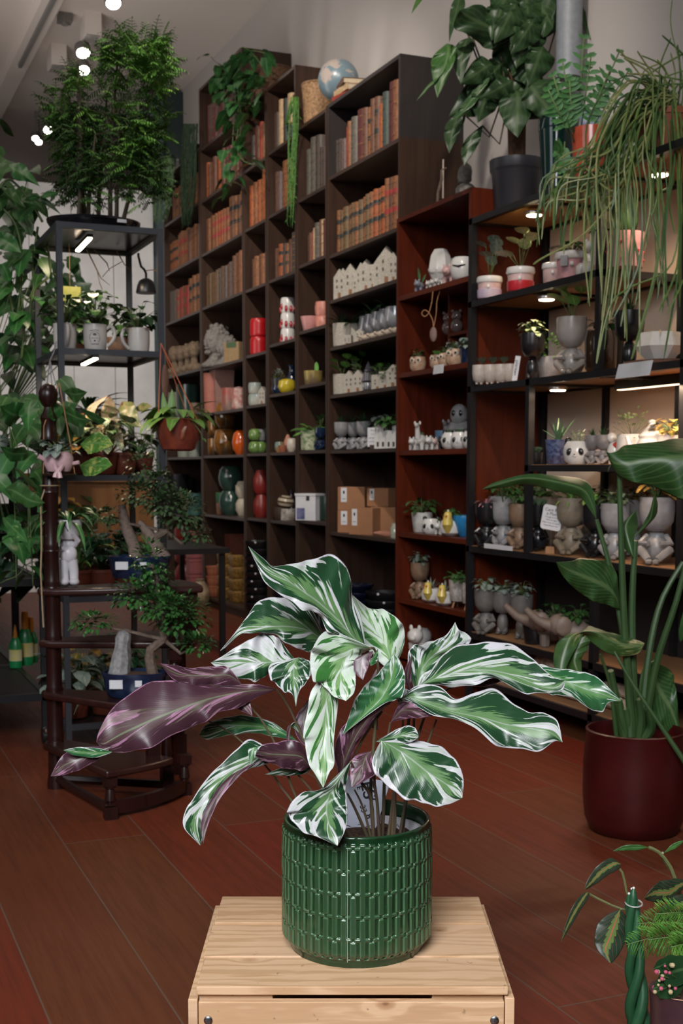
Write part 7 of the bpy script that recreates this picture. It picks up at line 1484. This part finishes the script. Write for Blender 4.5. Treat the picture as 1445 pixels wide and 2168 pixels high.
hleaf([(1170,60),(1150,80,1160,40,1175,20),(1130,60,1140,10,1170,-30)],(1110,-40),Dp-.15,Dp,LPH,INVt,t)
hleaf([(925,208),(912,150,940,150,960,135),(915,120,950,110,965,100)],(945,92),Dp-.2,Dp-.1,LPB,INVt,t)
hleaf([(880,215),(905,180,910,178,918,176),(930,160,935,158,940,150)],(950,120),Dp-.22,Dp-.15,LPB,INVt,t)
hleaf([(975,180),(960,140,975,130,995,120),(965,95,985,90,1005,95)],(995,78),Dp-.15,Dp-.05,LPH,INVt,t)
hleaf([(950,325),(940,290,955,290,970,285),(945,260,965,255,985,250)],(975,235),Dp-.15,Dp-.05,LPH,INVt,t)
hleaf([(950,260),(965,240,980,235,1000,225),(985,210,1010,195,1030,180)],(1045,150),Dp-.18,Dp-.1,leafmat('leaf_philodendron_marbled',(.02,.06,.02),(.04,.09,.03),(.08,.13,.06),(.16,.20,.12),vt=(.50,.62),r=.3),INVt,t)
hleaf([(1095,292),(1065,260,1095,240,1120,250),(1055,215,1095,200,1140,210)],(1090,190),Dp-.2,Dp-.08,LPH,INVt,t)
hleaf([(1140,205),(1110,180,1125,160,1140,170),(1080,160,1110,140,1130,140)],(1090,130),Dp-.12,Dp-.05,LPH,INVt,t)
hleaf([(982,352),(975,325,990,315,1010,310),(985,295,1000,285,1020,280)],(1020,265),Dp-.1,Dp-.05,LPH,INVt,t)
hleaf([(1050,195),(1048,160,1060,155,1072,150)],(1060,118),Dp-.05,Dp,LPB,INVt,t)
hleaf([(1250,85),(1225,40,1232,38,1240,35),(1215,0,1222,-5,1235,-10)],(1205,-40),Dp-.15,Dp,LPH,INVt,t)
hleaf([(870,30),(880,0,886,0,892,2),(900,-25,905,-22,910,-15)],(925,-50),Dp-.2,Dp,LPB,INVt,t)
hleaf([(950,90),(950,50,960,45,968,40),(955,10,970,5,985,10)],(975,-20),Dp-.2,Dp,LPH,INVt,t)
for k in range(26):
    x,y=rnd(1000,1180),rnd(-30,215); th_=rnd(-1.1,1.1); ca,sa=cos(th_),sin(th_); sc_=rnd(.75,1.35)
    def rp(dx,dy): return x+(dx*ca+dy*sa)*sc_, y+(-dx*sa+dy*ca)*sc_
    d0=rnd(.0,.14); fs_=rnd(.35,1.)
    hleaf([rp(0,78),(*rp(-30*fs_,36),*rp(0,35),*rp(30,36),0,0,.03),(*rp(-38*fs_,2),*rp(0,0),*rp(36,4),0,0,.03)],rp(2,-16),Dp-d0-.04,Dp-d0,LPH,INVt,t,.008)
for (x,y) in ((985,60),(945,95),(1000,80),(975,236),(1045,152),(1092,192),(1020,266),(1060,120),(1150,62),(1205,-38)):
    a=INVt@aD(x,y,Dp-.05); MB().tube([V((0,0,.22+.3*rnd(.6,1.8))),(a*.5)+V((0,0,.12)),a],.004,6).build('petiole',BROWNST,t)
P=topP(1178,.15); sc=mscale(P); r_=40*sc
potg=potted('glossy dark green pot with strap-leaved plant beside the nursery pot',P,r_,.32,mat('bottle_green_glaze',(.004,.018,.017),.12,coat=.5),'spray',LD,.78,s=.6,rim=.02)
P=topP(1249,.10); sc=mscale(P); t=potted('crackled orange-red pot with blue-green fern',P,42*sc,.20,mat('coral_glaze',(.42,.075,.035),.25,c2=(.30,.045,.02),ns=12,coat=.3),'fern',leafmat('leaf_bluefern',(.035,.13,.035),(.06,.18,.05),None,r=.5),.82,s=.30); INVf=Matrix.Translation(P).inverted()@Matrix.Rotation(0,4,'Z')
mb=MB(); IVf=(Matrix.Translation(P)@Matrix.Rotation(DEF,4,'Z')).inverted()
for (x0,y0,x1,y1) in ((1215,280,1190,130),(1222,280,1235,80),(1228,280,1250,120),(1205,290,1160,190),(1232,285,1290,150),(1236,285,1310,110),(1215,300,1170,160),(1195,330,1175,320),(1195,300,1190,360),(1240,290,1330,150),(1212,280,1205,170)):
    Df=(P-C_).dot(FH); a,b_=IVf@aD(x0,y0,Df-.03),IVf@aD(x1,y1,Df-.08); d=b_-a; mb.tube([a,a+d*.5,b_],.003,5,1); n_=9; dn=d.normalized(); sd=dn.cross(IVf.to_3x3()@FH).normalized()
    for k in range(2,n_+1):
        p_=a+d*(k/n_)
        for u_ in (1,-1): mb.leaf(p_,sd*u_+dn*.7,-(IVf.to_3x3()@FH),.055*(.4+.7*sin(PI*k/n_))*rnd(.6,1.2),rnd(.014,.022),rnd(0,.6),.2,'lance',3)
mb.build('fern_fronds',[leafmat('leaf_bluefern',(.035,.13,.035),(.06,.18,.05),None),VINE],t,180)
Q=topP(1252,.27); simple('blue_striped_pot','blue and white striped pot half hidden behind the coral pot','pot',Q,potprof(.055,.34,.9),mat('blue_stripe',(.06,.11,.32),.3,c2=(.45,.5,.6),ns=22))
# rhipsalis
P=topP(1405,.17); t=thing('rhipsalis','huge mistletoe cactus with pencil-thin green stems trailing over the shelf','plant',P,0); IVr=Matrix.Translation(P).inverted(); Dr=(P-C_).dot(FH)
MB().lathe(potprof(.11,.17,.85,.04),30).build('pot',TERRA,t)
def rstem(pts,D,mbx,r=.0032):
    PP=catmull([(x,y,d) for x,y,d in pts],22); mbx.tube([IVr@aD(x,y,d) for x,y,d in PP],[r]*20+[r*.9,r*.4],5)
mb=MB(); m2=MB(); m3=MB()
for k in range(122):
    x0,y0=rnd(1385,1440),rnd(190,250); u_=rnd(0,1); D0=Dr+rnd(-.08,.1)
    if u_<.40:   # arching left then down
        xe,ye=rnd(1130,1290),rnd(420,540); apx=x0-(x0-xe)*.5; apy=rnd(195,300); D1=Dr-rnd(.15,.35)
        pts=[(x0,y0,D0),(apx+40,apy,D0-.1),(apx-20,apy+rnd(60,130),D1),(xe+rnd(5,25),ye-rnd(50,110),D1),(xe,ye,D1)]
    elif u_<.68:
        xe,ye=rnd(1240,1445),rnd(420,680) ; D1=Dr-rnd(.15,.38); pts=[(x0,y0,D0),((x0+xe)/2,y0-rnd(0,40),D0-.1),(xe+rnd(-12,20),y0+rnd(60,140),D1),(xe+rnd(-14,20),(y0+ye)/2+60,D1),(xe,ye,D1)]
    elif u_<.82:
        xe,ye=rnd(1040+0,1445),rnd(600,770); xe=rnd(1290,1450); D1=Dr-rnd(.25,.38); pts=[(x0,y0,D0),(xe,y0+20,D0-.15),(xe+rnd(-30,20),420,D1),(xe+rnd(-20,20),560,D1),(xe+rnd(-50,10),ye,D1)]
    else:
        pts=[(x0,y0,D0),(x0+rnd(-60,40),y0-60,D0),(x0+rnd(-110,50),y0-rnd(60,130),D0-.05)]
    rstem(pts,Dr,[mb,m2,m3][k%3],rnd(.0026,.0038))
rstem([(1440,420,Dr-.3),(1420,560,Dr-.34),(1330,610,Dr-.34),(1290,650,Dr-.35),(1262,770,Dr-.35)],Dr,mb); rstem([(1430,300,Dr-.1),(1445,180,Dr-.1),(1420,60,Dr-.1),(1422,0,Dr-.1)],Dr,mb,.002)
rstem([(1380,300,Dr-.1),(1300,420,Dr-.3),(1230,500,Dr-.36),(1150,545,Dr-.38),(1128,560,Dr-.38)],Dr,m2)
mb.build('stems',mat('rhipsalis_green',(.17,.26,.07),.45,c2=(.10,.18,.045),ns=30),t); m2.build('stems',mat('rhipsalis_pale',(.36,.38,.15),.45,c2=(.22,.27,.09),ns=30),t); m3.build('stems',mat('rhipsalis_deep',(.06,.13,.04),.45,c2=(.08,.16,.045),ns=30),t)
# small driftwood, flower sprig and pebble figure on the red case top
P=V((RX+.06,yAt(925,RX+.06,2.29),2.2905)); t=thing('dried_branch','brown dried branch with pale tag on top of the red bookcase','ornament',P,DEF); MB().tube([(0,0,.0),(.004,0,.07),(.022,0,.13),(.020,0,.17),(.045,0,.18)],[.006,.007,.008,.006,.004],7).build('branch',TRUNK,t); MB().box(.025,.032,-.002,.002,.04,.22).build('pale_strip',mat('pale_strip',(.45,.36,.30),.6),t,0); MB().ball((-.01,-.01,.01),.010,8).ball((.012,-.01,.012),.009,8).build('red_petals',mat('petal_red',(.45,.06,.08),.5),t)
P=V((RX+.12,yAt(985,RX+.12,2.29),2.2905)); t=thing('carved_figure','dark carved stone figure on top of the red bookcase by the large plant','sculpture',P,DEF); mb=MB().ball((0,0,.04),(.05,.045,.045),14).ball((0,-.01,.12),(.035,.03,.05),12); mb.v=[p+V((NZ.noise(p*50)*.008,)*3) for p in mb.v]; mb.build('stone',STO,t)
o=MB().tube([(XW-.10,yAt(1205,XW-.10,3.0),2.70),(XW-.10,yAt(1205,XW-.10,3.0),3.9)],.055,20).build('wall_pipe',mat('pipe_grey',(.22,.24,.27),.5),None); 
o['kind']='structure'; o.name='trim_2'
# ================================================================ TOWER WARES
random.seed(55)
def tw(px,py_z,yo): return None
def towerP(px,z,Y): 
    X=aY(px,1000,Y).x; 
    for k in range(4): X+=(px-pj((X,Y,z))[0])*pj((X,Y,z))[2]/FPX
    return V((X,Y,z+.0008))
def mug(label,P,r,h,rz,kind,fm,print_=False,s=1):
    t=thing('mug_planter',label,'mug',P,rz,'white mugs with plants'); MB().lathe([(r*.80,0),(r*.9,.006),(r*.98,h*.4),(r,h),(r*.93,h),(r*.90,h*.88),(.0001,h*.86)],34).build('cup',mat('mug_cream',(.60,.56,.52),.25,c2=(.57,.53,.49),ns=4),t,50)
    MB().tube(catmull([(r*.95,0,h*.85),(r*1.35,0,h*.95),(r*1.65,0,h*.70),(r*1.45,0,h*.40),(r*.95,0,h*.18)],14),.0065,8).build('handle',mat('mug_cream',(.6,.56,.52),.25),t)
    if print_:
        def onc(a,z): return V((r*1.002*sin(a)*1.0,-r*1.002*cos(a),z))
        mb=MB(); mb.tube([onc(.45*sin(q*.35),h*.48+.022*cos(q*.35)) for q in range(-7,8)],.0007,4); mb.tube([onc(-.35+.05*q,h*.24) for q in range(15)],.0006,4); mb.tube([onc(-.4+.06*q,h*.72+.004*sin(q*.22)) for q in range(14)],.0009,4); mb.tube([onc(-.3+.05*q,h*.46) for q in range(13)],.0006,4); mb.ball(onc(0,h*.60),(.007,.001,.005),8).ball(onc(0,h*.36),(.003,.001,.003),6); mb.build('printed_emblem',mat('print_grey',(.10,.10,.11),.6),t)
    mb=MB(); soil(mb,r*.88,h*.9); mb.build('soil',SOIL,t); succ(t,r,h*.88,kind,fm,s,'foliage'); return t
COF=leafmat('leaf_coffee',(.04,.13,.02),(.07,.18,.03),(.12,.24,.06),r=.25)
mug('white mug planter with its handle turned to the viewer, at the left post',towerP(138,1.49,4.72),.043,.098,-1.6,'bush',LG,s=1.9); t=mug('white mug planter printed with a round grey emblem, middle one',towerP(202,1.49,4.70),.044,.098,-.25,'bush',COF,True,1.9); mug('plain white mug planter with handle to the left, by the right post',towerP(294,1.49,4.74),.042,.096,3.3,'bush',LD,s=1.8)
mb=MB(); 
for a in (0,1.4,2.6,3.9,5.2): mb.leaf((.004,0,.215),(cos(a),sin(a)*.6,.35),Z_,.075,.03,.6,.15,'ovate',5)
mb.tube([(0,0,.09),(.002,0,.16),(.004,0,.215)],.002,5,1); mb.build('top_leaves',[COF,VINE],t,180)
potted('beige clay pot between the printed mug and the plain mug',towerP(250,1.49,4.90),.042,.075,mat('beige_clay',(.40,.24,.15),.6),'bush',LG,.9,s=1.3); potted('brown clay pot behind the mugs at the left',towerP(170,1.49,5.0),.06,.05,TERRA,'bush',LG,.9,s=1.1)
# black bell
P=towerP(308,1.94,4.99); t=thing('black_bell_lamp','small black bell lamp hanging under the tower top at the right','lamp',P-V((0,0,.14)),0); MB().lathe([(.040,-.045),(.041,-.040),(.036,-.015),(.028,.004),(.012,.014),(.0001,.016)],26).build('shade',BLKP,t); MB().tube([(0,0,.012),(0,0,.035),(-.008,0,.05),(-.02,0,.06),(-.03,0,.10),(-.03,0,.112)],.005,7).build('hook',BLKP,t); MB().tube([(.0,0,.045),(.03,0,.05),(.06,0,.04)],.0018,4).build('cord',TW,t)
# hanging yellow leaf cutting + twig
P=towerP(146,1.94,4.95); t=thing('yellow_leaf_tag','square yellow-green variegated leaf lit under the tower top','leaf',P-V((0,0,.215)),0); MB().box(-.042,.042,0,.0015,-.028,.035).build('leaf_square',leafmat('leaf_yellow_sq',(.20,.22,.05),(.28,.27,.09),None,(.08,.15,.03),vt=(.50,.56)),t,0); MB().tube([(0,0,.03),(0,0,.2)],.001,4).build('string',VINEB,t)
P=towerP(215,1.94,5.0); t=thing('hanging_twigs','dark bare twigs hanging beneath the tower top','branch',P-V((0,0,.0145+.01)),0); mb=MB().tube([(-.06,0,0),(-.03,0,-.06),(-.005,0,-.11),(.03,0,-.135)],[.003,.003,.002,.001],5).tube([(-.02,0,-.08),(-.01,0,-.13),(0,0,-.155)],.0015,4).tube([(.06,0,0),(.09,0,-.05),(.12,0,-.075)],[.003,.002,.001],5).tube([(.08,0,-.04),(.03,0,-.07),(.0,0,-.105)],.0015,4).tube([(-.03,0,0),(.02,0,-.05),(.03,0,-.08)],[.002,.003,.001],5); mb.build('twigs',BROWNST,t)
# shelf z1.03 plants
RPOT=mat('red_plastic_pot',(.16,.035,.018),.5)
for i,(px,Y,r_,kd,fm,lab,s_) in enumerate(((262,4.76,.052,'round',LCR,'rust pot with cream-patterned round leaves, front right of the shelf',1.2),(222,4.72,.05,'bush',LCR,'rust pot with cream marbled foliage, front centre of the shelf',1.9),(175,4.78,.05,'bush',LCO,'rust pot with orange pink croton leaves, lit by the strip lamp',2.0),(300,4.95,.05,'bush',LG,'pot with dark green leaves at the rear right of the shelf',1.2),(235,5.0,.05,'spray',LCO,'rust pot with tall reddish strap leaves at the rear',2.2),(150,4.95,.055,'bush',LD,'dark leafy pot at the rear left of the shelf',2.0))): potted(lab,towerP(px,1.03,Y),r_,.085,RPOT,kd,fm,.78,s=s_,rim=.05)
t=potted('black pot with dark hanging fronds on the croton shelf, high behind',towerP(190,1.03,5.02),.07,.26,BLKP,'spray',LD,.85,s=1.3)
CP=towerP(215,1.03,4.90); ct=thing('caladium','caladium with large cream and pink-tinged leaves lit by the lower strip lamp','plant',CP,0); MB().lathe(potprof(.045,.08,.8,.05),24).build('pot',RPOT,ct); ICP=Matrix.Translation(CP).inverted()
LCA=leafmat('leaf_caladium',(.34,.24,.17),(.44,.36,.26),(.45,.22,.18),(.10,.16,.06),vt=(.50,.60)); LCB=leafmat('leaf_caladium_olive',(.07,.10,.03),(.12,.14,.05),(.20,.16,.08),(.24,.20,.10),vt=(.5,.6))
for st,b_,m_ in (([(196,892),(180,880,195,872,205,862),(190,858,205,850,222,846)],(228,838),LCA),([(262,940),(232,925,245,915,256,905),(222,890,235,885,250,880)],(230,868),LCA),([(232,838),(218,858,230,860,244,856),(214,884,228,886,246,880)],(232,900),LCA),([(300,905),(262,900,275,885,290,872),(252,872,266,862,282,852)],(258,850),LCB),([(322,860),(300,872,302,862,304,852)],(282,866),LCB),([(185,930),(200,905,208,912,215,920)],(228,895),LCA),([(215,960),(205,935,216,930,228,928)],(224,905),LCA)): hleaf(st,b_,4.78,4.88,m_,ICP,ct,.004)
for x,y in ((228,840),(232,868),(232,898),(258,852),(282,866),(228,896)): MB().tube([(0,0,.07),(ICP@aD(x,y,4.86))*.5+V((0,0,.05)),ICP@aD(x,y,4.86)],.003,5).build('stem',mat('pink_stem',(.25,.12,.08),.5),ct)
# shelf z.58 plants
for i,(px,Y,r_,kd,fm,lab,s_) in enumerate(((165,4.74,.06,'spray',LY,'pot with golden striped spiky leaves on the tower shelf behind the pole',2.0),(215,4.74,.06,'bush',LST,'striped dark leaf prayer plant behind the white figure planter',2.2),(260,4.80,.06,'bush',LST,'dark striped leaf plant behind the pale trunk bonsai',2.0),(190,5.0,.06,'spray',LY,'golden spiky plant at the rear of the tower shelf',2.2),(250,5.02,.06,'fern',LGD,'feathery dark plant at the rear right of the tower shelf',1.3))): potted(lab,towerP(px,.58,Y),r_,.09,RPOT,kd,fm,.78,s=s_,rim=.05)
# shelf z.10
for i,(px,Y,r_,kd,fm,lab,s_) in enumerate(((158,4.75,.06,'bush',LS,'bright rust pot with silver leaves low behind the steps',1.9),(225,4.78,.065,'spray',leafmat('leaf_white_striped',(.03,.08,.04),(.05,.11,.05),(.4,.45,.36),(.40,.46,.40),vt=(.55,.6)),'pot with white striped strap leaves low behind the steps',2.2),(180,5.0,.06,'bush',LCO,'rear low pot with orange leaves behind the steps',2.0),(265,4.98,.07,'bush',LST,'grey pot with dark foliage low on the tower',1.6))): potted(lab,towerP(px,.10,Y),r_,.10,RPOT if i!=3 else GYF,kd,fm,.8,s=s_,rim=.05)
# ================================================================ LEFT VINES AND RACK PLANTS
random.seed(66)
# big pothos on the rack top, left of the pole
def zoneplant(name,label,P,zones,mats,nvine=0,pot=True,bias=(-.3,-1,0)):
    t=thing(name,label,'plant',P,0); IV=Matrix.Translation(P).inverted(); 
    if pot: MB().lathe(potprof(.09,.14,.85,.04),26).build('pot',BLKP,t)
    mb=MB()
    for (x0,x1,y0,y1,n,Ln,D0,D1,mi,up) in zones:
        for k in range(n):
            x,y=rnd(x0,x1),rnd(y0,y1); D=rnd(D0,D1); q=IV@aD(x,y,D); d=V((rnd(-1,1)+bias[0],rnd(-1,.3)+bias[1]*.3,rnd(-.9,.2)+bias[2])); mb.leaf(q,d,V((bias[0],bias[1],1)),Ln*rnd(.7,1.2),Ln*rnd(.55,.8),.6,.12,'heart',5,mi)
            if k%3==0: mb.tube([V((rnd(-.04,.04),rnd(-.04,.04),.12)) if pot else q+V((0,0,.12)),(q*.5 if pot else q+V((0,0,.06)))+V((0,0,.04)),q],.0018,4,len(mats)-1)
    mb.build('foliage',mats,t,180); return t,IV
P=V((.62,5.00,1.0205)); t,IV=zoneplant('pothos_plant','large variegated pothos spilling over beside the turned pole',P,[(-20,115,830,960,14,.115,4.35,4.7,0,1),(-20,115,830,1000,22,.115,4.6,5.1,2,1),(-20,110,960,1060,9,.12,4.3,4.6,1,1),(-20,100,1040,1240,9,.10,4.4,4.7,1,1),(-20,100,1060,1240,14,.10,4.7,5.0,2,1),(120,185,800,900,10,.11,4.3,4.5,0,1)],[LG,LP,LD,VINE])
mb=MB()
for pts in (((10,880),(40,960),(60,1080),(50,1200),(10,1230)),((80,860),(90,950),(85,1080),(40,1180),(70,1150)),((20,900),(30,1050),(35,1230)),((60,880),(60,1000),(70,1240))): vine(mb,[IV@aD(x,y,4.45) for x,y in pts],.09,.09,.065,k=24)
mb.build('vines',[LP,VINE],t,180)
for (x,y,l,D) in ((148,945,.15,4.05),(200,945,.17,4.05),(205,985,.15,4.05),(165,1000,.13,4.05),(160,860,.16,4.08),(110,870,.14,3.98),(60,880,.16,4.2),(30,975,.16,4.2),(85,860,.14,4.1),(60,900,.18,4.3),(30,880,.15,4.3),(180,870,.17,4.1)):
    pass
hp=V((.62,5.00,1.0205))
for st,b_,m_ in (([(240,942),(225,922,215,938,205,958),(200,915,195,938,185,960)],(170,940),LY),([(238,985),(225,970,215,985,205,1005),(200,968,192,985,180,1008)],(168,985),LY),([(100,880),(115,892,110,875,105,862),(135,870,128,860,120,850)],(128,852),LP),([(60,912),(45,890,60,880,80,878),(40,860,62,862,82,850)],(70,845),LP),([(0,945),(20,975,25,960,35,948),(50,975,52,960,50,945)],(62,962),LP),([(30,990),(50,1000,55,1010,60,1025)],(90,1040),LG),([(190,890),(170,905,165,885,160,868),(140,890,138,872,140,858)],(126,870),LG),([(225,890),(205,898,200,885,195,872)],(165,862),LG),([(95,1065),(75,1045,65,1060,60,1075),(40,1020,30,1040,25,1055)],(10,1035),LG),([(60,1150),(40,1105,30,1120,20,1135)],(5,1095),LP),([(0,860),(20,905,35,880,40,850)],(60,860),LP),([(185,830),(160,852,158,835,156,820)],(135,828),LG)):
    hleaf(st,b_,3.96,4.15,m_,(Matrix.Translation(hp)).inverted(),t,.006)
# tall vine column top left
P=V((.55,5.35,1.0205)); t,IV=zoneplant('climbing_pothos','tall climbing pothos with broad leaves at the far left edge',P,[(-15,90,330,460,14,.15,4.9,5.3,0,1),(-15,60,520,760,14,.12,4.9,5.2,1,1),(40,105,420,600,8,.09,4.9,5.3,0,1),(60,105,600,740,8,.08,5.2,5.5,1,1),(-10,70,480,800,26,.13,5.2,5.7,2,1),(120,165,540,640,12,.10,5.4,5.8,1,1)],[LG,LP,LD,VINE])
mb=MB()
for pts in (((5,440),(35,480),(48,560),(40,640),(30,720)),((80,480),(70,560),(66,640),(20,600),(35,700)),((100,520),(105,580),(70,620),(62,700)),((30,500),(45,620),(50,690),(45,760)),((0,400),(20,380),(60,420),(90,470))): vine(mb,[IV@aD(x,y,5.0) for x,y in pts],.09,.11,.085,k=24,r=.005)
MB().tube([(0,0,.1),(.01,.02,.7),(-.02,0,1.2),(.05,0,1.45)],.014,8).build('moss_pole',mat('moss_pole2',(.06,.04,.02),.9,bump=.8),t); mb.build('vines',[LP,VINE],t,180)
for st,b_,m_ in (([(0,250),(0,262,8,262,12,258),(12,282,20,276,22,270)],(30,290),LG),([(85,395),(60,385,55,375,65,365),(30,380,35,360,45,345)],(15,350),LP),([(125,408),(100,405,98,412,95,420),(75,425,72,418,68,412)],(50,425),LP),([(78,435),(60,460,58,445,50,430)],(35,470),LP),([(45,535),(30,500,20,515,5,530),(0,490,0,505,-10,520)],(-25,500),LP),([(55,440),(30,435,25,420,30,405)],(0,395),LG),([(130,455),(90,430,92,425,95,418)],(60,420),LD)):
    hleaf(st,b_,4.75,4.95,m_,(Matrix.Translation(P)).inverted(),t,.006)
# dark broad leaf behind the mugs
P=V((.95,5.62,1.5)); 
t=thing('broad_leaf_plant','dark broad-leaved plant seen through the tower behind the mugs','plant',V((1.0,6.85,.6155)),0); MB().lathe(potprof(.13,.25,.85,.04),26).build('pot',BLKP,t); IV=Matrix.Translation(V((1.0,6.85,.6155))).inverted(); mb=MB()
for st,b_ in (([(170,730),(140,690,150,680,165,640),(125,650,135,630,150,610)],(120,560)),([(120,700),(100,660,110,650,125,640)],(95,590)),([(200,660),(175,640,180,620,190,610)],(150,560))): hleaf(st,b_,6.3,6.6,LD,IV,t)
mb.tube([(0,0,.2),(-.08,0,.7),(-.12,0,1.1)],.012,7,1)
for k in range(30): q=IV@aD(rnd(75,180),rnd(540,740),rnd(6.3,6.9)); mb.leaf(q,V((rnd(-1,1),-.5,rnd(-1,.4))),Z_,.16,.12,.5,.1,'heart',4); mb.tube([(-.08,0,.7),q],.003,4,1)
mb.build('foliage',[LD,VINE],t,180)
# rack plants row and bottles
for i,(x,y,z,kd,fm,s_,r_) in enumerate(((.45,5.6,1.0205,'bush',LCO,2,.07),(.62,6.2,1.0205,'bush',LCR,2,.07),(.40,6.8,1.0205,'bush',LD,2.4,.08),(.60,7.4,1.0205,'fern',LG,1.2,.07),(.62,5.3,.6405,'spray',LD,1.8,.08),(.60,6.0,.6405,'bush',LCO,1.8,.07),(.62,6.9,.6405,'bush',LD,1.8,.07),(.30,5.15,.2005,'spray',LY,1.6,.06),(.66,6.3,.2005,'bush',LD,1.8,.07),(.60,7.6,.2005,'bush',LG,1.8,.07),(.66,5.5,1.0205,'spray',LY,1.4,.06))):
    potted(f'potted {["orange-leaved croton","cream-leaved plant","dark bushy plant","green fern","dark strap-leaved plant","reddish plant","dark leafy plant","yellow striped plant","dark low plant","mid green plant","yellow spiky plant"][i]} on the {"top" if z>1 else "middle" if z>.5 else "bottom"} of the long black rack',V((x,y,z)),r_,.11,RPOT if i%2 else BLKP,kd,fm,.8,s=s_)
GB=mat('bottle_green',(.01,.20,.06),.3); YC=mat('bottle_orange_cap',(.60,.22,.01),.4)
for i,(px,sc_) in enumerate(((33,.85),(54,1.05),(66,.9))):
    Y=5.42+.06*i; X=aY(px,1380,Y).x; t=thing('plant_food_bottle',['green plant-feed bottle with slim orange nozzle on the low rack','large green bottle with wide orange cap on the low rack','third green bottle with orange cap, half hidden by the post'][i],'bottle',V((X,Y,.2005)),-.3,'green plant-feed bottles'); s_=sc_*.72
    MB().lathe([(.040*s_,0),(.045*s_,.01),(.045*s_,.16*s_),(.030*s_,.20*s_),(.020*s_,.215*s_),(.0001,.215*s_)],24,sy=.7).build('bottle_body',GB,t); MB().lathe([(.0455*s_,.05*s_),(.0455*s_,.13*s_)],24,sy=.7).build('bottle_label',mat('label_yellow',(.50,.42,.10),.5,c2=(.45,.45,.38),ns=16),t); MB().lathe([(.020*s_,.21*s_),(.021*s_,.28*s_),(.017*s_,.31*s_),(.0001,.315*s_)] if i else [(.016*s_,.21*s_),(.015*s_,.24*s_),(.005*s_,.30*s_),(.0001,.305*s_)],16).build('cap',YC,t)
# things behind on the low black table (seen under the tower)
for i,(px,Y,kd,fm,s_) in enumerate(((110,6.9,'bush',LCO,1.6),(150,7.0,'bush',LG,1.6))): potted(['orange flowering pot far behind on the low table','green pot far behind on the low table'][i],V((aY(px,1100,Y).x,Y,.6155)),.08,.12,RPOT,kd,fm,.8,s=s_)
# ---- lamps/wires : twine on tower post
P=towerP(112,1.49,4.597); o=MB().tube([(.012,-.006,.02),(.0,-.014,-.02),(-.014,-.012,-.05),(-.03,-.012,-.16)],.0022,5).tube([(-.014,-.012,-.05),(.016,-.012,-.18)],.0022,5).tube([(-.014,-.012,-.05),(-.006,-.012,-.18)],.0018,5).build('tied_hanger',mat('grey_cord',(.22,.22,.24),.7),None); o.location=P; tag(o,'grey hanging cords tied to the tower corner','cord')
